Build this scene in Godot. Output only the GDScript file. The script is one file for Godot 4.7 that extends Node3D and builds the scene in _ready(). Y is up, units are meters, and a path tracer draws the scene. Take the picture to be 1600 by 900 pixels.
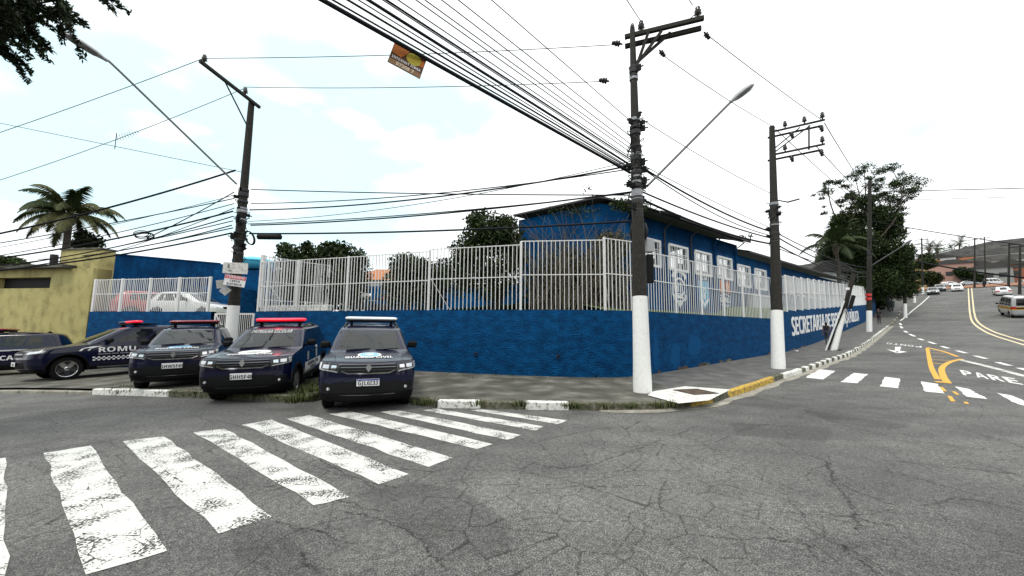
extends Node3D
# A street corner: blue walled compound, white picket fence, parked patrol cars, poles and cables.
# Camera space helpers turn a pixel of the photograph into a direction; distances come from the ground or from the thing touched.
const FOC := 605.0
const HOR := 514.0
const ROLL := 0.010
const EYE := 1.55
const WX := 3.9
const WZ := 11.9
var pitch := atan((HOR - 450.0) / FOC)
var camb: Basis
var rng := RandomNumberGenerator.new()
var taken := {}
var M := {}
var slope_tab := PackedFloat32Array()

class MB:
	var V := PackedVector3Array()
	var N := PackedVector3Array()
	var U := PackedVector2Array()
	var U2 := PackedVector2Array()
	var C := PackedColorArray()
	var I := PackedInt32Array()
	func tri_i(a: int, b: int, c: int) -> void:
		var g := (V[b] - V[a]).cross(V[c] - V[a])
		if g.dot(N[a] + N[b] + N[c]) > 0.0:
			I.append(a); I.append(c); I.append(b)
		else:
			I.append(a); I.append(b); I.append(c)
	func tri(a: Vector3, b: Vector3, c: Vector3) -> void:
		var n := (c - a).cross(b - a).normalized()
		var k := V.size()
		for p in [a, b, c]:
			V.append(p); N.append(n)
		tri_i(k, k + 1, k + 2)
	func quad(a: Vector3, b: Vector3, c: Vector3, d: Vector3) -> void:
		var n := (c - a).cross(b - d).normalized()
		var k := V.size()
		V.append(a); V.append(b); V.append(c); V.append(d)
		for i in 4: N.append(n)
		tri_i(k, k + 1, k + 2); tri_i(k, k + 2, k + 3)
	func box(c: Vector3, s: Vector3, B := Basis()) -> void:
		rbox(c, s, 0.0, B)
	func rbox(c: Vector3, s: Vector3, r: float, B := Basis()) -> void:
		# a box with chamfered edges
		var h := s * 0.5
		r = minf(r, minf(h.x, minf(h.y, h.z)) * 0.95)
		var P := {}
		for sx in [-1, 1]:
			for sy in [-1, 1]:
				for sz in [-1, 1]:
					var k := Vector3(sx, sy, sz)
					P[[k, 0]] = c + B * (Vector3(h.x, h.y - r, h.z - r) * k)
					P[[k, 1]] = c + B * (Vector3(h.x - r, h.y, h.z - r) * k)
					P[[k, 2]] = c + B * (Vector3(h.x - r, h.y - r, h.z) * k)
		for s1 in [-1, 1]:
			quad(P[[Vector3(s1, -1, -1), 0]], P[[Vector3(s1, 1, -1), 0]], P[[Vector3(s1, 1, 1), 0]], P[[Vector3(s1, -1, 1), 0]])
			quad(P[[Vector3(-1, s1, -1), 1]], P[[Vector3(1, s1, -1), 1]], P[[Vector3(1, s1, 1), 1]], P[[Vector3(-1, s1, 1), 1]])
			quad(P[[Vector3(-1, -1, s1), 2]], P[[Vector3(1, -1, s1), 2]], P[[Vector3(1, 1, s1), 2]], P[[Vector3(-1, 1, s1), 2]])
		if r <= 0.0: return
		for s1 in [-1, 1]:
			for s2 in [-1, 1]:
				quad(P[[Vector3(s1, s2, -1), 0]], P[[Vector3(s1, s2, -1), 1]], P[[Vector3(s1, s2, 1), 1]], P[[Vector3(s1, s2, 1), 0]])
				quad(P[[Vector3(s1, -1, s2), 0]], P[[Vector3(s1, -1, s2), 2]], P[[Vector3(s1, 1, s2), 2]], P[[Vector3(s1, 1, s2), 0]])
				quad(P[[Vector3(-1, s1, s2), 1]], P[[Vector3(-1, s1, s2), 2]], P[[Vector3(1, s1, s2), 2]], P[[Vector3(1, s1, s2), 1]])
				for s3 in [-1, 1]:
					var k := Vector3(s1, s2, s3)
					tri(P[[k, 0]], P[[k, 1]], P[[k, 2]])
	func bar(a: Vector3, b: Vector3, w: float, h: float, r := 0.0) -> void:
		# a box beam from a to b
		var z := (b - a).normalized()
		var up := Vector3.UP if absf(z.y) < 0.95 else Vector3.RIGHT
		var x := up.cross(z).normalized()
		rbox((a + b) * 0.5, Vector3(w, h, a.distance_to(b)), r, Basis(x, z.cross(x), z))
	func grid(rows: Array, closed := false, nrm := []) -> void:
		# smooth sheet through rows of points
		var nr := rows.size()
		var nc: int = rows[0].size()
		var k := V.size()
		for i in nr:
			var r: PackedVector3Array = rows[i]
			var up: PackedVector3Array = rows[mini(i + 1, nr - 1)]
			var dn: PackedVector3Array = rows[maxi(i - 1, 0)]
			for j in nc:
				var a := r[(j + 1) % nc] if closed else r[mini(j + 1, nc - 1)]
				var b := r[(j + nc - 1) % nc] if closed else r[maxi(j - 1, 0)]
				var n: Vector3 = (up[j] - dn[j]).cross(a - b) if nrm.is_empty() else nrm[i][j]
				V.append(r[j]); N.append(n.normalized() if n.length_squared() > 1e-14 else Vector3.UP)
		for i in nr - 1:
			for j in (nc if closed else nc - 1):
				var a := k + i * nc + j
				var b := k + i * nc + (j + 1) % nc
				tri_i(a, b, b + nc); tri_i(a, b + nc, a + nc)
	func tube(pts: Array, rad: Array, n := 8, caps := true) -> void:
		var rows := []
		var m := pts.size()
		var t0: Vector3 = (pts[1] - pts[0]).normalized()
		var u := t0.cross(Vector3.UP if absf(t0.y) < 0.9 else Vector3.RIGHT).normalized()
		for i in m:
			var t: Vector3 = (pts[mini(i + 1, m - 1)] - pts[maxi(i - 1, 0)]).normalized()
			u = (u - t * u.dot(t)).normalized()
			var v := t.cross(u)
			var r: float = rad[mini(i, rad.size() - 1)]
			var row := PackedVector3Array()
			for j in n:
				var a := TAU * j / n
				row.append(pts[i] + (u * cos(a) + v * sin(a)) * r)
			rows.append(row)
		var nr := []
		for i in m:
			var row := PackedVector3Array()
			for j in n: row.append((rows[i][j] - pts[i]).normalized())
			nr.append(row)
		grid(rows, true, nr)
		if caps:
			fan(pts[0], rows[0]); fan(pts[m - 1], rows[m - 1])
	func fan(c: Vector3, ring: PackedVector3Array) -> void:
		var n := ring.size()
		for j in n: tri(c, ring[j], ring[(j + 1) % n])
	func lathe(prof: Array, n := 16, T := Transform3D()) -> void:
		# profile of Vector2(radius, height) turned about the y axis
		var rows := []
		for p in prof:
			var row := PackedVector3Array()
			for j in n:
				var a := TAU * j / n
				row.append(T * Vector3(p.x * cos(a), p.y, p.x * sin(a)))
			rows.append(row)
		grid(rows, true)
	func prism(poly: PackedVector2Array, depth: float, T := Transform3D()) -> void:
		# a flat outline in xy with thickness along z
		var id := Geometry2D.triangulate_polygon(poly)
		var f := func(p: Vector2, z: float) -> Vector3: return T * Vector3(p.x, p.y, z)
		for i in range(0, id.size(), 3):
			tri(f.call(poly[id[i]], depth), f.call(poly[id[i + 1]], depth), f.call(poly[id[i + 2]], depth))
			tri(f.call(poly[id[i]], 0.0), f.call(poly[id[i + 2]], 0.0), f.call(poly[id[i + 1]], 0.0))
		for i in poly.size():
			var a := poly[i]
			var b := poly[(i + 1) % poly.size()]
			quad(f.call(a, 0.0), f.call(b, 0.0), f.call(b, depth), f.call(a, depth))
	func mesh() -> ArrayMesh:
		var a := []
		a.resize(Mesh.ARRAY_MAX)
		a[Mesh.ARRAY_VERTEX] = V
		a[Mesh.ARRAY_NORMAL] = N
		if U.size() == V.size() and U.size(): a[Mesh.ARRAY_TEX_UV] = U
		if U2.size() == V.size() and U2.size(): a[Mesh.ARRAY_TEX_UV2] = U2
		if C.size() == V.size() and C.size(): a[Mesh.ARRAY_COLOR] = C
		a[Mesh.ARRAY_INDEX] = I
		var m := ArrayMesh.new()
		m.add_surface_from_arrays(Mesh.PRIMITIVE_TRIANGLES, a)
		return m

# ---------- objects ----------
func numbered(n: String) -> String:
	var k: int = taken.get(n, 0)
	taken[n] = k + 1
	return n if k == 0 else "%s_%03d" % [n, k]
func tag(o: Node, label: String, category: String, group := "") -> Node:
	o.set_meta("label", label); o.set_meta("category", category)
	if group: o.set_meta("group", group)
	return o
func thing(called: String, label: String, category: String, at := Vector3.ZERO, turn := 0.0, group := "") -> Node3D:
	var o := Node3D.new()
	o.name = numbered(called)
	add_child(o)
	o.position = at; o.rotation.y = turn
	tag(o, label, category, group)
	return o
func part(called: String, mesh, m: Material, parent: Node) -> MeshInstance3D:
	var o := MeshInstance3D.new()
	o.name = called
	o.mesh = mesh.mesh() if mesh is MB else mesh
	o.material_override = m
	parent.add_child(o, true)
	return o
func solo(called: String, mesh, m: Material, label: String, category: String, group := "") -> MeshInstance3D:
	var o := part(numbered(called), mesh, m, self)
	tag(o, label, category, group)
	return o
func struct(called: String, mesh, m: Material) -> MeshInstance3D:
	var o := part(numbered(called), mesh, m, self)
	o.set_meta("kind", "structure")
	return o
func mat(c: Color, rough := 0.8, metal := 0.0) -> StandardMaterial3D:
	var m := StandardMaterial3D.new()
	m.albedo_color = c.linear_to_srgb()
	m.roughness = rough; m.metallic = metal
	return m
func lin(r: float, g: float, b: float) -> Color:
	return Color(r, g, b)

# ---------- camera, ground ----------
func ray(px: float, py: float) -> Vector3:
	return camb * Vector3(px - 800.0, 450.0 - py, -FOC)
func wp(px: float, py: float, depth: float) -> Vector3:
	# the point seen at a pixel, at a given distance along the ground from the camera (its -z)
	var d := ray(px, py)
	return Vector3(0, EYE, 0) + d * (depth / -d.z)
func along(x: float, z: float) -> float:
	return (x - WX) * 0.8 + (-z - WZ) * 0.6
func aside(x: float, z: float) -> float:
	return (x - WX) * 0.6 - (-z - WZ) * 0.8
func tn(t: float, n: float, y := 0.0) -> Vector3:
	# along the climbing street (t) and out from the compound wall towards the road (n)
	return Vector3(WX + 0.8 * t + 0.6 * n, y, -(WZ + 0.6 * t - 0.8 * n))
func wn(t: float) -> float:
	# how far the wall and its pavement bend away from the first straight line
	return -0.1 * maxf(0.0, t - 12.0)
func tnw(t: float, n: float, y := 0.0) -> Vector3:
	return tn(t, n + wn(t), y)
func make_slope() -> void:
	var y := 0.0
	for i in 1600:
		slope_tab.append(y)
		var t := -10.0 + i * 0.25
		var s := 0.0
		if t < -2.0: s = 0.0
		elif t < 2.0: s = 0.036 * (t + 2.0) / 4.0
		elif t < 12.0: s = 0.036
		elif t < 18.0: s = lerpf(0.036, 0.055, (t - 12.0) / 6.0)
		elif t < 24.0: s = lerpf(0.055, 0.07, (t - 18.0) / 6.0)
		elif t < 40.0: s = 0.07
		elif t < 56.0: s = lerpf(0.07, 0.125, (t - 40.0) / 16.0)
		elif t < 112.0: s = 0.125
		elif t < 160.0: s = 0.095
		else: s = 0.05
		y += s * 0.25
func G(x: float, z: float) -> float:
	var t := (along(x, z) + 10.0) / 0.25
	var y := 0.0
	if t > 0.0:
		var i := mini(int(t), 1598)
		y = lerpf(slope_tab[i], slope_tab[i + 1], minf(t - i, 1.0))
	var u := -4.0 - x
	if u > 0.0: y -= minf(0.036 * (sqrt(u * u + 4.0) - 2.0), 1.6)
	return y
func on(x: float, z: float, up := 0.0) -> Vector3:
	return Vector3(x, G(x, z) + up, z)
func at_px(px: float, py: float, up := 0.0) -> Vector3:
	# where the ray through a pixel meets the ground (raised by up)
	var d := ray(px, py)
	d /= -d.z
	var a := 0.8
	var b := a
	while b < 260.0:
		b = a + maxf(0.05, a * 0.02)
		var p := Vector3(0, EYE, 0) + d * b
		if p.y < G(p.x, p.z) + up: break
		a = b
	for i in 24:
		var m := (a + b) * 0.5
		var p := Vector3(0, EYE, 0) + d * m
		if p.y < G(p.x, p.z) + up: b = m
		else: a = m
	return Vector3(0, EYE, 0) + d * b
func catmull(pts: Array, per: int) -> Array:
	var out := []
	var n := pts.size()
	for i in n - 1:
		var p0 = pts[maxi(i - 1, 0)]
		var p1 = pts[i]
		var p2 = pts[i + 1]
		var p3 = pts[mini(i + 2, n - 1)]
		for k in per:
			var t := float(k) / per
			out.append(p1 + 0.5 * t * (p2 - p0 + t * (2.0 * p0 - 5.0 * p1 + 4.0 * p2 - p3 + t * (3.0 * (p1 - p2) + p3 - p0))))
	out.append(pts[n - 1])
	return out
func even(pts: Array, step: float) -> Array:
	# a polyline cut into pieces of about one length
	var out := [pts[0]]
	var left := step
	for i in pts.size() - 1:
		var a: Vector3 = pts[i]
		var b: Vector3 = pts[i + 1]
		var l := a.distance_to(b)
		var at := 0.0
		while l - at >= left:
			at += left
			out.append(a.lerp(b, at / l))
			left = step
		left -= l - at
	return out

# ---------- textures ----------
func noise_img(w: int, h: int, freq: float, seed_: int, oct := 4, kind := FastNoiseLite.TYPE_SIMPLEX_SMOOTH, seamless := true) -> Image:
	var n := FastNoiseLite.new()
	n.seed = seed_; n.noise_type = kind; n.frequency = freq
	n.fractal_type = FastNoiseLite.FRACTAL_FBM if oct > 1 else FastNoiseLite.FRACTAL_NONE
	n.fractal_octaves = oct
	if kind == FastNoiseLite.TYPE_CELLULAR: n.cellular_return_type = FastNoiseLite.RETURN_DISTANCE2_SUB
	return n.get_seamless_image(w, h) if seamless else n.get_image(w, h)
func tex(im: Image) -> ImageTexture:
	return ImageTexture.create_from_image(im)
func ramp_tex(im: Image, stops: Array) -> ImageTexture:
	# grey noise to colours; stops are [value, linear colour]
	var lut := PackedByteArray()
	for i in 256:
		var v := i / 255.0
		var c: Color = stops[0][1]
		for k in stops.size() - 1:
			if v >= stops[k][0]:
				c = stops[k][1].lerp(stops[k + 1][1], clampf((v - stops[k][0]) / (stops[k + 1][0] - stops[k][0]), 0.0, 1.0))
		c = c.linear_to_srgb()
		lut.append(c.r8); lut.append(c.g8); lut.append(c.b8)
	im.convert(Image.FORMAT_L8)
	var d := im.get_data()
	var o := PackedByteArray()
	o.resize(d.size() * 3)
	for i in d.size():
		var k := d[i] * 3
		o[i * 3] = lut[k]; o[i * 3 + 1] = lut[k + 1]; o[i * 3 + 2] = lut[k + 2]
	return tex(Image.create_from_data(im.get_width(), im.get_height(), false, Image.FORMAT_RGB8, o))
func mix_img(a: Image, b: Image, wa: float, wb: float, off := 0.0) -> Image:
	# weighted sum of two grey pictures of one size
	a.convert(Image.FORMAT_L8); b.convert(Image.FORMAT_L8)
	var x := a.get_data()
	var y := b.get_data()
	for i in x.size(): x[i] = clampi(int(x[i] * wa + y[i] * wb + off), 0, 255)
	return Image.create_from_data(a.get_width(), a.get_height(), false, Image.FORMAT_L8, x)
func tri_mat(albedo: Texture2D, scale: Vector3, rough: float, height: Texture2D = null, relief := 0.0) -> StandardMaterial3D:
	var m := StandardMaterial3D.new()
	m.albedo_texture = albedo
	m.roughness = rough
	m.uv1_triplanar = true; m.uv1_world_triplanar = true; m.uv1_scale = scale
	if height:
		m.heightmap_enabled = true; m.heightmap_texture = height; m.heightmap_scale = relief
	return m
func text_mesh(s: String, size: float, depth: float, bold := true, serif := false) -> TextMesh:
	var t := TextMesh.new()
	var f := SystemFont.new()
	f.font_names = PackedStringArray(["Droid Serif" if serif else "Droid Sans"])
	f.font_weight = 700 if bold else 400
	t.font = f
	t.text = s
	t.font_size = 64
	t.pixel_size = size / 46.0
	t.depth = depth
	t.curve_step = 4.0
	return t
var base_line := 0.0
func bent(t: TextMesh, f: Callable) -> ArrayMesh:
	# lettering laid on a curved surface: f(Vector3(x, y, depth)) gives the point
	var a := t.get_mesh_arrays()
	var v: PackedVector3Array = a[Mesh.ARRAY_VERTEX]
	var o := PackedVector3Array()
	if base_line == 0.0: base_line = text_mesh("H", 1.0, 0.0).get_aabb().position.y
	var lift := Vector3(0, base_line * t.pixel_size * 46.0, 0)
	for p in v: o.append(f.call(p - lift))
	var mb := MB.new()
	var id: PackedInt32Array = a[Mesh.ARRAY_INDEX] if a[Mesh.ARRAY_INDEX] != null else PackedInt32Array(range(v.size()))
	for i in range(0, id.size(), 3):
		if (o[id[i + 1]] - o[id[i]]).cross(o[id[i + 2]] - o[id[i]]).length_squared() > 1e-16:
			mb.tri(o[id[i]], o[id[i + 1]], o[id[i + 2]])
	return mb.mesh()

# ---------- light, sky ----------
func look_and_light() -> void:
	camb = Basis(Vector3.RIGHT, pitch) * Basis(Vector3(0, 0, 1), ROLL)
	var cam := Camera3D.new()
	cam.name = "camera"
	add_child(cam)
	cam.transform = Transform3D(camb, Vector3(0, EYE, 0))
	cam.fov = rad_to_deg(2.0 * atan(450.0 / FOC))
	cam.near = 0.05; cam.far = 2000.0
	cam.current = true
	var sun := DirectionalLight3D.new()
	sun.name = "sun"
	add_child(sun)
	sun.light_energy = 0.5
	sun.light_angular_distance = 14.0
	sun.light_color = Color(1.0, 0.97, 0.92)
	sun.shadow_enabled = true
	sun.look_at_from_position(Vector3(-5, 18, 7), Vector3.ZERO)
	var env := Environment.new()
	env.background_mode = Environment.BG_SKY
	var sky := Sky.new()
	var pm := PanoramaSkyMaterial.new()
	pm.panorama = sky_picture()
	sky.sky_material = pm
	env.sky = sky
	env.tonemap_mode = Environment.TONE_MAPPER_LINEAR
	env.tonemap_exposure = 1.3
	env.sdfgi_enabled = true; env.ssao_enabled = true; env.ssil_enabled = true
	var we := WorldEnvironment.new()
	we.name = "world_environment"
	we.environment = env
	add_child(we)
func sky_picture() -> ImageTexture:
	# bright thin overcast with a few pale blue gaps between soft clouds
	var w := 1024
	var h := 512
	var im := Image.create(w, h, false, Image.FORMAT_RGBF)
	var n := FastNoiseLite.new()
	n.seed = 5; n.frequency = 1.5; n.fractal_octaves = 5; n.fractal_gain = 0.55
	n.noise_type = FastNoiseLite.TYPE_SIMPLEX_SMOOTH
	var gaps := [[705, 178, 0.11], [250, 275, 0.2], [360, 240, 0.15], [570, 255, 0.2], [1440, 185, 0.09], [480, 180, 0.12], [130, 190, 0.16]]
	var dirs := []
	for g in gaps: dirs.append([ray(g[0], g[1]).normalized(), g[2]])
	var r2 := RandomNumberGenerator.new()
	r2.seed = 9
	for i in 26:
		var a := r2.randf() * TAU
		dirs.append([Vector3(cos(a), r2.randf_range(0.2, 1.6), sin(a)).normalized(), r2.randf_range(0.06, 0.2)])
	for i in range(7, dirs.size()):
		if dirs[i][0].z < -0.35: dirs[i][1] = 0.001
	for y in h:
		var v := (y + 0.5) / h * PI
		for x in w:
			var u := (x + 0.5) / w * TAU
			var d := Vector3(sin(u) * sin(v), cos(v), -cos(u) * sin(v))
			if d.y < -0.05:
				im.set_pixel(x, y, Color(0.25, 0.25, 0.25))
				continue
			var k := n.get_noise_3d(d.x * 1.6, d.y * 4.0, d.z * 1.6)
			var open := 0.0
			for g in dirs:
				var q: float = d.dot(g[0])
				var s: float = g[1]
				if q > 0.9:
					open += exp(-(1.0 - q) * 2.0 / (s * s))
			open = clampf(open * (0.75 + 1.5 * k), 0.0, 0.72)
			var cloud := 1.12 + 0.12 * k
			var c := Color(cloud * 0.985, cloud * 1.005, cloud * 1.01).lerp(Color(0.5, 0.78, 0.86), open)
			im.set_pixel(x, y, c)
	return tex(im)

# ---------- materials ----------
func make_materials() -> void:
	# asphalt: fine grain with relief (uv1) under a broad map of wear, cracks and patches (uv2)
	var fine := noise_img(1024, 1024, 0.16, 3, 3)
	var mid := noise_img(1024, 1024, 0.035, 4, 3)
	fine = mix_img(fine, mid, 0.75, 0.25)
	var fd := fine.get_data()
	var r := RandomNumberGenerator.new()
	r.seed = 77
	for i in 5200:
		var x := r.randi() % 1022
		var y := r.randi() % 1022
		var v := 255 if r.randf() < 0.55 else 20
		var big := r.randf() < 0.35
		fd[y * 1024 + x] = v
		if big:
			fd[y * 1024 + x + 1] = v; fd[y * 1024 + 1024 + x] = v; fd[y * 1024 + 1025 + x] = v
	fine = Image.create_from_data(1024, 1024, false, Image.FORMAT_L8, fd)
	var grain := ramp_tex(fine, [[0.0, lin(0.011, 0.011, 0.0112)], [0.25, lin(0.066, 0.066, 0.066)], [0.42, lin(0.165, 0.165, 0.164)], [0.58, lin(0.28, 0.28, 0.276)], [0.78, lin(0.56, 0.555, 0.535)], [1.0, lin(1.0, 0.99, 0.96)]])
	var asphalt := StandardMaterial3D.new()
	asphalt.albedo_texture = grain
	asphalt.roughness = 0.88
	asphalt.heightmap_enabled = true; asphalt.heightmap_texture = tex(fine); asphalt.heightmap_scale = 0.45
	asphalt.detail_enabled = true
	asphalt.detail_blend_mode = BaseMaterial3D.BLEND_MODE_MUL
	asphalt.detail_uv_layer = BaseMaterial3D.DETAIL_UV_2
	asphalt.detail_albedo = road_wear()
	M.asphalt = asphalt
	# road paint: chips and cracks cut out of it
	M.paint = paint_mat(lin(0.68, 0.68, 0.65), 11, 0.72)
	M.paint_fresh = paint_mat(lin(0.82, 0.82, 0.80), 12, 0.20)
	M.paint_centre = paint_mat(lin(0.78, 0.66, 0.42), 14, 0.2)
	M.paint_yellow = paint_mat(lin(0.78, 0.42, 0.06), 13, 0.20)
	# stucco
	var st := noise_img(1024, 1024, 0.03, 21, 4)
	var st2 := noise_img(1024, 1024, 0.006, 22, 4)
	var drip := noise_img(1024, 128, 0.03, 24, 4)
	drip.resize(1024, 1024)
	var blue := ramp_tex(mix_img(mix_img(st, st2, 0.35, 0.65), drip, 0.86, 0.14), [[0.0, lin(0.0006, 0.018, 0.058)], [0.34, lin(0.0008, 0.034, 0.105)], [0.52, lin(0.001, 0.050, 0.150)], [0.7, lin(0.0015, 0.068, 0.20)], [1.0, lin(0.006, 0.11, 0.29)]])
	var lump := tex(noise_img(1024, 1024, 0.028, 23, 3))
	M.stucco = tri_mat(blue, Vector3(0.34, 0.6, 0.34), 0.8, lump, 2.4)
	M.stucco.metallic_specular = 0.22
	M.blue_smooth = tri_mat(blue, Vector3(0.12, 0.12, 0.12), 0.8, tex(st), 0.3)
	M.blue_smooth.metallic_specular = 0.22
	# concrete
	var c1 := noise_img(1024, 1024, 0.0055, 31, 6)
	var c2 := noise_img(1024, 1024, 0.22, 32, 2)
	var cc := mix_img(c1, c2, 0.8, 0.2)
	M.concrete = tri_mat(ramp_tex(cc, [[0.0, lin(0.025, 0.026, 0.019)], [0.3, lin(0.06, 0.059, 0.046)], [0.5, lin(0.09, 0.086, 0.071)], [0.66, lin(0.125, 0.12, 0.102)], [0.82, lin(0.19, 0.184, 0.165)], [1.0, lin(0.36, 0.35, 0.33)]]), Vector3(0.19, 0.19, 0.19), 0.95)
	M.walk_smooth = tri_mat(ramp_tex(cc, [[0.0, lin(0.05, 0.05, 0.047)], [0.4, lin(0.088, 0.087, 0.083)], [0.7, lin(0.125, 0.123, 0.117)], [1.0, lin(0.19, 0.186, 0.178)]]), Vector3(0.25, 0.25, 0.25), 0.85, tex(cc), 0.3)
	M.gutter = tri_mat(ramp_tex(cc, [[0.0, lin(0.16, 0.15, 0.12)], [0.45, lin(0.27, 0.255, 0.215)], [1.0, lin(0.45, 0.43, 0.38)]]), Vector3(0.5, 0.5, 0.5), 0.9)
	var k1 := mix_img(noise_img(512, 512, 0.02, 41, 5), noise_img(512, 512, 0.14, 42, 2), 0.65, 0.35)
	M.kerb_white = tri_mat(ramp_tex(k1, [[0.0, lin(0.05, 0.05, 0.035)], [0.30, lin(0.22, 0.21, 0.18)], [0.38, lin(0.72, 0.72, 0.69)], [1.0, lin(0.86, 0.86, 0.83)]]), Vector3(0.9, 0.9, 0.9), 0.85, tex(k1), 0.6)
	M.kerb_yellow = tri_mat(ramp_tex(k1, [[0.0, lin(0.05, 0.045, 0.02)], [0.36, lin(0.16, 0.13, 0.07)], [0.44, lin(0.56, 0.36, 0.05)], [0.8, lin(0.66, 0.43, 0.07)], [1.0, lin(0.74, 0.60, 0.25)]]), Vector3(0.8, 0.8, 0.8), 0.85, tex(k1), 0.6)
	M.kerb_bare = tri_mat(ramp_tex(k1, [[0.0, lin(0.02, 0.025, 0.01)], [0.4, lin(0.07, 0.072, 0.04)], [0.62, lin(0.15, 0.14, 0.11)], [0.85, lin(0.30, 0.28, 0.22)], [1.0, lin(0.6, 0.58, 0.5)]]), Vector3(0.7, 0.7, 0.7), 0.95, tex(k1), 0.9)
	M.slab_white = tri_mat(ramp_tex(k1, [[0.0, lin(0.34, 0.30, 0.24)], [0.28, lin(0.46, 0.43, 0.38)], [0.45, lin(0.66, 0.65, 0.62)], [1.0, lin(0.78, 0.78, 0.75)]]), Vector3(0.6, 0.6, 0.6), 0.9, tex(k1), 0.3)
	# poles: weathered, streaked along their length
	var p1 := noise_img(512, 512, 0.03, 51, 5)
	M.pole = tri_mat(ramp_tex(p1, [[0.0, lin(0.012, 0.011, 0.009)], [0.4, lin(0.012, 0.011, 0.009)], [0.62, lin(0.02, 0.018, 0.014)], [0.85, lin(0.05, 0.044, 0.034)], [1.0, lin(0.14, 0.125, 0.1)]]), Vector3(2.2, 0.45, 2.2), 0.9, tex(p1), 0.8)
	M.pole_white = tri_mat(ramp_tex(k1, [[0.0, lin(0.10, 0.09, 0.075)], [0.16, lin(0.32, 0.30, 0.27)], [0.24, lin(0.76, 0.76, 0.74)], [1.0, lin(0.86, 0.86, 0.85)]]), Vector3(1.3, 0.8, 1.3), 0.8, tex(k1), 0.4)
	var y1 := mix_img(noise_img(512, 512, 0.012, 61, 5), noise_img(512, 512, 0.1, 62, 3), 0.75, 0.25)
	M.plaster_yellow = tri_mat(ramp_tex(y1, [[0.0, lin(0.11, 0.095, 0.05)], [0.28, lin(0.29, 0.25, 0.10)], [0.5, lin(0.41, 0.36, 0.145)], [1.0, lin(0.50, 0.45, 0.20)]]), Vector3(0.25, 0.16, 0.25), 0.9, tex(y1), 0.4)
	M.rust = tri_mat(ramp_tex(y1, [[0.0, lin(0.02, 0.015, 0.012)], [0.5, lin(0.07, 0.045, 0.03)], [1.0, lin(0.16, 0.10, 0.06)]]), Vector3(1, 1, 1), 0.9)
	M.roof = tri_mat(ramp_tex(noise_img(512, 512, 0.05, 71, 4), [[0.0, lin(0.018, 0.018, 0.018)], [0.5, lin(0.045, 0.043, 0.041)], [1.0, lin(0.12, 0.113, 0.105)]]), Vector3(1, 1, 1), 0.9)
	M.roof_red = tri_mat(ramp_tex(noise_img(512, 512, 0.05, 72, 4), [[0.0, lin(0.16, 0.05, 0.02)], [0.5, lin(0.40, 0.14, 0.05)], [1.0, lin(0.55, 0.24, 0.10)]]), Vector3(1, 1, 1), 0.85)
	var g1 := mix_img(noise_img(512, 512, 0.02, 81, 4), noise_img(512, 512, 0.15, 82, 2), 0.6, 0.4)
	M.lawn = tri_mat(ramp_tex(g1, [[0.0, lin(0.02, 0.035, 0.01)], [0.5, lin(0.055, 0.085, 0.022)], [1.0, lin(0.13, 0.15, 0.05)]]), Vector3(0.4, 0.4, 0.4), 0.95, tex(g1), 2.0)
	M.red_soil = tri_mat(ramp_tex(g1, [[0.0, lin(0.10, 0.04, 0.02)], [0.5, lin(0.26, 0.11, 0.055)], [1.0, lin(0.40, 0.22, 0.13)]]), Vector3(0.2, 0.2, 0.2), 0.95)
	M.earth = tri_mat(ramp_tex(g1, [[0.0, lin(0.035, 0.035, 0.02)], [0.5, lin(0.08, 0.08, 0.05)], [1.0, lin(0.16, 0.15, 0.10)]]), Vector3(0.1, 0.1, 0.1), 0.95)
	# plain ones
	M.white_metal = mat(lin(0.76, 0.76, 0.76), 0.45)
	M.white_paint = mat(lin(0.80, 0.80, 0.80), 0.6)
	M.light_grey = mat(lin(0.42, 0.43, 0.44), 0.6)
	M.grey = mat(lin(0.18, 0.18, 0.185), 0.6)
	M.dark_grey = mat(lin(0.05, 0.05, 0.052), 0.6)
	M.black = mat(lin(0.012, 0.012, 0.013), 0.6)
	M.rubber = mat(lin(0.010, 0.010, 0.010), 0.9)
	M.plastic = mat(lin(0.007, 0.007, 0.008), 0.65)
	M.cable = mat(lin(0.010, 0.011, 0.014), 0.6)
	for k in ["plastic", "rubber", "black", "cable", "dark_grey"]:
		if M.has(k): M[k].metallic_specular = 0.25
	M.steel = mat(lin(0.25, 0.25, 0.26), 0.35, 0.7)
	M.chrome = mat(lin(0.72, 0.73, 0.75), 0.14, 1.0)
	M.porcelain = mat(lin(0.025, 0.02, 0.018), 0.25)
	M.aqua = mat(lin(0.09, 0.50, 0.72), 0.5)
	M.glass = mat(lin(0.03, 0.036, 0.036), 0.03)
	M.glass.transparency = BaseMaterial3D.TRANSPARENCY_ALPHA
	M.glass.albedo_color.a = 0.42
	M.tint = mat(lin(0.008, 0.009, 0.010), 0.03)
	M.tint.transparency = BaseMaterial3D.TRANSPARENCY_ALPHA
	M.tint.albedo_color.a = 0.8
	M.pane = mat(lin(0.05, 0.06, 0.065), 0.04)
	M.pane.transparency = BaseMaterial3D.TRANSPARENCY_ALPHA
	M.pane.albedo_color.a = 0.35
	M.leaf = StandardMaterial3D.new()
	M.leaf.vertex_color_use_as_albedo = true
	M.leaf.roughness = 0.7
	M.leaf.metallic_specular = 0.3
	M.leaf.backlight_enabled = true
	M.leaf.backlight = Color(0.30, 0.36, 0.14)
	M.bark = tri_mat(ramp_tex(noise_img(512, 512, 0.04, 91, 4), [[0.0, lin(0.02, 0.017, 0.013)], [0.5, lin(0.06, 0.05, 0.038)], [1.0, lin(0.15, 0.13, 0.1)]]), Vector3(2.0, 0.6, 2.0), 0.95)
	M.twig = mat(lin(0.10, 0.085, 0.064), 0.9)
	M.cloth = StandardMaterial3D.new()
	M.cloth.vertex_color_use_as_albedo = true
	M.cloth.roughness = 0.85
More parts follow.
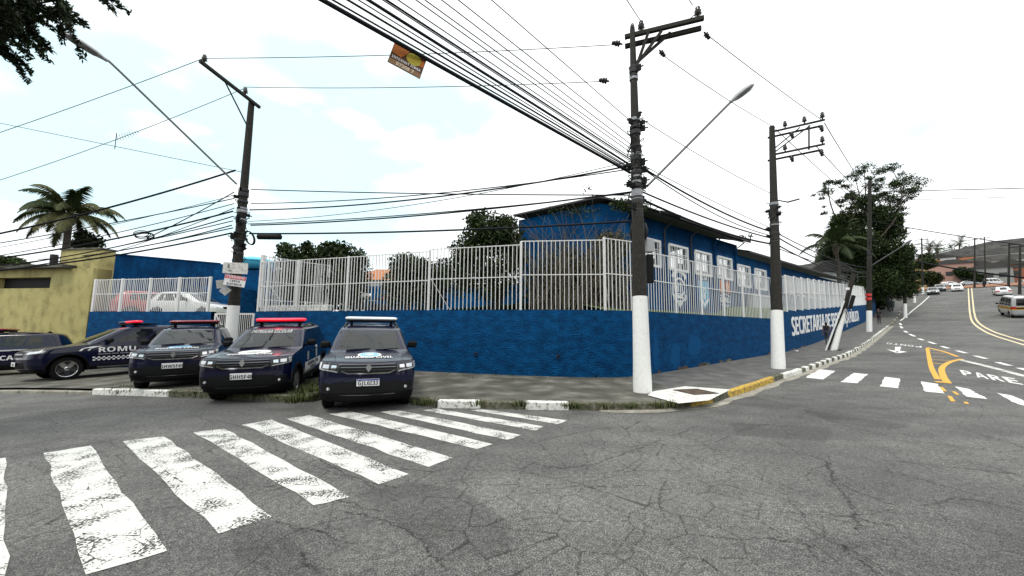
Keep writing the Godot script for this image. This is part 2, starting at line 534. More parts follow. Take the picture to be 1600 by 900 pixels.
var paint_noise := []
func paint_mat(c: Color, seed_: int, wear: float) -> StandardMaterial3D:
	if paint_noise.is_empty():
		var b0 := noise_img(256, 256, 0.026, 61, 3)
		b0.resize(1024, 1024)
		paint_noise = [noise_img(1024, 1024, 0.10, 11, 4), b0, noise_img(1024, 1024, 0.016, 101, 1, FastNoiseLite.TYPE_CELLULAR)]
		for im in paint_noise: im.convert(Image.FORMAT_L8)
	var a: Image = paint_noise[0]
	var b: Image = paint_noise[1]
	var k: Image = paint_noise[2]
	var da := a.get_data()
	var db := b.get_data()
	var dk := k.get_data()
	var o := PackedByteArray()
	o.resize(da.size() * 4)
	var s := c.linear_to_srgb()
	var r8 := s.r8
	var g8 := s.g8
	var b8 := s.b8
	for i in da.size():
		var w := db[i] / 255.0
		var worn := clampf((w - 1.0 + wear) / (wear * 0.8), 0.0, 1.0)
		var hole := da[i] / 255.0 < 0.14 + 0.46 * worn
		var crack := worn > 0.08 and dk[i] < int(2.0 + 9.0 * worn)
		var dirt := 0.9 + 0.1 * da[i] / 255.0
		o[i * 4] = int(r8 * dirt); o[i * 4 + 1] = int(g8 * dirt); o[i * 4 + 2] = int(b8 * dirt)
		o[i * 4 + 3] = 0 if hole or crack else 255
	var m := StandardMaterial3D.new()
	m.albedo_texture = tex(Image.create_from_data(1024, 1024, false, Image.FORMAT_RGBA8, o))
	m.roughness = 0.8
	m.transparency = BaseMaterial3D.TRANSPARENCY_ALPHA_SCISSOR
	m.alpha_scissor_threshold = 0.5
	return m
const RW := 2048
const RSPAN := 26.0
func road_uv(p: Vector3) -> Vector2:
	return Vector2((p.x + 9.0) / RSPAN, (p.z + 22.0) / RSPAN)
func crack(d: PackedByteArray, pts: Array, strength: float, jit: float, wide: float, r: RandomNumberGenerator) -> void:
	# a jagged dark line along texture points
	for i in pts.size() - 1:
		var a: Vector2 = pts[i]
		var b: Vector2 = pts[i + 1]
		var n := int(a.distance_to(b)) + 1
		var off := 0.0
		var side := (b - a).orthogonal().normalized()
		for k in n:
			off = clampf(off + r.randf_range(-1, 1) * jit, -7.0, 7.0) * 0.97
			var p := a.lerp(b, float(k) / n) + side * off * sin(PI * k / n)
			if r.randf() < 0.12: continue
			var wd := 1 if r.randf() > wide else 2
			for dx in wd:
				for dy in wd:
					var x := posmod(int(p.x) + dx, RW)
					var y := posmod(int(p.y) + dy, RW)
					d[y * RW + x] = int(d[y * RW + x] * strength)
func road_wear() -> ImageTexture:
	var a := noise_img(RW, RW, 0.0022, 101, 5, FastNoiseLite.TYPE_SIMPLEX_SMOOTH, false)
	var b := noise_img(RW, RW, 0.018, 102, 4, FastNoiseLite.TYPE_SIMPLEX_SMOOTH, false)
	var im := mix_img(a, b, 0.27, 0.15, 98.0)
	var streak := noise_img(512, 2048, 0.012, 104, 4, FastNoiseLite.TYPE_SIMPLEX_SMOOTH, false)
	streak.resize(RW, RW)
	im = mix_img(im, streak, 1.0, 0.16, -20.0)
	var d := im.get_data()
	var r := RandomNumberGenerator.new()
	r.seed = 12
	var T := func(px: float, py: float) -> Vector2:
		return road_uv(at_px(px, py)) * RW
	# patches laid in a darker mix
	for poly in [[[560, 770], [640, 752], [720, 765], [790, 812], [800, 862], [700, 880], [640, 835], [600, 800]], [[1080, 612], [1180, 620], [1250, 634], [1230, 640], [1140, 632], [1070, 620]], [[1250, 640], [1360, 655], [1420, 664], [1400, 672], [1300, 660]], [[1140, 660], [1300, 668], [1290, 690], [1150, 680]], [[350, 800], [420, 812], [520, 900], [380, 900]]]:
		var pg := PackedVector2Array()
		for q in poly: pg.append(T.call(q[0], q[1]))
		var lo: Vector2 = pg[0]
		var hi: Vector2 = pg[0]
		for q in pg:
			lo = lo.min(q); hi = hi.max(q)
		for y in range(int(lo.y) - 2, int(hi.y) + 2):
			for x in range(int(lo.x) - 2, int(hi.x) + 2):
				if Geometry2D.is_point_in_polygon(Vector2(x + r.randf_range(-2, 2), y + r.randf_range(-2, 2)), pg):
					var k := posmod(y, RW) * RW + posmod(x, RW)
					d[k] = int(d[k] * 0.82)
	# cracks read from the photograph
	for c in [[[1180, 632], [1290, 645], [1400, 655], [1510, 672], [1600, 700]], [[1240, 640], [1330, 668], [1440, 690], [1600, 712]], [[1290, 720], [1300, 748], [1318, 770], [1334, 808], [1332, 826]], [[1290, 750], [1340, 770], [1400, 790]], [[1316, 850], [1350, 880], [1380, 905]], [[1280, 800], [1334, 808], [1390, 822]], [[540, 800], [600, 812], [660, 845], [700, 890]], [[470, 862], [480, 885], [520, 890]], [[430, 815], [500, 830], [560, 850]], [[820, 722], [880, 732], [930, 725], [1000, 700], [1090, 665]], [[1040, 752], [1030, 790], [1040, 810]], [[1120, 690], [1160, 672], [1200, 662]], [[1380, 735], [1480, 760], [1600, 790]], [[1400, 720], [1500, 732], [1600, 742]], [[1440, 790], [1520, 780], [1600, 800]], [[1200, 840], [1260, 850], [1290, 880]], [[60, 655], [90, 662], [60, 668]], [[200, 700], [240, 720], [280, 760], [330, 800]], [[380, 690], [440, 720], [520, 780], [600, 800]], [[300, 650], [380, 668], [470, 690], [540, 742], [620, 762]], [[840, 690], [900, 676], [960, 668]], [[1210, 690], [1290, 720], [1300, 740]]]:
		var pts := []
		for q in c: pts.append(T.call(q[0], q[1]))
		crack(d, pts, 0.45, 1.0, 0.10, r)
		crack(d, pts, 0.72, 1.8, 0.05, r)
	for i in 1000:
		var p := Vector2(r.randf() * RW, r.randf() * RW)
		var h := r.randf() * TAU
		var pts := [p]
		for k in r.randi_range(2, 8):
			h += r.randf_range(-0.8, 0.8)
			p += Vector2(cos(h), sin(h)) * r.randf_range(8, 46)
			pts.append(p)
		crack(d, pts, r.randf_range(0.55, 0.85), 1.0, 0.03, r)
	# crazed areas
	var cell := noise_img(RW, RW, 0.03, 103, 1, FastNoiseLite.TYPE_CELLULAR, false)
	cell.convert(Image.FORMAT_L8)
	var dc := cell.get_data()
	a.convert(Image.FORMAT_L8)
	var da := a.get_data()
	for i in d.size():
		if dc[i] < 4 and da[i] > 106: d[i] = int(d[i] * (0.55 if da[i] > 150 else 0.72))
	# small pits and spots
	for i in 900:
		var x := r.randi() % (RW - 4)
		var y := r.randi() % (RW - 4)
		for k in r.randi_range(1, 4): d[(y + r.randi() % 2) * RW + x + k] = 40
	var im2 := Image.create_from_data(RW, RW, false, Image.FORMAT_L8, d)
	return ramp_tex(im2, [[0.0, lin(0.02, 0.02, 0.02)], [0.3, lin(0.14, 0.138, 0.13)], [0.55, lin(0.40, 0.40, 0.39)], [0.72, lin(0.62, 0.615, 0.59)], [1.0, lin(1, 1, 0.97)]])

# ---------- ground ----------
func sheet(xs: Array, zs: Array, up: float) -> MB:
	var mb := MB.new()
	var rows := []
	for z in zs:
		var row := PackedVector3Array()
		for x in xs: row.append(on(x, z, up))
		rows.append(row)
	mb.grid(rows)
	for p in mb.V:
		mb.U.append(Vector2(p.x, p.z) / 2.6)
		mb.U2.append(road_uv(p))
	return mb
func span(a: float, b: float, step: float) -> Array:
	var out := []
	var n := int(round((b - a) / step))
	for i in n + 1: out.append(lerpf(a, b, float(i) / n))
	return out
func strip(a: Array, b: Array, up_a: float, up_b: float, across := 2) -> MB:
	# a sheet between two lines that follows the ground
	var mb := MB.new()
	var rows := []
	for i in a.size():
		var row := PackedVector3Array()
		for k in across + 1:
			var f := float(k) / across
			var p: Vector3 = a[i].lerp(b[i], f)
			row.append(on(p.x, p.z, lerpf(up_a, up_b, f)))
		rows.append(row)
	mb.grid(rows)
	for p in mb.V: mb.U.append(Vector2(p.x, p.z) / 4.0)
	return mb
var kerb := []      # foot of the kerb, left to right, then up the street
var wall_front := []
var wall_side := []
func kerb_n(t: float) -> float:
	return 2.1 + wn(t) + (0.03 * (12.0 - t) if t < 12.0 else 0.0)
func ground() -> void:
	var xs := span(-420, -60, 60) + span(-45, -24, 3).slice(0) + span(-22, 34, 0.7) + span(36, 60, 3) + span(66, 200, 8) + span(230, 620, 60)
	var zs := span(-640, -200, 55) + span(-190, -60, 8) + span(-56, -34, 2.4) + span(-32, 6, 0.7) + span(8, 30, 3) + span(60, 300, 60)
	struct("road", sheet(xs, zs, 0.0), M.asphalt)
	# kerb line
	var pts := []
	for q in [[-520, 628], [-260, 620], [0, 614], [190, 617], [330, 622], [470, 629], [500, 624], [560, 617], [630, 624], [658, 635], [740, 637], [880, 640], [1000, 640], [1060, 637], [1100, 631], [1135, 621], [1170, 610], [1210, 595]]: pts.append(at_px(q[0], q[1]))
	var last: Vector3 = pts[-1]
	var t := along(last.x, last.z)
	var n0 := aside(last.x, last.z)
	for k in 40:
		t += 2.6 if k > 6 else 1.6
		if t > 104.0: break
		pts.append(on_tn(t, lerpf(n0, kerb_n(t), minf(1.0, (k + 1) / 4.0))))
	kerb = catmull(pts, 8)
	# wall lines: the front one bends round the corner, the side one climbs the street
	wall_front = catmull([Vector3(-10.05, 0, -15.2), Vector3(-7.1, 0, -14.3), Vector3(-3.33, 0, -12.85), Vector3(0.23, 0, -11.8), Vector3(1.7, 0, -11.55), Vector3(2.78, 0, -11.5), Vector3(3.5, 0, -11.68), tn(0.35, 0.0)], 6)
	for i in 31: wall_side.append(tnw(0.35 + i * (50.0 - 0.35) / 30.0, 0.0))
	# pavement
	var ka := even(kerb, 0.5)
	var far_a := []
	var far_b := []
	for p in ka:
		var tt := along(p.x, p.z)
		var nn := aside(p.x, p.z)
		far_a.append(p)
		if tt > 0.5 and nn < 3.4: far_b.append(tnw(tt, -0.15))
		else:
			var bx := clampf(p.x * 1.0 + (0.6 if p.x > -6 else 0.0), -60.0, 3.9)
			far_b.append(Vector3(bx, 0, front_z(bx) - 0.15))
	# smooth the inner line where the corner turns
	for pass_ in 12:
		for i in range(1, far_b.size() - 1): far_b[i] = (far_b[i - 1] + far_b[i] * 2.0 + far_b[i + 1]) / 4.0
	var rough_a := []
	var rough_b := []
	var fine_a := []
	var fine_b := []
	for i in far_a.size():
		if along(far_a[i].x, far_a[i].z) < -2.2:
			rough_a.append(far_a[i]); rough_b.append(far_b[i])
		else:
			fine_a.append(far_a[i]); fine_b.append(far_b[i])
	rough_a.append(fine_a[0]); rough_b.append(fine_b[0])
	struct("pavement", strip(rough_a, rough_b, 0.135, 0.17, 6), M.concrete)
	struct("pavement", strip(fine_a, fine_b, 0.135, 0.17, 6), M.walk_smooth)
	# gutter of pale concrete at the foot of the kerb
	var ga := []
	var gb := []
	for i in range(1, ka.size() - 1):
		var p: Vector3 = ka[i]
		if p.x < 1.2 or along(p.x, p.z) > 40.0: continue
		var side: Vector3 = (ka[i + 1] - ka[i - 1]).cross(Vector3.UP).normalized()
		ga.append(p - side * 0.05); gb.append(p + side * (0.30 + 0.05 * sin(i * 1.7)))
	if aside(gb[4].x, gb[4].z) < aside(ga[4].x, ga[4].z):
		for i in ga.size(): gb[i] = ga[i] * 2.0 - gb[i]
	struct("gutter", strip(ga, gb, 0.012, 0.006, 2), M.gutter)
	kerbstones()
	# pale slab with an iron cover at the corner
	var sl := []
	for q in [[1020, 612], [1070, 604], [1142, 609], [1108, 626], [1060, 631], [1012, 618]]: sl.append(at_px(q[0], q[1], 0.15))
	var mb := MB.new()
	for i in range(1, sl.size() - 1):
		var up := Vector3(0, 0.006, 0)
		mb.tri(on(sl[0].x, sl[0].z, 0.158), on(sl[i].x, sl[i].z, 0.158), on(sl[i + 1].x, sl[i + 1].z, 0.158))
	struct("pavement_slab", mb, M.slab_white)
	var cv := []
	for q in [[1061, 612], [1082, 607], [1113, 612], [1092, 619]]: cv.append(at_px(q[0], q[1], 0.16))
	var c := thing("manhole_cover", "dark square iron cover set in the pale corner slab of the pavement", "manhole cover", Vector3.ZERO)
	mb = MB.new()
	var pc: Vector3 = (cv[0] + cv[1] + cv[2] + cv[3]) / 4.0
	var bz: Vector3 = (cv[1] - cv[0]).normalized()
	var bx2: Vector3 = (cv[3] - cv[0]).normalized()
	var cb := Basis(bx2, Vector3.UP, bx2.cross(Vector3.UP).normalized())
	var cy := on(pc.x, pc.z, 0.163)
	mb.rbox(cy, Vector3(0.62, 0.012, 0.62), 0.004, cb)
	part("plate", mb, M.rust, c)
	mb = MB.new()
	for s in [-1, 1]:
		mb.rbox(cy + cb * Vector3(s * 0.325, 0.002, 0), Vector3(0.03, 0.02, 0.68), 0.004, cb)
		mb.rbox(cy + cb * Vector3(0, 0.002, s * 0.325), Vector3(0.62, 0.02, 0.03), 0.004, cb)
	part("frame", mb, M.dark_grey, c)
func on_tn(t: float, n: float, up := 0.0) -> Vector3:
	var p := tn(t, n)
	return on(p.x, p.z, up)
func front_z(x: float) -> float:
	# depth of the front wall line
	var P := [[-60.0, -20.0], [-18.2, -16.85], [-12.0, -15.5], [-10.05, -15.2], [-7.1, -14.3], [-3.33, -12.85], [0.23, -11.8], [1.7, -11.55], [2.78, -11.5], [3.5, -11.68], [4.2, -12.1]]
	for i in P.size() - 1:
		if x <= P[i + 1][0]: return lerpf(P[i][1], P[i + 1][1], clampf((x - P[i][0]) / (P[i + 1][0] - P[i][0]), 0, 1))
	return -12.1
func to_px(p: Vector3) -> Vector2:
	var q := camb.inverse() * (p - Vector3(0, EYE, 0))
	if q.z > -0.1: return Vector2(-9999, 0)
	return Vector2(800.0 + q.x * FOC / -q.z, 450.0 - q.y * FOC / -q.z)
func kerbstones() -> void:
	var root := Node3D.new()
	root.name = "kerb"
	root.set_meta("kind", "structure")
	add_child(root)
	var pts := even(kerb, 0.86)
	var fine := []
	var coarse := []
	for p in pts:
		if along(p.x, p.z) < 3.2: coarse.append(p)
	var rest := []
	for p in kerb:
		if along(p.x, p.z) >= 3.2: rest.append(p)
	fine = even([coarse[-1]] + rest, 0.44)
	var all := coarse + fine.slice(1)
	var alt := 0
	for i in all.size() - 1:
		var a: Vector3 = all[i]
		var b: Vector3 = all[i + 1]
		var mid := (a + b) * 0.5
		var px := to_px(mid).x
		if px < -250 or px > 1580 or mid.length() > 70.0: continue
		alt += 1
		var m: Material = M.kerb_bare
		var climbing := along(mid.x, mid.z) > 3.4
		if climbing:
			if px < 1225: m = M.kerb_yellow if alt % 4 else M.kerb_white
			elif px < 1250: m = M.kerb_white
			elif px < 1388: m = M.kerb_white if alt % 2 else M.kerb_bare
			else: m = M.kerb_white if alt % 9 == 0 else M.kerb_bare
		else:
			for s in [[165, 212, 1], [241, 283, 1], [293, 320, 2], [431, 478, 1], [672, 742, 1], [815, 888, 1], [1055, 1098, 2], [1125, 1200, 2]]:
				if px > s[0] and px < s[1]: m = M.kerb_white if s[2] == 1 else M.kerb_yellow
		var dir := (b - a).normalized()
		var side := dir.cross(Vector3.UP).normalized()
		var mb := MB.new()
		var hgt := 0.15 + rng.randf_range(-0.012, 0.012)
		if px < 160 and not climbing:
			hgt = 0.08
			m = M.gutter
		var len_ := a.distance_to(b) - 0.018
		mb.rbox(Vector3(0, hgt * 0.5 - 0.04, 0), Vector3(0.15 + rng.randf_range(-0.01, 0.012), hgt + 0.08, len_), 0.022)
		for k in mb.V.size():
			var v := mb.V[k]
			mb.V[k] = v + Vector3(sin(v.z * 31 + i) * 0.006, cos(v.z * 23 + i * 3) * 0.006 * signf(v.y), sin(v.x * 40 + i) * 0.004)
		var o := part("kerbstone", mb, m, root)
		var z := dir
		var x := Vector3.UP.cross(z).normalized()
		o.transform = Transform3D(Basis(x, z.cross(x), z).rotated(Vector3.UP, rng.randf_range(-0.02, 0.02)), on(mid.x, mid.z) + side * 0.0)

# ---------- road markings ----------
func painted(parent: Node, called: String, corners: Array, m: Material, up := 0.005, sub := 10) -> void:
	# a painted patch on the road given by four ground points
	var mb := MB.new()
	var rows := []
	for i in sub + 1:
		var row := PackedVector3Array()
		var f := float(i) / sub
		for k in 4:
			var g := k / 3.0
			var p: Vector3 = corners[0].lerp(corners[3], f).lerp(corners[1].lerp(corners[2], f), g)
			var j := 0.018 if k == 0 or k == 3 or i == 0 or i == sub else 0.0
			p.x += rng.randf_range(-j, j); p.z += rng.randf_range(-j, j)
			row.append(on(p.x, p.z, up))
		rows.append(row)
	mb.grid(rows)
	for p in mb.V: mb.U.append(Vector2(p.x * 0.8 + p.z * 0.6, p.z * 0.8 - p.x * 0.6) / 3.1)
	part(called, mb, m, parent)
func marking_root(called: String) -> Node3D:
	var o := Node3D.new()
	o.name = numbered(called)
	o.set_meta("kind", "structure")
	add_child(o)
	return o
func line_marks(parent: Node, called: String, px: Array, width: float, m: Material, dash := 0.0, gap := 0.0) -> void:
	var pts := []
	for q in px: pts.append(at_px(q[0], q[1]))
	path_marks(parent, called, pts, width, m, dash, gap)
func path_marks(parent: Node, called: String, pts: Array, width: float, m: Material, dash := 0.0, gap := 0.0) -> void:
	var c := even(catmull(pts, 10), 0.25)
	var step := int((dash + gap) / 0.25) if dash > 0.0 else c.size()
	var keep := int(dash / 0.25) if dash > 0.0 else c.size()
	for s in range(0, c.size() - 1, maxi(step, 1)):
		var a := []
		var b := []
		for i in range(s, mini(s + keep + 1, c.size())):
			var d: Vector3 = (c[mini(i + 1, c.size() - 1)] - c[maxi(i - 1, 0)]).cross(Vector3.UP).normalized() * width * 0.5
			a.append(c[i] + d); b.append(c[i] - d)
		if a.size() < 2: continue
		var mb := strip(a, b, 0.006, 0.006, 1)
		part(called, mb, m, parent)
func ground_text(parent: Node, s: String, origin: Vector3, right: Vector3, fwd: Vector3, size: float, m: Material, pitch_: float) -> void:
	# letters painted on the road; right and fwd are along the line of text and up the letters
	var x := 0.0
	for ch in s:
		var t := text_mesh(ch, size, 0.0)
		var w := t.get_aabb().size.x
		var left := t.get_aabb().position.x
		var mesh := bent(t, func(p: Vector3) -> Vector3:
			var q := origin + right * (x + (p.x - left) / w * pitch_ * 0.8) + fwd * p.y
			return on(q.x, q.z, 0.007))
		part("letter", mesh, m, parent)
		x += pitch_
func markings() -> void:
	var root := marking_root("zebra_crossing")
	for c in [[[-62, 726], [8, 716], [13, 905], [-120, 940]], [[70, 708], [140, 697], [258, 862], [135, 900]], [[193, 690], [258, 682], [422, 808], [340, 836]], [[303, 676], [352, 670], [549, 777], [490, 790]], [[380, 664], [425, 656], [637, 742], [594, 757]], [[447, 655], [485, 649], [706, 715], [670, 730]], [[515, 647], [548, 643], [771, 694], [745, 702]], [[594, 644], [620, 641], [815, 680], [793, 688]], [[660, 641], [683, 639], [850, 667], [835, 673]], [[735, 641], [757, 640], [886, 657], [872, 663]]]:
		var pts := []
		for q in c: pts.append(at_px(q[0], q[1]))
		painted(root, "stripe", pts, M.paint)
	root = marking_root("zebra_crossing")
	for c in [[[1279, 577], [1306, 580], [1286, 593], [1258, 590]], [[1334, 583], [1356, 585], [1340, 599], [1313, 597]], [[1382, 589], [1406, 592], [1404, 607], [1375, 604]], [[1439, 596], [1464, 600], [1476, 615], [1445, 612]], [[1492, 604], [1514, 608], [1543, 624], [1511, 620]], [[1556, 614], [1584, 619], [1625, 640], [1590, 632]]]:
		var pts := []
		for q in c: pts.append(at_px(q[0], q[1]))
		painted(root, "stripe", pts, M.paint_fresh, 0.006)
	# yellow hatched island
	root = marking_root("hatched_marking")
	var L := func(px: Array, w: float) -> void: line_marks(root, "painted_line", px, w, M.paint_yellow)
	L.call([[1449, 544], [1452, 560], [1456, 576], [1466, 594]], 0.13)
	L.call([[1449, 543], [1476, 550], [1498, 558]], 0.12)
	L.call([[1503, 561], [1484, 566], [1472, 575], [1474, 588], [1482, 600]], 0.15)
	for h in [[[1455, 551], [1483, 553]], [[1456, 557], [1492, 559]], [[1457, 562], [1489, 564]], [[1458, 567], [1479, 570]]]: L.call(h, 0.08)
	L.call([[1466, 596], [1478, 600]], 0.2)
	var worn := marking_root("worn_line")
	line_marks(worn, "painted_line", [[1470, 605], [1484, 620], [1492, 632]], 0.07, M.paint_yellow, 0.75, 0.75)
	line_marks(worn, "painted_line", [[1490, 612], [1500, 620], [1512, 632]], 0.06, M.paint_yellow, 0.5, 1.0)
	# give-way dashes, edge line, centre lines of the main road
	root = marking_root("dashed_line")
	for d in [[[1406, 505], [1408, 508]], [[1407, 510], [1410, 513]], [[1413, 517], [1418, 520]], [[1421, 522], [1430, 526]], [[1435, 529], [1444, 532]], [[1451, 534], [1463, 538]], [[1471, 541], [1484, 545]], [[1495, 548], [1510, 552]], [[1523, 556], [1543, 561]], [[1558, 566], [1580, 572]], [[1592, 575], [1620, 583]]]:
		line_marks(root, "dash", d, 0.16, M.paint_fresh)
	root = marking_root("stop_line")
	line_marks(root, "painted_line", [[1499, 562], [1520, 567], [1560, 577], [1615, 592]], 0.20, M.paint)
	root = marking_root("edge_line")
	line_marks(root, "painted_line", [[1407, 501], [1425, 486], [1440, 474], [1452, 463]], 0.14, M.paint_fresh)
	root = marking_root("centre_line")
	line_marks(root, "painted_line", [[1513, 447], [1514, 470], [1516, 492], [1522, 506], [1545, 521], [1600, 539], [1660, 556]], 0.13, M.paint_centre)
	line_marks(root, "painted_line", [[1518, 447], [1520, 470], [1523, 492], [1530, 505], [1552, 518], [1600, 533], [1660, 548]], 0.13, M.paint_centre)
	# lettering on the road
	root = marking_root("road_lettering")
	var a := at_px(1505, 586)
	var b := at_px(1600, 602)
	var r1 := (b - a).normalized()
	ground_text(root, "PARE", a, r1, Vector3(0.72, 0, -0.69), 1.5, M.paint_fresh, a.distance_to(at_px(1605, 603)) / 4.0)
	root = marking_root("road_lettering")
	a = at_px(1440, 541)
	b = at_px(1384, 535)
	r1 = (b - a).normalized()
	ground_text(root, "PONTO", a, r1, Vector3(-0.72, 0, 0.69), 1.0, M.paint, a.distance_to(b) / 5.0)
	root = marking_root("road_arrow")
	var sh := [at_px(1399, 542), at_px(1407, 542), at_px(1406, 549), at_px(1398, 549)]
	painted(root, "shaft", sh, M.paint_fresh, 0.006, 4)
	var mb := MB.new()
	var tip := at_px(1402, 552)
	for s in [[1385, 546, 1399, 548], [1418, 550, 1405, 548]]:
		var q := at_px(s[0], s[1])
		var w := at_px(s[2], s[3])
		mb.tri(on(tip.x, tip.z, 0.006), on(q.x, q.z, 0.006), on(w.x, w.z, 0.006))
	for p in mb.V: mb.U.append(Vector2(p.x, p.z) / 3.1)
	part("arrow_head", mb, M.paint_fresh, root)

# ---------- walls and fences ----------
func wall_strip(path: Array, tops: Array, thick: float) -> MB:
	# an upright wall along ground points; top height of each point
	var mb := MB.new()
	var n := path.size()
	var front := []
	var back := []
	for i in n:
		var d: Vector3 = path[mini(i + 1, n - 1)] - path[maxi(i - 1, 0)]
		var side := Vector3(d.x, 0, d.z).cross(Vector3.UP).normalized()
		front.append(path[i]); back.append(path[i] - side * thick)
	for i in n - 1:
		for face in [front, back]:
			var a: Vector3 = face[i]
			var b: Vector3 = face[i + 1]
			var ya := G(front[i].x, front[i].z) - 0.25
			var yb := G(front[i + 1].x, front[i + 1].z) - 0.25
			mb.quad(Vector3(a.x, ya, a.z), Vector3(b.x, yb, b.z), Vector3(b.x, tops[i + 1], b.z), Vector3(a.x, tops[i], a.z))
		var f0: Vector3 = front[i]
		var f1: Vector3 = front[i + 1]
		var b0: Vector3 = back[i]
		var b1: Vector3 = back[i + 1]
		mb.quad(Vector3(f0.x, tops[i], f0.z), Vector3(f1.x, tops[i + 1], f1.z), Vector3(b1.x, tops[i + 1], b1.z), Vector3(b0.x, tops[i], b0.z))
	for e in [0, n - 1]:
		var f: Vector3 = front[e]
		var b: Vector3 = back[e]
		var y := G(f.x, f.z) - 0.25
		mb.quad(Vector3(f.x, y, f.z), Vector3(b.x, y, b.z), Vector3(b.x, tops[e], b.z), Vector3(f.x, tops[e], f.z))
	return mb
func smooth_wall(path: Array, top: float, thick: float) -> MB:
	var mb := MB.new()
	var rows := []
	for lv in [-1.0, 0.0, 0.5, 1.0, 1.02, 1.03]:
		var row := PackedVector3Array()
		for i in path.size():
			var p: Vector3 = path[i]
			var d: Vector3 = path[mini(i + 1, path.size() - 1)] - path[maxi(i - 1, 0)]
			var side := Vector3(d.x, 0, d.z).cross(Vector3.UP).normalized()
			var g := G(p.x, p.z) - 0.25
			var y := lerpf(g, top, clampf(lv, 0, 1))
			var q := p
			if lv < 0.0: q = p + Vector3.ZERO
			if lv > 1.01: q = p - side * thick
			if lv > 1.025:
				q = p - side * thick; y = g
			row.append(Vector3(q.x, y, q.z))
		rows.append(row)
	mb.grid(rows)
	return mb
func picket_fence(called: String, label: String, path: Array, base: Callable, high: Callable, panel: float, gap: float, wide: float, post_w: float, rails: Array, braces := true, given := []) -> Node3D:
	var root := thing(called, label, "fence", Vector3.ZERO)
	var picket := MB.new()
	picket.rbox(Vector3(0, 0.5, 0), Vector3(wide, 1.0, wide), 0.0)
	var pm := picket.mesh()
	var posts := even(path, panel) if given.is_empty() else given
	if given.is_empty() and posts[-1].distance_to(path[-1]) > 0.4: posts.append(path[-1])
	var made := 0
	var rest := MB.new()
	for i in posts.size():
		var p: Vector3 = posts[i]
		var y: float = base.call(p)
		var h: float = high.call(p)
		var mb := MB.new()
		mb.rbox(Vector3(p.x, y + h * 0.5 + 0.0, p.z), Vector3(post_w, h + 0.02, post_w), 0.008)
		part("post", mb, M.white_metal, root)
		if braces and i % 2 == 1 and i < posts.size() - 1:
			var d: Vector3 = (posts[i + 1] - p).normalized()
			mb = MB.new()
			var inn := Vector3.UP.cross(d).normalized()
			mb.tube([Vector3(p.x, y + h * 0.55, p.z) + inn * 0.05, Vector3(p.x, y + 0.03, p.z) + d * 0.55 + inn * 0.5], [0.012], 6)
			part("brace", mb, M.white_metal, root)
		if i == posts.size() - 1: continue
		var q: Vector3 = posts[i + 1]
		var yq: float = base.call(p.lerp(q, 0.5))
		var hq: float = high.call(p.lerp(q, 0.5))
		for f in rails:
			mb = MB.new()
			mb.bar(Vector3(p.x, yq + hq * f, p.z), Vector3(q.x, yq + hq * f, q.z), 0.022, 0.028)
			part("rail", mb, M.white_metal, root)
		var n := int(round(p.distance_to(q) / gap))
		for k in range(1, n):
			var c := p.lerp(q, float(k) / n)
			var T := Transform3D(Basis(Vector3(0, 1, 0), atan2(q.x - p.x, q.z - p.z)) * Basis(Vector3(0, 0, 1), rng.randf_range(-0.010, 0.010)) * Basis.from_scale(Vector3(1, hq * 0.985 + rng.randf_range(-0.01, 0.01), 1)), Vector3(c.x, yq + 0.02, c.z))
			made += 1
			if made <= 290: part("picket", pm, M.white_metal, root).transform = T
			else:
				for s in [Vector3(1, 0, 0), Vector3(0, 0, 1)]:
					var hw: Vector3 = T.basis.orthonormalized() * s * wide * 0.5
					rest.quad(T * Vector3.ZERO - hw, T * Vector3.ZERO + hw, T * Vector3.UP + hw, T * Vector3.UP - hw)
	if rest.V.size(): part("picket_row", rest, M.white_metal, root).set_meta("kind", "stuff")
	return root
func side_top(t: float) -> float:
	# top of the side wall: level at first, then in steps up the hill
	if t < 11.2: return 2.14
	var k := floorf((t - 11.2) / 1.75)
	return 2.54 + k * 0.102
func side_fence_top(t: float) -> float:
	return 4.12 if t < 11.2 else 4.32 + (t - 11.2) * 0.064
func inner(p: Vector3, d: float, path: Array, i: int) -> Vector3:
	var dd: Vector3 = path[mini(i + 1, path.size() - 1)] - path[maxi(i - 1, 0)]
	return p - Vector3(dd.x, 0, dd.z).cross(Vector3.UP).normalized() * d
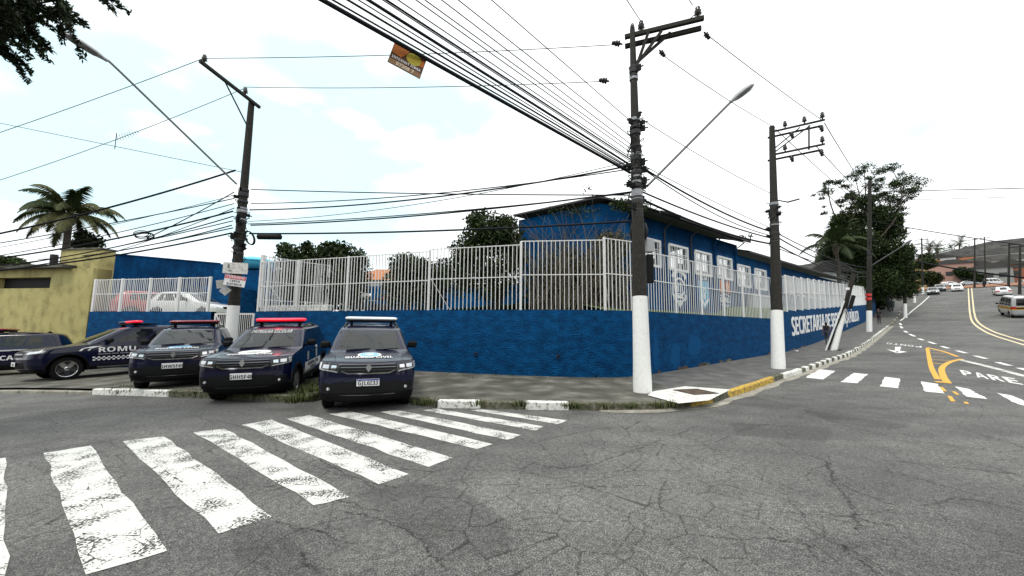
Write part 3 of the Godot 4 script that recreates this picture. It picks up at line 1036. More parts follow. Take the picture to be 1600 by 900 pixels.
func compound() -> void:
	var path := wall_front
	var cw := thing("compound_wall", "long rough blue stucco wall under the tall white picket fence, bending round the corner", "wall", Vector3.ZERO)
	part("masonry", smooth_wall(path, 2.13, 0.2), M.stucco, cw)
	for q in [[743, 553], [872, 557]]:
		var hit: Vector3 = path[0]
		for a in even(path, 0.05):
			if absf(to_px(Vector3(a.x, 0.9, a.z)).x - q[0]) < absf(to_px(Vector3(hit.x, 0.9, hit.z)).x - q[0]): hit = a
		var dp := MB.new()
		dp.lathe([Vector2(0.0, -0.03), Vector2(0.035, -0.03), Vector2(0.035, 0.05), Vector2(0.05, 0.05), Vector2(0.05, -0.03)], 12, Transform3D(Basis(Vector3.RIGHT, PI / 2), Vector3(hit.x, wp(q[0], q[1], -hit.z).y, hit.z + 0.02)))
		part("drain_pipe", dp, M.dark_grey, cw)
	# side wall in steps, with the painted name
	var w := thing("lettered_wall", "blue wall climbing the side street with large white painted lettering", "wall", Vector3.ZERO)
	var run := []
	var tops := []
	var t := 0.35
	while t < 50.1:
		run.append(tnw(t, 0)); tops.append(side_top(t))
		if absf(fposmod(t - 11.2 + 1e-4, 1.75)) < 0.3 and t > 11.0:
			run.append(tnw(t + 0.004, 0)); tops.append(side_top(t + 0.3))
		var nxt := t + 0.35
		if t < 11.2 and nxt > 11.2 and t < 11.19: nxt = 11.2
		t = nxt
	var flat := wall_strip(run, tops, 0.2)
	part("masonry", flat, M.stucco, w)
	var repaint := mat(lin(0.003, 0.068, 0.195), 0.8)
	repaint.metallic_specular = 0.22
	for q in [[[1.6, 0.55], [1.75, 0.95], [2.0, 1.15], [2.25, 1.0], [2.2, 0.5], [1.95, 0.3]], [[2.75, 0.75], [2.8, 1.2], [3.05, 1.42], [3.5, 1.4], [3.75, 1.15], [3.6, 0.8], [3.2, 0.62]], [[0.75, 0.3], [0.7, 1.1], [0.85, 1.5], [1.0, 1.1], [0.95, 0.35]]]:
		var rp := MB.new()
		var pg := PackedVector2Array()
		for c in q.size():
			var c0 := Vector2(q[c][0], q[c][1])
			var c1 := Vector2(q[(c + 1) % q.size()][0], q[(c + 1) % q.size()][1])
			for e in 4: pg.append(c0.lerp(c1, e / 4.0) + Vector2(rng.randf_range(-0.04, 0.04), rng.randf_range(-0.05, 0.05)))
		rp.prism(pg, 0.003, Transform3D(Basis(Vector3(0.8, 0, -0.6), Vector3.UP, Vector3(0.6, 0, 0.8)), tn(0.0, 0.002)))
		part("repainted_patch", rp, repaint, w)
	for i in 22:
		# flakes of bare render at the wall's foot
		var t0 := rng.randf_range(0.6, 16.0)
		var pg := PackedVector2Array()
		var rw := rng.randf_range(0.05, 0.26)
		for e in 9:
			var a := TAU * e / 9.0
			pg.append(Vector2(cos(a) * rw, maxf(-0.05, sin(a) * rng.randf_range(0.02, 0.09))))
		var p0 := tnw(t0, 0.002)
		var fk := MB.new()
		fk.prism(pg, 0.003, Transform3D(Basis(Vector3(0.8, 0, -0.6), Vector3.UP, Vector3(0.6, 0, 0.8)), Vector3(p0.x, G(p0.x, p0.z) + 0.2, p0.z)))
		part("flaked_patch", fk, M.rust if i % 3 else M.kerb_bare, w)
	var x := 13.0
	var str_ := "SECRETARIA DE SEGURANÇA PÚBLICA"
	var tm := text_mesh("SECRETARIA DE SEGURANÇA PÚBLICA", 0.94, 0.02)
	var total := tm.get_aabb().size.x
	var k := 28.6 / total
	for ch in str_:
		var one := text_mesh(ch, 0.94, 0.02)
		var adv := 0.24
		if ch != " ":
			var left := one.get_aabb().position.x
			adv = one.get_aabb().size.x + 0.07
			var at := x
			var mesh := bent(one, func(p: Vector3) -> Vector3:
				var tt := at + (p.x - left) * k
				var q := tnw(tt, 0.012 + p.z)
				return Vector3(q.x, 1.34 + (tt - 13.0) * 0.0515 + p.y, q.z))
			var o := part("letter", mesh, M.white_paint, w)
		x += adv * k
	# tall fence on the front wall
	var inset := []
	for i in path.size(): inset.append(inner(path[i], 0.1, path, i))
	inset = even(inset, 0.05)
	var gp := []
	for px in [395, 418, 542, 670, 813, 945, 1006]:
		var best: Vector3 = inset[0]
		for q in inset:
			if absf(to_px(Vector3(q.x, 3.0, q.z)).x - px) < absf(to_px(Vector3(best.x, 3.0, best.z)).x - px): best = q
		gp.append(best)
	picket_fence("picket_fence", "tall white picket fence on the rough blue wall facing the parked patrol cars", inset, func(_p): return 2.13, func(p): return 2.12 + 0.12 * clampf(p.x / 3.0, -1.0, 1.0), 2.72, 0.136, 0.021, 0.075, [0.5, 0.985], true, gp)
	# side fence
	var line := []
	for i in 1000:
		line.append(tnw(0.55 + i * 0.05, -0.1))
		if i * 0.05 > 49.0: break
	var tt_of := func(p: Vector3) -> float: return along(p.x, p.z)
	picket_fence("picket_fence", "white picket fence above the lettered blue wall, stepping up the side street", line, func(p): return side_top(tt_of.call(p)), func(p): return side_fence_top(tt_of.call(p)) - side_top(tt_of.call(p)), 1.75, 0.146, 0.016, 0.06, [0.52, 0.985], false)
	# left wall with its lower fence, gate between
	var lp := []
	for i in 17: lp.append(Vector3(lerpf(-18.4, -12.0, i / 16.0), 0, lerpf(-16.9, -15.5, i / 16.0)))
	solo("low_wall", smooth_wall(lp, 2.12, 0.2), M.stucco, "short blue wall behind the parked patrol pickup, beside the yellow house", "wall")
	var li := []
	for i in lp.size(): li.append(inner(lp[i], 0.1, lp, i))
	picket_fence("picket_fence", "low white picket fence with round-topped posts beside the yellow house", even(li, 0.05), func(_p): return 2.12, func(_p): return 1.42, 1.56, 0.1, 0.018, 0.09, [0.54, 0.98], false)
	# gate
	var gate := thing("metal_gate", "white barred sliding gate half hidden behind the pole with taped notices", "gate", Vector3.ZERO)
	var g0 := Vector3(-11.85, -0.25, -15.55)
	var g1 := Vector3(-10.15, -0.25, -15.3)
	for f in [0.0, 1.0]:
		var mb := MB.new()
		var p := g0.lerp(g1, f)
		mb.rbox(p + Vector3(0, 1.15, 0), Vector3(0.07, 2.3, 0.07), 0.006)
		part("gate_post", mb, M.white_metal, gate)
	for h in [0.25, 1.15, 2.28]:
		var mb := MB.new()
		mb.bar(g0 + Vector3(0, h, 0), g1 + Vector3(0, h, 0), 0.04, 0.05)
		part("rail", mb, M.white_metal, gate)
	var gb := MB.new()
	gb.rbox(Vector3.ZERO, Vector3(0.018, 2.25, 0.018), 0.0)
	var gm := gb.mesh()
	for i in range(1, 20):
		var o := part("bar", gm, M.white_metal, gate)
		o.position = g0.lerp(g1, i / 20.0) + Vector3(0, 1.2, 0)
	var dm := MB.new()
	dm.bar(g0.lerp(g1, 0.02) + Vector3(0, 2.25, 0.03), g0.lerp(g1, 0.45) + Vector3(0, 1.2, 0.03), 0.03, 0.03)
	dm.bar(g0.lerp(g1, 0.98) + Vector3(0, 1.1, 0.03), g0.lerp(g1, 0.6) + Vector3(0, 0.3, 0.03), 0.03, 0.03)
	part("brace", dm, M.white_metal, gate)
	# doorway fence running back from the front wall's left end
	var back := []
	for i in 60: back.append(Vector3(-10.0 + 0.035 * i, 0, -15.35 - 0.05 * i))
	picket_fence("picket_fence", "white picket fence running back from the gate over a white-painted step", back, func(_p): return 2.3, func(_p): return 2.1, 1.4, 0.12, 0.02, 0.13, [0.15, 0.5, 0.98], false)
	var mb := MB.new()
	for r in 2:
		for c in 10:
			mb.rbox(Vector3(-9.85 + c * 0.33, 2.2 + r * 0.12, -15.55 + 0.13 * c - 0.02 * r), Vector3(0.31, 0.11, 0.24), 0.01, Basis(Vector3.UP, -0.36))
	solo("masonry_step", mb, M.kerb_white, "white-painted block step under the picket fence beside the gate", "step")
	# yard
	mb = MB.new()
	var rows := []
	var outer := []
	for p in lp: outer.append([p, 2.04])
	for i in range(0, path.size(), 3): outer.append([path[i], 2.05])
	for p in wall_side:
		var tt := along(p.x, p.z)
		outer.append([p, side_top(tt) - 0.08])
	for o in outer:
		var p: Vector3 = o[0]
		var row := PackedVector3Array()
		var inward := Vector3(-0.6, 0, -0.8) if aside(p.x, p.z) > -1.0 and along(p.x, p.z) > 0.0 else Vector3(0.15, 0, -1).normalized()
		for s in [0.12, 1.2, 2.6, 4.4, 9.0, 24.0]:
			row.append(p + inward * s + Vector3(0, o[1] + smoothstep(0.0, 4.4, s) * (0.62 if along(p.x, p.z) > 0 else 0.05), 0))
		rows.append(row)
	mb.grid(rows)
	struct("yard", mb, M.lawn)
	main_building()
	left_buildings()
func main_building() -> void:
	# long blue building parallel to the side street; b(t, n) on its street face
	var O := Vector3(5.9, 0, -16.8)
	var D := Vector3(0.8, 0, -0.6)
	var Nn := Vector3(0.6, 0, 0.8)
	var B := Basis(D, Vector3.UP, Nn)
	var b := func(t: float, y: float, n := 0.0) -> Vector3: return O + D * t + Nn * n + Vector3(0, y, 0)
	var root := thing("blue_building", "long blue building with white-framed barred windows behind the side street fence", "building", Vector3.ZERO)
	var E1 := 6.72
	var E2 := 6.12
	var F0 := 2.3
	var top_a := E1 - 0.18
	var top_b := E2 - 0.15
	# face with openings left for the windows: piers, band under, band over
	var wins := []
	var t := 1.8
	for i in 10:
		wins.append([t, t + 1.62, 4.42 - (0.25 if t > 8.6 else 0.0), 5.58 - (0.2 if t > 8.6 else 0.0)])
		t += 2.36
	wins.insert(0, [-0.55, 1.05, 4.42, 5.58])
	var mb := MB.new()
	var cur := -1.2
	for i in wins.size() + 1:
		var stop: float = wins[i][0] if i < wins.size() else 30.0
		var topy := top_a if stop < 9.4 else top_b
		if cur < 9.2 and stop > 9.2:
			mb.quad(b.call(cur, F0), b.call(stop, F0), b.call(stop, top_b), b.call(cur, top_b))
		else: mb.quad(b.call(cur, F0), b.call(stop, F0), b.call(stop, topy), b.call(cur, topy))
		if i < wins.size():
			var w: Array = wins[i]
			var ty := top_a if w[1] < 9.4 else top_b
			mb.quad(b.call(w[0], F0), b.call(w[1], F0), b.call(w[1], w[2]), b.call(w[0], w[2]))
			mb.quad(b.call(w[0], w[3]), b.call(w[1], w[3]), b.call(w[1], ty), b.call(w[0], ty))
			for e in [0, 1]: mb.quad(b.call(w[e], w[2]), b.call(w[e], w[3]), b.call(w[e], w[3], -0.22), b.call(w[e], w[2], -0.22))
			for e in [2, 3]: mb.quad(b.call(w[0], w[e]), b.call(w[1], w[e]), b.call(w[1], w[e], -0.22), b.call(w[0], w[e], -0.22))
			mb.quad(b.call(w[0], w[2], -2.5), b.call(w[1], w[2], -2.5), b.call(w[1], w[3], -2.5), b.call(w[0], w[3], -2.5))
			cur = w[1]
	mb.quad(b.call(-1.2, E1 - 0.9), b.call(9.0, E1 - 0.9), b.call(9.0, top_a), b.call(-1.2, top_a))
	part("street_wall", mb, M.blue_smooth, root)
	# end wall of the first block, facing the crossing, with the roof's outline
	var L0: Vector3 = b.call(-1.2, 0.0)
	var ED := Vector3(-0.93, 0, -0.37)
	var e := func(l: float, y: float, out := 0.0) -> Vector3: return L0 + ED * l + Vector3(-0.37, 0, 0.93) * out + Vector3(0, y, 0)
	mb = MB.new()
	var prof := [[0.0, 6.6], [0.9, 7.0], [1.2, 7.08], [5.0, 6.68]]
	for i in prof.size() - 1:
		mb.quad(e.call(prof[i][0], F0 - 0.3), e.call(prof[i + 1][0], F0 - 0.3), e.call(prof[i + 1][0], prof[i + 1][1]), e.call(prof[i][0], prof[i][1]))
	mb.quad(e.call(5.0, F0 - 0.3), e.call(5.0, F0 - 0.3, -9.0), e.call(5.0, 6.68, -9.0), e.call(5.0, 6.68))
	part("end_wall", mb, M.blue_smooth, root)
	# roofs with real thickness and overhang
	mb = MB.new()
	var rp := [[-0.75, 6.5], [0.9, 7.14], [1.2, 7.22], [5.15, 6.80]]
	for i in rp.size() - 1:
		for lift in [0.0, 0.08]:
			mb.quad(e.call(rp[i][0], rp[i][1] + lift, 0.35), e.call(rp[i + 1][0], rp[i + 1][1] + lift, 0.35), b.call(9.3, rp[i + 1][1] + lift, -rp[i + 1][0] * 0.9), b.call(9.3, rp[i][1] + lift, -rp[i][0] * 0.9))
		mb.quad(e.call(rp[i][0], rp[i][1], 0.35), e.call(rp[i + 1][0], rp[i + 1][1], 0.35), e.call(rp[i + 1][0], rp[i + 1][1] + 0.08, 0.35), e.call(rp[i][0], rp[i][1] + 0.08, 0.35))
	part("roof", mb, M.roof, root)
	var roof2 := MB.new()
	# eave strips along the street
	for s in [[-1.5, 9.3, E1], [9.05, 30.4, E2]]:
		var a: Vector3 = b.call(s[0], s[2] - 0.05, 0.62)
		var c: Vector3 = b.call(s[1], s[2] - 0.05, 0.62)
		roof2.bar(a, c, 0.05, 0.10)
		for lift in [0.0, 0.10]:
			roof2.quad(b.call(s[0], s[2] - 0.08 + lift, 0.62), b.call(s[1], s[2] - 0.08 + lift, 0.62), b.call(s[1], s[2] + 0.65 + lift, -1.8), b.call(s[0], s[2] + 0.65 + lift, -1.8))
		roof2.quad(b.call(s[1], s[2] - 0.08, 0.62), b.call(s[1], s[2] + 0.02, 0.62), b.call(s[1], s[2] + 0.75, -1.8), b.call(s[1], s[2] + 0.65, -1.8))
	part("eaves", roof2, M.roof, root)
	# brackets and downpipes
	for tt in [1.35, 3.7, 6.1, 8.6, 13.4]:
		mb = MB.new()
		var top := E1 - 0.2 if tt < 9 else E2 - 0.2
		mb.tube([b.call(tt, top, 0.55), b.call(tt, top - 0.3, 0.08), b.call(tt, F0, 0.06)], [0.035], 7)
		part("downpipe", mb, M.blue_smooth if tt > 5 else M.roof, root)
	for w in wins:
		var o := part("window", MB.new() if false else window_frame(b, w), M.white_metal, root)
		var pane := MB.new()
		pane.quad(b.call(w[0] + 0.05, w[2] + 0.05, -0.12), b.call(w[1] - 0.05, w[2] + 0.05, -0.12), b.call(w[1] - 0.05, w[3] - 0.05, -0.12), b.call(w[0] + 0.05, w[3] - 0.05, -0.12))
		part("pane", pane, M.pane, o)
		var gr := MB.new()
		for i in range(1, 7):
			var x := lerpf(w[0], w[1], i / 7.0)
			gr.bar(b.call(x, w[2] + 0.03, 0.03), b.call(x, w[3] - 0.03, 0.03), 0.026, 0.026)
		gr.bar(b.call(w[0], lerpf(w[2], w[3], 0.66), 0.03), b.call(w[1], lerpf(w[2], w[3], 0.66), 0.03), 0.03, 0.03)
		part("grille", gr, M.white_metal, o)
	# painted emblems under the windows
	emblem_a(b.call(2.62, 3.55, 0.004), B.scaled_local(Vector3(1.12, 1.08, 1)), root)
	emblem_b(b.call(4.95, 3.55, 0.004), B.scaled_local(Vector3(1.12, 1.08, 1)), root)
	emblem_c(b.call(7.25, 3.6, 0.004), B.scaled_local(Vector3(1.12, 1.08, 1)), root)
	# things along the building's foot, seen through the fence
	var pl := MB.new()
	pl.rbox(b.call(11.0, 3.2, 0.25), Vector3(2.4, 1.1, 0.3), 0.02, B)
	solo("wall_panel", pl, M.light_grey, "pale panel leaning on the blue building below its windows", "panel")
func window_frame(b: Callable, w: Array) -> MB:
	var mb := MB.new()
	var f := func(x0, y0, x1, y1, th) -> void: mb.bar(b.call(x0, y0, 0.004), b.call(x1, y1, 0.004), th, th)
	var h := 0.035
	f.call(w[0] - 0.04, w[2], w[1] + 0.04, w[2], 0.11)
	f.call(w[0] - 0.04, w[3], w[1] + 0.04, w[3], 0.11)
	f.call(w[0], w[2], w[0], w[3], 0.11)
	f.call(w[1], w[2], w[1], w[3], 0.11)
	mb.bar(b.call((w[0] + w[1]) * 0.5, w[2], -0.1), b.call((w[0] + w[1]) * 0.5, w[3], -0.1), 0.05, 0.05)
	mb.bar(b.call(w[0], lerpf(w[2], w[3], 0.62), -0.1), b.call(w[1], lerpf(w[2], w[3], 0.62), -0.1), 0.05, 0.05)
	return mb
func flat_shape(poly: Array, T: Transform3D, m: Material, parent: Node, called: String, depth := 0.006) -> Node:
	var mb := MB.new()
	var pg := PackedVector2Array()
	for p in poly: pg.append(Vector2(p[0], p[1]))
	mb.prism(pg, depth, T)
	return part(called, mb, m, parent)
func ring_shape(mb: MB, T: Transform3D, r0: float, r1: float, a0: float, a1: float, depth: float, sx := 1.0, sy := 1.0) -> void:
	var pg := PackedVector2Array()
	var n := 18
	for i in n + 1:
		var a := lerpf(a0, a1, float(i) / n)
		pg.append(Vector2(cos(a) * r1 * sx, sin(a) * r1 * sy))
	for i in n + 1:
		var a := lerpf(a1, a0, float(i) / n)
		pg.append(Vector2(cos(a) * r0 * sx, sin(a) * r0 * sy))
	mb.prism(pg, depth, T)
func emblem_a(c: Vector3, B: Basis, root: Node) -> void:
	# tall white crest: scroll on top, ringed tower, ribbon and point
	var T := Transform3D(B, c)
	var em := Node3D.new()
	em.name = "painted_crest"
	root.add_child(em, true)
	var mb := MB.new()
	ring_shape(mb, T.translated_local(Vector3(0, 0.18, 0)), 0.52, 0.68, 0.5, PI - 0.5, 0.006)
	ring_shape(mb, T.translated_local(Vector3(0, 0.05, 0)), 0.36, 0.44, 0.0, TAU * 0.999, 0.006)
	ring_shape(mb, T.translated_local(Vector3(0, -0.05, 0)), 0.50, 0.56, -2.8, -0.35, 0.006, 0.95, 1.1)
	ring_shape(mb, T.translated_local(Vector3(0, -0.1, 0)), 0.58, 0.63, 2.7, 3.9, 0.006, 0.95, 1.0)
	ring_shape(mb, T.translated_local(Vector3(0, -0.1, 0)), 0.58, 0.63, -0.75, 0.45, 0.006, 0.95, 1.0)
	for q in [[-0.22, -0.02, 0.05, 0.3], [-0.08, 0.05, 0.06, 0.42], [0.08, 0.05, 0.06, 0.42], [0.22, -0.02, 0.05, 0.3], [0, -0.24, 0.55, 0.05], [0, -0.4, 0.62, 0.09]]:
		mb.rbox(T * Vector3(q[0], q[1], 0.004), Vector3(q[2], q[3], 0.006), 0.0, B)
	mb.prism(PackedVector2Array([Vector2(-0.3, -0.52), Vector2(0.3, -0.52), Vector2(0, -0.86)]), 0.006, T)
	part("crest_print", mb, M.white_paint, em)
func emblem_b(c: Vector3, B: Basis, root: Node) -> void:
	var T := Transform3D(B, c)
	var em := Node3D.new()
	em.name = "painted_crest"
	root.add_child(em, true)
	flat_shape([[-0.42, 0.5], [-0.46, 0.2], [-0.4, -0.1], [-0.46, -0.42], [0, -0.82], [0.46, -0.42], [0.4, -0.1], [0.46, 0.2], [0.42, 0.5]], T, mat(lin(0.12, 0.42, 0.62), 0.7), em, "crest_field")
	var mb := MB.new()
	mb.prism(PackedVector2Array([Vector2(-0.4, -0.36), Vector2(0, -0.72), Vector2(0.4, -0.36), Vector2(0.3, -0.3), Vector2(0, -0.55), Vector2(-0.3, -0.3)]), 0.004, T.translated_local(Vector3(0, 0, 0.008)))
	ring_shape(mb, T.translated_local(Vector3(0.02, 0.02, 0.008)), 0.07, 0.14, 0.0, TAU * 0.999, 0.004)
	mb.rbox(T * Vector3(0.02, -0.2, 0.01), Vector3(0.12, 0.3, 0.006), 0.0, B)
	mb.rbox(T * Vector3(-0.18, -0.22, 0.01), Vector3(0.16, 0.05, 0.006), 0.0, B)
	part("crest_print", mb, M.white_paint, em)
	text_part("GCM", T * Transform3D(Basis(), Vector3(0, 0.56, 0.002)), 0.17, M.white_paint, em)
func emblem_c(c: Vector3, B: Basis, root: Node) -> void:
	var T := Transform3D(B, c)
	var em := Node3D.new()
	em.name = "painted_crest"
	root.add_child(em, true)
	var pg := PackedVector2Array()
	flat_shape([[-0.5, 0.02], [-0.5, 0.66], [-0.1, 0.66], [-0.02, 0.4], [-0.1, 0.02]], T, mat(lin(0.62, 0.22, 0.10), 0.7), em, "painted_half")
	flat_shape([[0.5, 0.02], [0.5, 0.66], [0.1, 0.66], [0.02, 0.4], [0.1, 0.02]], T, mat(lin(0.50, 0.13, 0.07), 0.7), em, "painted_half")
	for s in [-1, 1]:
		var mb := MB.new()
		ring_shape(mb, T.translated_local(Vector3(s * 0.26, 0.38, 0.007)), 0.02, 0.15, 0.0, TAU * 0.999, 0.003, 1.0, 1.3)
		part("painted_figure", mb, mat(lin(0.72, 0.42, 0.24), 0.7), em)
	flat_shape([[-0.55, -0.12], [0, 0.0], [0.55, -0.12], [0.55, -0.16], [0, -0.04], [-0.55, -0.16]], T, M.white_paint, em, "painted_roof")
	text_part("GPMU", T * Transform3D(Basis(), Vector3(0, -0.46, 0.002)), 0.26, M.white_paint, em)
	var mb2 := MB.new()
	mb2.rbox(T * Vector3(0, -0.58, 0.004), Vector3(0.9, 0.03, 0.006), 0.0, B)
	mb2.rbox(T * Vector3(0, -0.66, 0.004), Vector3(0.7, 0.03, 0.006), 0.0, B)
	part("painted_line", mb2, M.white_paint, em)
func text_part(s: String, T: Transform3D, size: float, m: Material, parent: Node, depth := 0.004, stretch := 1.0, called := "lettering") -> Node:
	var t := text_mesh(s, size, depth)
	var mesh := bent(t, func(p: Vector3) -> Vector3: return T * Vector3(p.x * stretch, p.y, p.z))
	return part(called, mesh, m, parent)
func left_buildings() -> void:
	# yellow house: front block with a flat roof slab and a taller block behind
	var h := thing("yellow_house", "stained yellow plaster house with a flat roof slab and a slot window", "house", Vector3.ZERO)
	var z0 := -17.0
	var p1 := Vector3(-18.55, 0, -17.0)
	var D := Vector3(-0.985, 0, -0.17)
	var N2 := Vector3(-0.17, 0, 0.985)
	var f := func(l: float, y: float, n := 0.0) -> Vector3: return p1 + D * l + N2 * n + Vector3(0, y, 0)
	var mb := MB.new()
	var cut := [2.35, 5.6, 3.18, 3.68]
	var tp := 4.05
	mb.quad(f.call(0.0, -1.2), f.call(cut[0], -1.2), f.call(cut[0], tp), f.call(0.0, tp))
	mb.quad(f.call(cut[0], -1.2), f.call(cut[1], -1.2), f.call(cut[1], cut[2]), f.call(cut[0], cut[2]))
	mb.quad(f.call(cut[0], cut[3]), f.call(cut[1], cut[3]), f.call(cut[1], tp), f.call(cut[0], tp))
	mb.quad(f.call(cut[1], -1.2), f.call(16.0, -1.2), f.call(16.0, tp), f.call(cut[1], tp))
	for k in [2, 3]: mb.quad(f.call(cut[0], cut[k]), f.call(cut[1], cut[k]), f.call(cut[1], cut[k], -0.3), f.call(cut[0], cut[k], -0.3))
	for k in [0, 1]: mb.quad(f.call(cut[k], cut[2]), f.call(cut[k], cut[3]), f.call(cut[k], cut[3], -0.3), f.call(cut[k], cut[2], -0.3))
	mb.quad(f.call(0.0, -1.2), f.call(0.0, tp), f.call(0.0, tp, -0.7), f.call(0.0, -1.2, -0.7))
	part("front_wall", mb, M.plaster_yellow, h)
	mb = MB.new()
	mb.quad(f.call(cut[0], cut[2], -0.28), f.call(cut[1], cut[2], -0.28), f.call(cut[1], cut[3], -0.28), f.call(cut[0], cut[3], -0.28))
	part("window", mb, M.black, h)
	mb = MB.new()
	mb.rbox(f.call(8.65, 4.13, -1.6), Vector3(14.9, 0.16, 3.9), 0.02, Basis(D, Vector3.UP, N2))
	part("roof_slab", mb, M.concrete, h)
	# taller block
	mb = MB.new()
	mb.rbox(f.call(1.1, 1.87, -0.45), Vector3(2.2, 6.14, 0.6), 0.0, Basis(D, Vector3.UP, N2))
	part("tower", mb, M.plaster_yellow, h)
	mb = MB.new()
	mb.rbox(f.call(1.1, 4.97, -0.45), Vector3(2.3, 0.07, 0.7), 0.0, Basis(D, Vector3.UP, N2))
	part("coping", mb, M.concrete, h)
	# blue building behind the low fence
	var bl := thing("blue_shed", "plain blue flat-topped building behind the low white fence", "building", Vector3.ZERO)
	mb = MB.new()
	var a := wp(160, 396, 18.0)
	var b := wp(344, 412, 24.5)
	mb.quad(Vector3(a.x, 1.6, a.z), Vector3(b.x, 1.6, b.z), b, a)
	var c := b + Vector3(0.6, 0, -9.0)
	var d := a + Vector3(-1.0, 0, -9.0)
	mb.quad(Vector3(b.x, 1.6, b.z), Vector3(c.x, 1.6, c.z), c, b)
	mb.quad(a, b, c, d)
	part("wall", mb, M.blue_smooth, bl)
	mb = MB.new()
	mb.bar(a + Vector3(0, 0.02, 0.02), b + Vector3(0, 0.02, 0.02), 0.12, 0.05)
	part("coping", mb, M.blue_smooth, bl)
	# guard room by the gate
	var gr := thing("guard_room", "small dark blue gatehouse with an open shaded front behind the barred gate", "building", Vector3.ZERO)
	mb = MB.new()
	a = wp(330, 448, 19.0)
	b = wp(352, 448, 19.0)
	var a2 := wp(330, 486, 19.0)
	mb.rbox(Vector3((a.x + b.x) * 0.5 - 0.1, 2.2, a.z - 1.0), Vector3(1.4, 2.6, 2.0), 0.01)
	part("side_wall", mb, M.stucco, gr)
	mb = MB.new()
	var q := wp(392, 422, 21.0)
	mb.rbox(Vector3(q.x - 0.4, 3.9, -22.0), Vector3(3.4, 1.45, 1.8), 0.01)
	part("upper_wall", mb, M.blue_smooth, gr)
	mb = MB.new()
	mb.rbox(Vector3(q.x - 0.4, 1.75, -22.4), Vector3(3.4, 2.3, 1.0), 0.01)
	part("back_wall", mb, M.stucco, gr)
	# water tank
	var tk := thing("water_tank", "light blue round water tank on the roof behind the notice pole", "water tank", wp(398, 422, 22.0), 0.0)
	mb = MB.new()
	mb.lathe([Vector2(0.0, 0.0), Vector2(0.95, 0.0), Vector2(1.05, 0.4)], 24)
	part("tank_body", mb, M.aqua, tk)
	mb = MB.new()
	mb.lathe([Vector2(1.06, 0.4), Vector2(1.12, 0.42), Vector2(1.12, 0.5), Vector2(1.0, 0.56), Vector2(0.4, 0.72), Vector2(0.0, 0.75)], 24)
	part("lid", mb, M.aqua, tk)
	# red-roofed house seen between the bushes
	var rh := thing("red_roofed_house", "distant house with an orange tiled roof seen between the bushes", "house", Vector3.ZERO)
	var c0 := wp(590, 440, 40.0)
	mb = MB.new()
	mb.rbox(Vector3(c0.x, 4.0, c0.z - 3), Vector3(6.0, 5.0, 6.0), 0.0)
	part("wall", mb, M.light_grey, rh)
	mb = MB.new()
	var ry := 6.45
	mb.quad(Vector3(c0.x - 3.4, ry, c0.z + 0.4), Vector3(c0.x + 3.4, ry, c0.z + 0.4), Vector3(c0.x + 1.2, ry + 1.6, c0.z - 3), Vector3(c0.x - 1.2, ry + 1.6, c0.z - 3))
	mb.tri(Vector3(c0.x - 3.4, ry, c0.z + 0.4), Vector3(c0.x - 1.2, ry + 1.6, c0.z - 3), Vector3(c0.x - 3.4, ry, c0.z - 6.4))
	mb.tri(Vector3(c0.x + 3.4, ry, c0.z + 0.4), Vector3(c0.x + 1.2, ry + 1.6, c0.z - 3), Vector3(c0.x + 3.4, ry, c0.z - 6.4))
	part("roof", mb, M.roof_red, rh)
	var bw := thing("yard_wall", "blue yard wall seen through the front fence behind the parked motorcycles", "wall", Vector3.ZERO)
	mb = MB.new()
	var w0 := wp(570, 470, 24.0)
	var w1 := wp(900, 470, 21.0)
	mb.quad(Vector3(w0.x, 1.9, w0.z), Vector3(w1.x, 1.9, w1.z), Vector3(w1.x, 4.1, w1.z), Vector3(w0.x, 4.1, w0.z))
	mb.quad(Vector3(w0.x, 4.1, w0.z), Vector3(w1.x, 4.1, w1.z), Vector3(w1.x, 4.1, w1.z - 0.2), Vector3(w0.x, 4.1, w0.z - 0.2))
	part("masonry", mb, M.blue_smooth, bw)

# ---------- poles, lamps, cables ----------
var PL: Vector3
var PC: Vector3
var PR: Vector3
var P4: Vector3
func pole(called: String, label: String, base: Vector3, top: Vector3, r0: float, r1: float, painted_h: float) -> Node3D:
	var root := thing(called, label, "utility pole", base)
	var v := top - base
	var at := func(h: float) -> Vector3: return v * (h / v.y)
	var rad := func(h: float) -> float: return lerpf(r0, r1, clampf(h / v.y, 0, 1))
	var mb := MB.new()
	var pts := []
	var rr := []
	for i in 9:
		var h := lerpf(painted_h - 0.05, v.y, i / 8.0)
		pts.append(at.call(h)); rr.append(rad.call(h) * (1.0 + 0.02 * sin(i * 2.1)))
	mb.tube(pts, rr, 16)
	part("shaft", mb, M.pole, root)
	if painted_h > 0.2:
		mb = MB.new()
		pts = []
		rr = []
		for i in 7:
			var h := lerpf(-0.2, painted_h, i / 6.0)
			pts.append(at.call(h)); rr.append(rad.call(h) + 0.004 + (0.008 if i == 1 else 0.0))
		mb.tube(pts, rr, 20)
		part("painted_base", mb, M.pole_white, root)
	return root
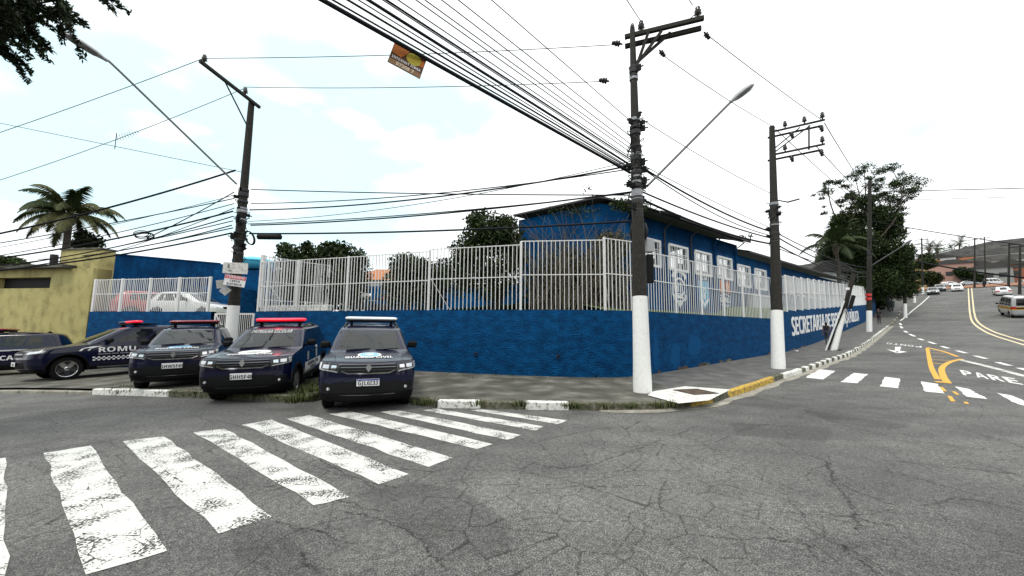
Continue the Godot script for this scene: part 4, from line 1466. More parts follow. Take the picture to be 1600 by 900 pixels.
func clutter(root: Node3D, v: Vector3, lo: float, hi: float, n: int, r: float, seed_: int) -> void:
	# steel bands, bolts and cable brackets that gather on a shaft
	var q := RandomNumberGenerator.new()
	q.seed = seed_
	for i in n:
		var h := q.randf_range(lo, hi)
		var c := v * (h / v.y)
		var mb := MB.new()
		var kind := q.randi() % 3
		if kind == 0:
			var hh := q.randf_range(0.02, 0.05)
			mb.lathe([Vector2(r + 0.008, -hh), Vector2(r + 0.016, -hh), Vector2(r + 0.016, hh), Vector2(r + 0.008, hh)], 14, Transform3D(Basis(), c))
			part("band", mb, M.steel if q.randf() < 0.4 else M.dark_grey, root)
		elif kind == 1:
			var a := q.randf() * TAU
			var d := Vector3(cos(a), 0, sin(a))
			mb.rbox(c + d * (r + 0.06), Vector3(0.05, q.randf_range(0.08, 0.2), 0.14), 0.01, Basis(Vector3.UP, -a + PI / 2))
			mb.tube([c + d * (r + 0.02), c + d * (r + 0.2)], [0.018], 6)
			part("bracket", mb, M.black, root)
		else:
			var a := q.randf() * TAU
			var pts := []
			for k in 9:
				var b := a + k * 0.35
				pts.append(c + Vector3(cos(b), 0, sin(b)) * (r + 0.05 + 0.05 * sin(k * 1.3)) + Vector3(0, -0.03 * k + 0.1 * sin(k * 0.8), 0))
			mb.tube(pts, [0.011], 5)
			part("cable_loop", mb, M.cable, root)
func insulator(c: Vector3, dir: Vector3, s: float, root: Node) -> void:
	var mb := MB.new()
	var y := dir.normalized()
	var x := y.cross(Vector3.RIGHT if absf(y.x) < 0.8 else Vector3.UP).normalized()
	var T := Transform3D(Basis(x, y, x.cross(y)).scaled(Vector3.ONE * s), c)
	mb.lathe([Vector2(0.02, 0.0), Vector2(0.03, 0.06), Vector2(0.085, 0.08), Vector2(0.05, 0.12), Vector2(0.08, 0.15), Vector2(0.045, 0.19), Vector2(0.06, 0.23), Vector2(0.03, 0.27), Vector2(0.0, 0.28)], 10, T)
	part("insulator", mb, M.porcelain, root)
func street_lamp(label: String, a: Vector3, knee: Vector3, b: Vector3, head_len: float) -> void:
	var root := thing("street_lamp", label, "street lamp", a)
	var mb := MB.new()
	var pts := []
	for p in catmull([Vector3.ZERO, (knee - a) * 0.12 + Vector3(0, 0.0, 0), (knee - a) * 0.6, knee - a, b - a], 5): pts.append(p)
	mb.tube(pts, [0.032], 8)
	part("arm", mb, M.grey, root)
	var dir := (b - knee).normalized()
	var side := dir.cross(Vector3.UP).normalized()
	var up := side.cross(dir)
	mb = MB.new()
	var rows := []
	var prof := [[0.0, 0.05, 0.06], [0.12, 0.07, 0.075], [0.3, 0.14, 0.10], [0.6, 0.17, 0.11], [0.85, 0.14, 0.085], [1.0, 0.03, 0.03]]
	for p in prof:
		var row := PackedVector3Array()
		for k in 14:
			var t := TAU * k / 14.0
			var yy: float = sin(t) * p[2]
			if yy < 0.0: yy *= 0.25
			row.append(b - a + dir * (p[0] * head_len) + side * (cos(t) * p[1]) + up * yy)
		rows.append(row)
	mb.grid(rows, true)
	part("head", mb, M.light_grey, root)
	mb = MB.new()
	rows = []
	for p in [[0.25, 0.09], [0.45, 0.12], [0.7, 0.12], [0.88, 0.08]]:
		var row := PackedVector3Array()
		for k in 7:
			var t := PI + PI * k / 6.0
			row.append(b - a + dir * (p[0] * head_len) + side * (cos(t) * p[1]) + up * (sin(t) * 0.05 - 0.015))
		rows.append(row)
	mb.grid(rows)
	part("lens", mb, M.pane, root)
func wire(called: String, label: String, a: Vector3, b: Vector3, sag: float, r: float, group := "overhead cables", m: Material = null) -> void:
	var mb := MB.new()
	var pts := []
	var n := 18
	for i in n + 1:
		var f := float(i) / n
		pts.append(a.lerp(b, f) - Vector3(0, sag * 4.0 * f * (1.0 - f), 0))
	mb.tube(pts, [maxf(r * (1.5 if r > 0.0095 else 1.25), 0.0105)], 5, false)
	solo(called, mb, m if m else M.cable, ("thick " if r > 0.0155 else ("thin " if r < 0.0095 else "medium ")) + label.trim_prefix("thin "), "cable", group)
func poles() -> void:
	var q := wp(357, 572, 13.4)
	PL = on(q.x, q.z, 0.1)
	PC = at_px(1004, 612, 0.15)
	PR = at_px(1216, 575, 0.15)
	P4 = at_px(1358, 518, 0.15)
	# pole with the notices
	var top := wp(393, 160, 13.4)
	var root := pole("utility_pole", "weathered pole with taped notices and a one-sided crossarm beside the gate", PL, top, 0.20, 0.10, 2.3)
	var v := top - PL
	clutter(root, v, 3.9, 6.6, 46, 0.15, 3)
	var mb := MB.new()
	var ca := wp(312, 95, 11.3) - PL
	var cb := wp(406, 168, 13.6) - PL
	mb.bar(ca, cb, 0.09, 0.11, 0.01)
	part("crossarm", mb, M.pole, root)
	mb = MB.new()
	mb.bar(ca.lerp(cb, 0.38) - Vector3(0, 0.04, 0), v * ((v.y - 1.05) / v.y), 0.03, 0.04)
	part("brace", mb, M.dark_grey, root)
	for f in [0.06, 0.72]: insulator(ca.lerp(cb, f) + Vector3(0, 0.05, 0), Vector3.UP, 1.0, root)
	# corner pole
	top = wp(988, 46, 10.0)
	root = pole("utility_pole", "tall weathered corner pole with a white painted base and heavy double crossarm", PC, top, 0.20, 0.07, 2.2)
	v = top - PC
	clutter(root, v, 4.0, 7.0, 74, 0.125, 8)
	clutter(root, v, 7.0, 8.6, 6, 0.1, 9)
	ca = wp(976, 58, 10.1) - PC
	cb = wp(1100, 28, 9.46) - PC
	mb = MB.new()
	mb.bar(ca, cb, 0.10, 0.12, 0.01)
	part("crossarm", mb, M.pole, root)
	mb = MB.new()
	mb.bar(ca + Vector3(0.05, -0.16, -0.16), cb + Vector3(0.0, -0.16, -0.16), 0.10, 0.12, 0.01)
	part("crossarm", mb, M.pole, root)
	for s in [[0.48, 1.35, 0.0], [0.62, 1.15, -0.16], [0.30, 1.6, 0.05]]:
		mb = MB.new()
		mb.bar(ca.lerp(cb, s[0]) + Vector3(0, -0.08, s[2]), v * ((v.y - s[1]) / v.y) + Vector3(-0.06, 0, s[2]), 0.06, 0.07)
		part("brace", mb, M.pole, root)
	insulator(ca.lerp(cb, 0.22) + Vector3(0, 0.06, 0), Vector3.UP, 1.15, root)
	insulator(ca.lerp(cb, 0.93) + Vector3(0, 0.06, 0), Vector3.UP, 1.15, root)
	insulator(v * 0.985 + Vector3(0, 0.1, 0), Vector3.UP, 0.8, root)
	for p in [[972, 69, 10.1], [952, 127, 10.1]]:
		insulator(wp(p[0], p[1], p[2]) - PC, Vector3(-1, 0.05, 0.1), 1.1, root)
	insulator(wp(1100, 50, 9.5) - PC, Vector3(0.8, -0.5, -0.4), 0.9, root)
	insulator(wp(1030, 78, 9.8) - PC, Vector3(0.8, -0.5, -0.4), 0.9, root)
	mb = MB.new()
	mb.lathe([Vector2(0.0, -0.22), Vector2(0.2, -0.2), Vector2(0.24, 0.0), Vector2(0.2, 0.2), Vector2(0.0, 0.22)], 14, Transform3D(Basis(), wp(998, 362, 9.95) - PC))
	part("cable_enclosure", mb, M.black, root)
	mb = MB.new()
	mb.rbox(wp(1015, 420, 9.95) - PC, Vector3(0.17, 0.75, 0.16), 0.02)
	part("junction_box", mb, M.black, root)
	mb = MB.new()
	mb.rbox(wp(1014, 384, 9.95) - PC, Vector3(0.2, 0.36, 0.18), 0.02)
	part("meter_box", mb, M.light_grey, root)
	# pole by the kerb of the side street
	top = wp(1206, 198, 14.3)
	root = pole("utility_pole", "grey pole with two latticed crossarms and a white painted base on the side street", PR, top, 0.205, 0.095, 1.95)
	v = top - PR
	clutter(root, v, 4.4, 6.0, 22, 0.14, 15)
	for y in [[207, 187], [243, 225]]:
		ca = wp(1202, y[0], 14.35) - PR
		cb = wp(1289, y[1], 13.4) - PR
		for k in 2:
			mb = MB.new()
			mb.bar(ca + Vector3(0, -0.16 * k, -0.12 * k), cb + Vector3(0, -0.16 * k, -0.12 * k), 0.06, 0.06)
			part("crossarm", mb, M.pole, root)
		for f in [0.3, 0.65, 0.96] if y[0] < 220 else [0.3, 0.96]:
			insulator(ca.lerp(cb, f) + Vector3(0, 0.04, 0), Vector3.UP, 1.0, root)
		for f in [0.4, 0.92]: insulator(ca.lerp(cb, f) - Vector3(0, 0.16, 0), Vector3(0.2, -1, 0), 1.0, root)
	mb = MB.new()
	mb.bar(wp(1264, 196, 13.7) - PR, wp(1264, 234, 13.7) - PR, 0.04, 0.04)
	mb.bar(wp(1266, 196, 13.7) - PR, wp(1210, 238, 14.2) - PR, 0.03, 0.04)
	mb.bar(wp(1250, 199, 13.9) - PR, wp(1210, 232, 14.2) - PR, 0.03, 0.04)
	part("brace", mb, M.dark_grey, root)
	mb = MB.new()
	mb.bar(wp(1210, 312, 14.3) - PR, wp(1232, 316, 14.0) - PR, 0.04, 0.04)
	mb.bar(wp(1230, 316, 14.0) - PR, wp(1249, 311, 13.9) - PR, 0.05, 0.05)
	part("bracket", mb, M.dark_grey, root)
	# pole with a lamp farther up
	top = wp(1359, 282, -P4.z)
	root = pole("utility_pole", "dark pole with a red band and white foot in front of the big tree", P4, top, 0.18, 0.11, 1.6)
	clutter(root, top - P4, 5.0, 7.4, 12, 0.14, 21)
	mb = MB.new()
	for y in [[468, 464, 0], [462, 460, 1]]:
		mb.lathe([Vector2(0.17, -0.1), Vector2(0.19, -0.1), Vector2(0.19, 0.1), Vector2(0.17, 0.1)], 16, Transform3D(Basis(), wp(1357, y[0] - 1, -P4.z) - P4))
	part("red_band", mb, mat(lin(0.55, 0.02, 0.02), 0.5), root)
	street_lamp("street lamp on a straight arm in front of the big tree", wp(1360, 416, -P4.z), wp(1408, 386, -P4.z - 3.0), wp(1411, 384, -P4.z - 3.1), 0.6)
	# leaning stump and its props
	var lb := at_px(1303, 547, 0.15)
	var lt := wp(1334, 428, -lb.z)
	root = pole("leaning_pole", "broken leaning pole with a white foot in front of the painted lettering", lb, lt, 0.125, 0.09, 2.0)
	mb = MB.new()
	mb.bar(at_px(1290, 548, 0.13) - lb, wp(1319, 470, -lb.z - 0.2) - lb, 0.05, 0.05)
	part("prop", mb, M.pole_white, root)
	mb = MB.new()
	mb.bar(at_px(1294, 547, 0.13) - lb, wp(1328, 455, -lb.z - 0.3) - lb, 0.05, 0.07)
	part("prop", mb, M.pole, root)
	mb = MB.new()
	mb.rbox(wp(1331, 472, -lb.z - 0.4) - lb, Vector3(0.15, 0.7, 0.12), 0.02, Basis(Vector3(0, 0, 1), -0.35))
	part("cable_box", mb, M.black, root)
	mb = MB.new()
	mb.rbox(wp(1324, 451, -lb.z - 0.4) - lb, Vector3(0.2, 0.12, 0.02), 0.0)
	part("tag_plate", mb, M.white_paint, root)
	# round sign on it
	var sp := wp(1322, 490, -lb.z - 0.7)
	var sg := thing("traffic_sign", "round white traffic sign with a crossed-out black arrow on the leaning pole", "traffic sign", sp, 0.72)
	mb = MB.new()
	mb.lathe([Vector2(0.0, -0.01), Vector2(0.25, -0.01), Vector2(0.25, 0.01), Vector2(0.0, 0.01)], 24, Transform3D(Basis(Vector3.RIGHT, PI / 2), Vector3.ZERO))
	part("disc", mb, M.white_paint, sg)
	mb = MB.new()
	ring_shape(mb, Transform3D(Basis(), Vector3(0, 0, 0.012)), 0.22, 0.255, 0.0, TAU * 0.999, 0.006)
	part("rim", mb, mat(lin(0.08, 0.03, 0.03), 0.6), sg)
	mb = MB.new()
	mb.bar(Vector3(-0.15, 0.15, 0.014), Vector3(0.15, -0.15, 0.014), 0.05, 0.004)
	mb.bar(Vector3(0.02, -0.14, 0.014), Vector3(0.02, 0.04, 0.014), 0.05, 0.003)
	mb.bar(Vector3(0.03, 0.03, 0.014), Vector3(-0.1, 0.03, 0.014), 0.05, 0.003)
	part("symbol", mb, M.black, sg)
	# lamps
	street_lamp("street lamp on a long arm reaching out from the notice pole", wp(370, 288, 13.2), wp(176, 101, 10.3), wp(168, 96, 10.2), 0.95)
	street_lamp("street lamp on an arm rising from the corner pole", wp(1010, 292, 9.95), wp(1138, 163, 9.5), wp(1142, 160, 9.48), 0.66)
	# far poles
	var far := [[1425, 432, 380, 60.0], [1440, 440, 372, 75.0], [1523, 452, 372, 80.0], [1538, 430, 370, 95.0], [1577, 468, 380, 62.0], [1594, 470, 382, 55.0], [1412, 470, 385, 44.0]]
	for f in far:
		var pb := wp(f[0], f[1], f[3])
		pb.y = G(pb.x, pb.z)
		var pt := wp(f[0], f[2], f[3])
		var ro := pole("utility_pole", "slender dark pole among the far trees of the main road", pb, pt, 0.17, 0.10, 1.6 if f[0] < 1450 else 0.1)
		ro.set_meta("group", "far poles up the main road")
		mb = MB.new()
		var ax := tn(0, 1) - tn(0, 0)
		mb.bar(pt - pb - ax * 0.9 - Vector3(0, 0.3, 0), pt - pb + ax * 0.9 - Vector3(0, 0.3, 0), 0.1, 0.12)
		part("crossarm", mb, M.pole, ro)
	var hp := wp(83, 428, 21.0)
	hp.y = 4.2
	pole("utility_pole", "short dark pole rising behind the yellow house roof", hp, wp(85, 398, 21.0), 0.17, 0.16, 0.0)
func notices() -> void:
	var yaw := 0.35
	var B := Basis(Vector3.UP, yaw)
	var s := thing("notice_board", "blank white board tied to the notice pole, largest of its plates", "notice", wp(368, 419, 13.08), yaw)
	var mb := MB.new()
	mb.rbox(Vector3.ZERO, Vector3(0.72, 0.38, 0.012), 0.003)
	part("board", mb, M.slab_white, s)
	mb = MB.new()
	mb.rbox(Vector3(-0.2, 0.06, 0.01), Vector3(0.06, 0.12, 0.004), 0.0)
	mb.rbox(Vector3(-0.15, -0.1, 0.01), Vector3(0.1, 0.04, 0.004), 0.0)
	part("torn_patch", mb, M.grey, s)
	s = thing("warning_notice", "white notice with a red heading tied to the pole under the blank board", "notice", wp(367, 439, 13.06), yaw)
	s.rotation.z = -0.12
	mb = MB.new()
	mb.rbox(Vector3.ZERO, Vector3(0.62, 0.36, 0.012), 0.003)
	part("board", mb, M.white_paint, s)
	mb = MB.new()
	mb.rbox(Vector3(0, 0.115, 0.007), Vector3(0.6, 0.12, 0.004), 0.0)
	part("heading_band", mb, mat(lin(0.62, 0.02, 0.06), 0.6), s)
	text_part("CUIDADO", Transform3D(Basis(), Vector3(0, 0.08, 0.012)), 0.085, M.white_paint, s)
	text_part("CERCA", Transform3D(Basis(), Vector3(0, -0.04, 0.008)), 0.07, M.black, s)
	text_part("ELETRICA", Transform3D(Basis(), Vector3(0, -0.15, 0.008)), 0.07, M.black, s)
	for k in [[345, 444, 0.25, 0.5, 0.2], [352, 454, 0.24, 0.36, -0.7]]:
		mb = MB.new()
		mb.rbox(Vector3.ZERO, Vector3(k[2], k[2] * 1.1, 0.01), 0.002)
		var o := solo("paper_notice", mb, M.slab_white, "small curled paper notice peeling off the side of the notice pole", "notice", "peeling notices on the pole")
		o.position = wp(k[0], k[1], 13.1)
		o.rotation = Vector3(0.2, yaw + k[3], k[4])
	# plate hung on the cable
	var c := [wp(617, 63, 6.07), wp(667, 91, 6.3), wp(653, 123, 6.3), wp(609, 98, 6.07)]
	var x: Vector3 = (c[1] - c[0])
	var up: Vector3 = (c[0] - c[3])
	var wdt := x.length()
	var hgt := up.length()
	x = x.normalized()
	var n := x.cross(up).normalized()
	var T := Transform3D(Basis(x, n.cross(x), n), (c[0] + c[1] + c[2] + c[3]) / 4.0)
	var g := thing("cable_sign", "orange and brown advertising plate hung from the thick cable above the crossing", "sign", T.origin)
	g.basis = T.basis
	mb = MB.new()
	mb.rbox(Vector3.ZERO, Vector3(wdt, hgt, 0.01), 0.002)
	part("plate", mb, mat(lin(0.10, 0.035, 0.012), 0.6), g)
	mb = MB.new()
	mb.prism(PackedVector2Array([Vector2(-wdt * 0.48, -0.0), Vector2(-wdt * 0.48, hgt * 0.47), Vector2(wdt * 0.0, hgt * 0.47), Vector2(-wdt * 0.08, hgt * 0.16), Vector2(-wdt * 0.2, -0.02)]), 0.004, Transform3D(Basis(), Vector3(0, 0, 0.006)))
	mb.prism(PackedVector2Array([Vector2(wdt * 0.34, 0.0), Vector2(wdt * 0.34, hgt * 0.3), Vector2(wdt * 0.48, hgt * 0.3), Vector2(wdt * 0.48, 0.0)]), 0.004, Transform3D(Basis(), Vector3(0, 0, 0.006)))
	part("orange_field", mb, mat(lin(0.55, 0.15, 0.015), 0.6), g)
	mb = MB.new()
	ring_shape(mb, Transform3D(Basis(), Vector3(wdt * 0.16, hgt * 0.14, 0.006)), 0.0, hgt * 0.25, 0.0, TAU * 0.999, 0.006, 1.25, 1.0)
	part("yellow_badge", mb, mat(lin(0.55, 0.45, 0.04), 0.6), g)
	mb = MB.new()
	mb.rbox(Vector3(0, -hgt * 0.38, 0.007), Vector3(wdt * 0.97, hgt * 0.2, 0.004), 0.0)
	part("number_band", mb, mat(lin(0.30, 0.16, 0.07), 0.6), g)
	text_part("INTERNET FIBRA", Transform3D(Basis(), Vector3(0, -hgt * 0.22, 0.008)), hgt * 0.11, M.white_paint, g)
	text_part("97398 7", Transform3D(Basis(), Vector3(0, -hgt * 0.45, 0.01)), hgt * 0.15, mat(lin(0.8, 0.7, 0.55), 0.6), g)
func cables() -> void:
	var la := "thin cable strung between the notice pole and the corner pole"
	for w in [[320, 91, 11.3, 974, 69, 10.1, 0.1, 0.008], [380, 136, 13.0, 946, 127, 10.1, 0.1, 0.008], [392, 296, 13.4, 985, 305, 10.0, 0.05, 0.012], [392, 318, 13.3, 986, 264, 10.0, 0.22, 0.011], [390, 328, 13.3, 985, 259, 10.0, 0.28, 0.016], [388, 350, 13.3, 984, 302, 10.0, 0.12, 0.011], [388, 346, 13.3, 985, 252, 10.0, 0.3, 0.008], [390, 365, 13.3, 985, 346, 10.0, 0.10, 0.02], [392, 352, 13.3, 986, 300, 10.0, 0.16, 0.016]]:
		wire("cable", la, wp(w[0], w[1], w[2]), wp(w[3], w[4], w[5]), w[6], w[7])
	la = "cable running from the notice pole away over the yellow house"
	for w in [[316, 92, 11.3, -260, 290, 13.0, 0.15, 0.008], [382, 138, 13.0, -200, 340, 14.0, 0.3, 0.008], [384, 270, 13.4, -120, 168, 14.0, 0.0, 0.006], [368, 266, 13.3, -160, 395, 13.0, 0.25, 0.022], [366, 305, 13.4, -160, 412, 14.0, 0.2, 0.008], [366, 318, 13.4, -160, 422, 14.0, 0.25, 0.010], [364, 330, 13.4, -160, 420, 14.0, 0.3, 0.020], [364, 345, 13.4, -160, 440, 14.0, 0.2, 0.012], [362, 352, 13.4, 60, 405, 19.0, 0.25, 0.014], [362, 364, 13.4, -160, 432, 14.0, 0.3, 0.020], [366, 325, 13.4, 150, 402, 19.0, 0.1, 0.010], [366, 300, 13.4, 230, 372, 14.0, 0.05, 0.012], [364, 338, 13.4, -160, 426, 14.0, 0.45, 0.014], [364, 356, 13.4, -160, 445, 14.0, 0.15, 0.014], [366, 310, 13.4, -160, 404, 14.0, 0.12, 0.012]]:
		wire("cable", la, wp(w[0], w[1], w[2]), wp(w[3], w[4], w[5]), w[6], w[7])
	# fan of cables from the corner pole over the crossing to a pole behind the viewer's left
	la = "cable sweeping from the corner pole high over the zebra crossing"
	for w in [[985, 270, 512, 0.024, 0.05], [984, 266, 520, 0.010, 0.0], [985, 258, 578, 0.018, 0.02], [985, 252, 598, 0.008, 0.0], [985, 246, 622, 0.008, 0.0], [985, 238, 650, 0.008, 0.0], [985, 232, 664, 0.007, 0.0], [986, 214, 716, 0.008, 0.0], [986, 190, 768, 0.008, 0.0], [985, 262, 560, 0.008, 0.0], [985, 264, 548, 0.012, 0.03], [985, 249, 606, 0.012, 0.02], [986, 226, 690, 0.008, 0.0]]:
		var a := wp(w[0], w[1], 9.98)
		var rx: float = (w[2] - 800.0) / FOC
		var k := (3.3 - rx * 10.0) / (15.3 - rx * 12.5)
		var b := wp(w[2], 0, 10.0 - 12.5 * k)
		wire("cable", la, a, a + (b - a) * (1.0 / k), w[4], w[3])
	la = "power line rising from the corner pole crossarm over the road"
	wire("cable", la, wp(1003, 36, 10.0), wp(940, -60, 6.0), 0.0, 0.008)
	wire("cable", la, wp(1082, 8, 9.5), wp(1020, -90, 6.4), 0.0, 0.008)
	wire("cable", la, wp(1090, 18, 9.5), wp(1050, 40, 9.8), 0.1, 0.006)
	la = "cable between the corner pole and the pole with latticed crossarms"
	for w in [[1102, 52, 9.46, 1285, 188, 13.45, 0.05, 0.009], [1030, 82, 9.8, 1212, 200, 14.2, 0.1, 0.006], [1002, 186, 10.0, 1206, 303, 14.3, 0.1, 0.006], [1004, 262, 10.0, 1204, 362, 14.3, 0.16, 0.018], [1006, 265, 10.0, 1204, 368, 14.3, 0.25, 0.010], [1004, 300, 10.0, 1204, 372, 14.3, 0.1, 0.016], [1004, 312, 10.0, 1204, 381, 14.3, 0.16, 0.022], [1004, 258, 10.0, 1204, 356, 14.3, 0.05, 0.007]]:
		wire("cable", la, wp(w[0], w[1], w[2]), wp(w[3], w[4], w[5]), w[6], w[7])
	la = "cable climbing from the latticed pole towards the big tree"
	for w in [[1288, 192, 13.4, 1356, 300, -P4.z, 0.1, 0.010], [1212, 202, 14.2, 1357, 330, -P4.z, 0.1, 0.010], [1275, 228, 13.5, 1357, 312, -P4.z, 0.1, 0.010], [1210, 362, 14.3, 1356, 418, -P4.z, 0.3, 0.014], [1210, 368, 14.3, 1356, 425, -P4.z, 0.4, 0.018], [1210, 380, 14.3, 1356, 432, -P4.z, 0.4, 0.018], [1210, 386, 14.3, 1356, 428, -P4.z, 0.2, 0.012]]:
		wire("cable", la, wp(w[0], w[1], w[2]), wp(w[3], w[4], w[5]), w[6], w[7])
	la = "cable crossing above the main road from the dark pole"
	for w in [[1360, 300, -P4.z, 1760, 290, 22.0, 0.0, 0.018], [1360, 314, -P4.z, 1760, 303, 22.0, 0.0, 0.010], [1360, 345, -P4.z, 1760, 402, 24.0, 0.2, 0.022], [1430, 408, 55.0, 1700, 442, 40.0, 0.4, 0.07], [1500, 434, 60.0, 1720, 456, 40.0, 0.4, 0.035]]:
		wire("cable", la, wp(w[0], w[1], w[2]), wp(w[3], w[4], w[5]), w[6], w[7])
	# coils and splice boxes on the cables
	var co := wp(226, 369, 13.8)
	var mb := MB.new()
	for k in 5:
		var pts := []
		for i in 17:
			var a := TAU * i / 16.0
			pts.append(Vector3(cos(a) * (0.36 - 0.02 * k), sin(a) * (0.10 + 0.02 * sin(k * 2.0)), 0.03 * k) + Vector3(0.03 * sin(k), 0.015 * k, 0))
		mb.tube(pts, [0.014], 5, false)
	var o := solo("cable_coil", mb, M.cable, "flat coil of spare cable hung on the lines left of the notice pole", "cable coil")
	o.position = co
	mb = MB.new()
	for k in 3:
		var pts := []
		for i in 17:
			var a := TAU * i / 16.0
			pts.append(Vector3(cos(a) * 0.14, sin(a) * 0.26, 0.03 * k))
		mb.tube(pts, [0.02], 5, false)
	o = solo("cable_coil", mb, M.cable, "upright ring of black cable on the notice pole beside the gate", "cable coil")
	o.position = wp(391, 372, 13.2)
	o.rotation.z = 0.5
	o = null
	mb = MB.new()
	mb.tube([Vector3(-0.42, 0, 0), Vector3(-0.38, 0, 0), Vector3(0.38, 0, 0), Vector3(0.42, 0, 0)], [0.04, 0.095, 0.095, 0.04], 10)
	o = solo("splice_box", mb, M.black, "black splice closure hanging on the cable right of the notice pole", "splice box")
	o.position = wp(421, 370, 13.0)
	mb = MB.new()
	mb.tube([Vector3(-0.3, 0.12, 0), Vector3(0.3, -0.02, 0.0)], [0.07], 9)
	mb.tube([Vector3(-0.36, 0.16, 0), Vector3(-0.5, 0.2, 0), Vector3(-0.3, 0.3, 0)], [0.012], 5)
	o = solo("splice_box", mb, M.black, "black splice closure on the cables above the blue building eaves", "splice box")
	o.position = wp(1047, 338, 11.5)
	mb = MB.new()
	for k in 7:
		var pts := []
		var q := RandomNumberGenerator.new()
		q.seed = 60 + k
		var p := Vector3(-0.25 + 0.08 * k, 0, 0)
		for i in 5:
			pts.append(p)
			p += Vector3(q.randf_range(-0.06, 0.09), q.randf_range(-0.11, 0.07), q.randf_range(-0.06, 0.06))
		mb.tube(pts, [0.017], 5)
	o = solo("cable_tangle", mb, M.cable, "tangled knot of cable ends on the lines past the eaves", "cable tangle")
	o.position = wp(1166, 369, 13.4)
	mb = MB.new()
	mb.tube([Vector3(0, 0.05, 0), Vector3(0, -0.55, 0)], [0.012], 5)
	for k in 9: mb.tube([Vector3(0.09 * k, 0.02 * k, 0), Vector3(0.09 * k + 0.1, 0.02 * k - 0.28 + 0.02 * k, 0)], [0.007], 4)
	o = solo("kite_tail", mb, M.cable, "frayed kite tail dangling from a power line near the long lamp arm", "kite tail")
	o.position = wp(182, 210, 13.4)

# ---------- plants ----------
func leaves(mb: MB, c: Vector3, rad: Vector3, n: int, size: float, cols: Array, r: RandomNumberGenerator, shell := 0.55, narrow := 0.5) -> void:
	# leaf-sized faces spread through an ellipsoid, denser towards its outside
	for i in n:
		var d := Vector3(r.randfn(), r.randfn(), r.randfn()).normalized()
		var f := pow(r.randf(), 0.4) if r.randf() < shell else r.randf()
		var p := c + d * rad * f * r.randf_range(0.82, 1.12)
		var ax := Vector3(r.randfn(), r.randfn() - 0.3, r.randfn()).normalized()
		var sd := ax.cross(Vector3(r.randfn(), r.randfn(), r.randfn())).normalized()
		var s := size * r.randf_range(0.6, 1.3)
		var nn := (sd.cross(ax) + d * 0.4 + Vector3(0, 0.3, 0)).normalized()
		var col: Color = cols[r.randi() % cols.size()] * r.randf_range(0.7, 1.25)
		var k := mb.V.size()
		mb.V.append(p - ax * s); mb.V.append(p + sd * s * narrow); mb.V.append(p + ax * s); mb.V.append(p - sd * s * narrow)
		for q in 4:
			mb.N.append(nn); mb.C.append(col)
		mb.tri_i(k, k + 1, k + 2); mb.tri_i(k, k + 2, k + 3)
func limb(mb: MB, a: Vector3, b: Vector3, r0: float, r1: float, r: RandomNumberGenerator, bend := 0.12, n := 6) -> Array:
	var pts := []
	var rr := []
	var off := Vector3(r.randfn(), r.randfn() * 0.5, r.randfn()) * a.distance_to(b) * bend
	for i in n + 1:
		var f := float(i) / n
		pts.append(a.lerp(b, f) + off * sin(PI * f)); rr.append(lerpf(r0, r1, f))
	mb.tube(pts, rr, 6)
	return pts
const DARK := [Color(0.018, 0.032, 0.010), Color(0.028, 0.046, 0.014), Color(0.042, 0.066, 0.018), Color(0.013, 0.022, 0.008)]
const MID := [Color(0.035, 0.06, 0.018), Color(0.055, 0.085, 0.025), Color(0.075, 0.11, 0.03), Color(0.025, 0.04, 0.014)]
const DRY := [Color(0.10, 0.085, 0.04), Color(0.07, 0.075, 0.03), Color(0.05, 0.06, 0.02), Color(0.14, 0.11, 0.06)]
func bush(called: String, label: String, category: String, base: Vector3, clumps: Array, per: int, size: float, cols: Array, seed_: int, stems := 5) -> Node3D:
	var root := thing(called, label, category, base)
	var r := RandomNumberGenerator.new()
	r.seed = seed_
	var tr := MB.new()
	for c in clumps:
		limb(tr, Vector3(r.randf_range(-0.2, 0.2), -0.1, r.randf_range(-0.2, 0.2)), c[0], 0.07, 0.02, r)
		for s in stems:
			var d := Vector3(r.randfn(), absf(r.randfn()) + 0.2, r.randfn()).normalized()
			limb(tr, c[0], c[0] + d * c[1] * r.randf_range(0.8, 1.15), 0.018, 0.006, r)
	part("trunk", tr, M.bark, root)
	var mb := MB.new()
	for c in clumps:
		var vol: float = c[1].x * c[1].y * c[1].z
		leaves(mb, c[0], c[1], int(per * 2.1 * pow(vol, 0.67)), size, cols, r)
	part("crown", mb, M.leaf, root)
	return root
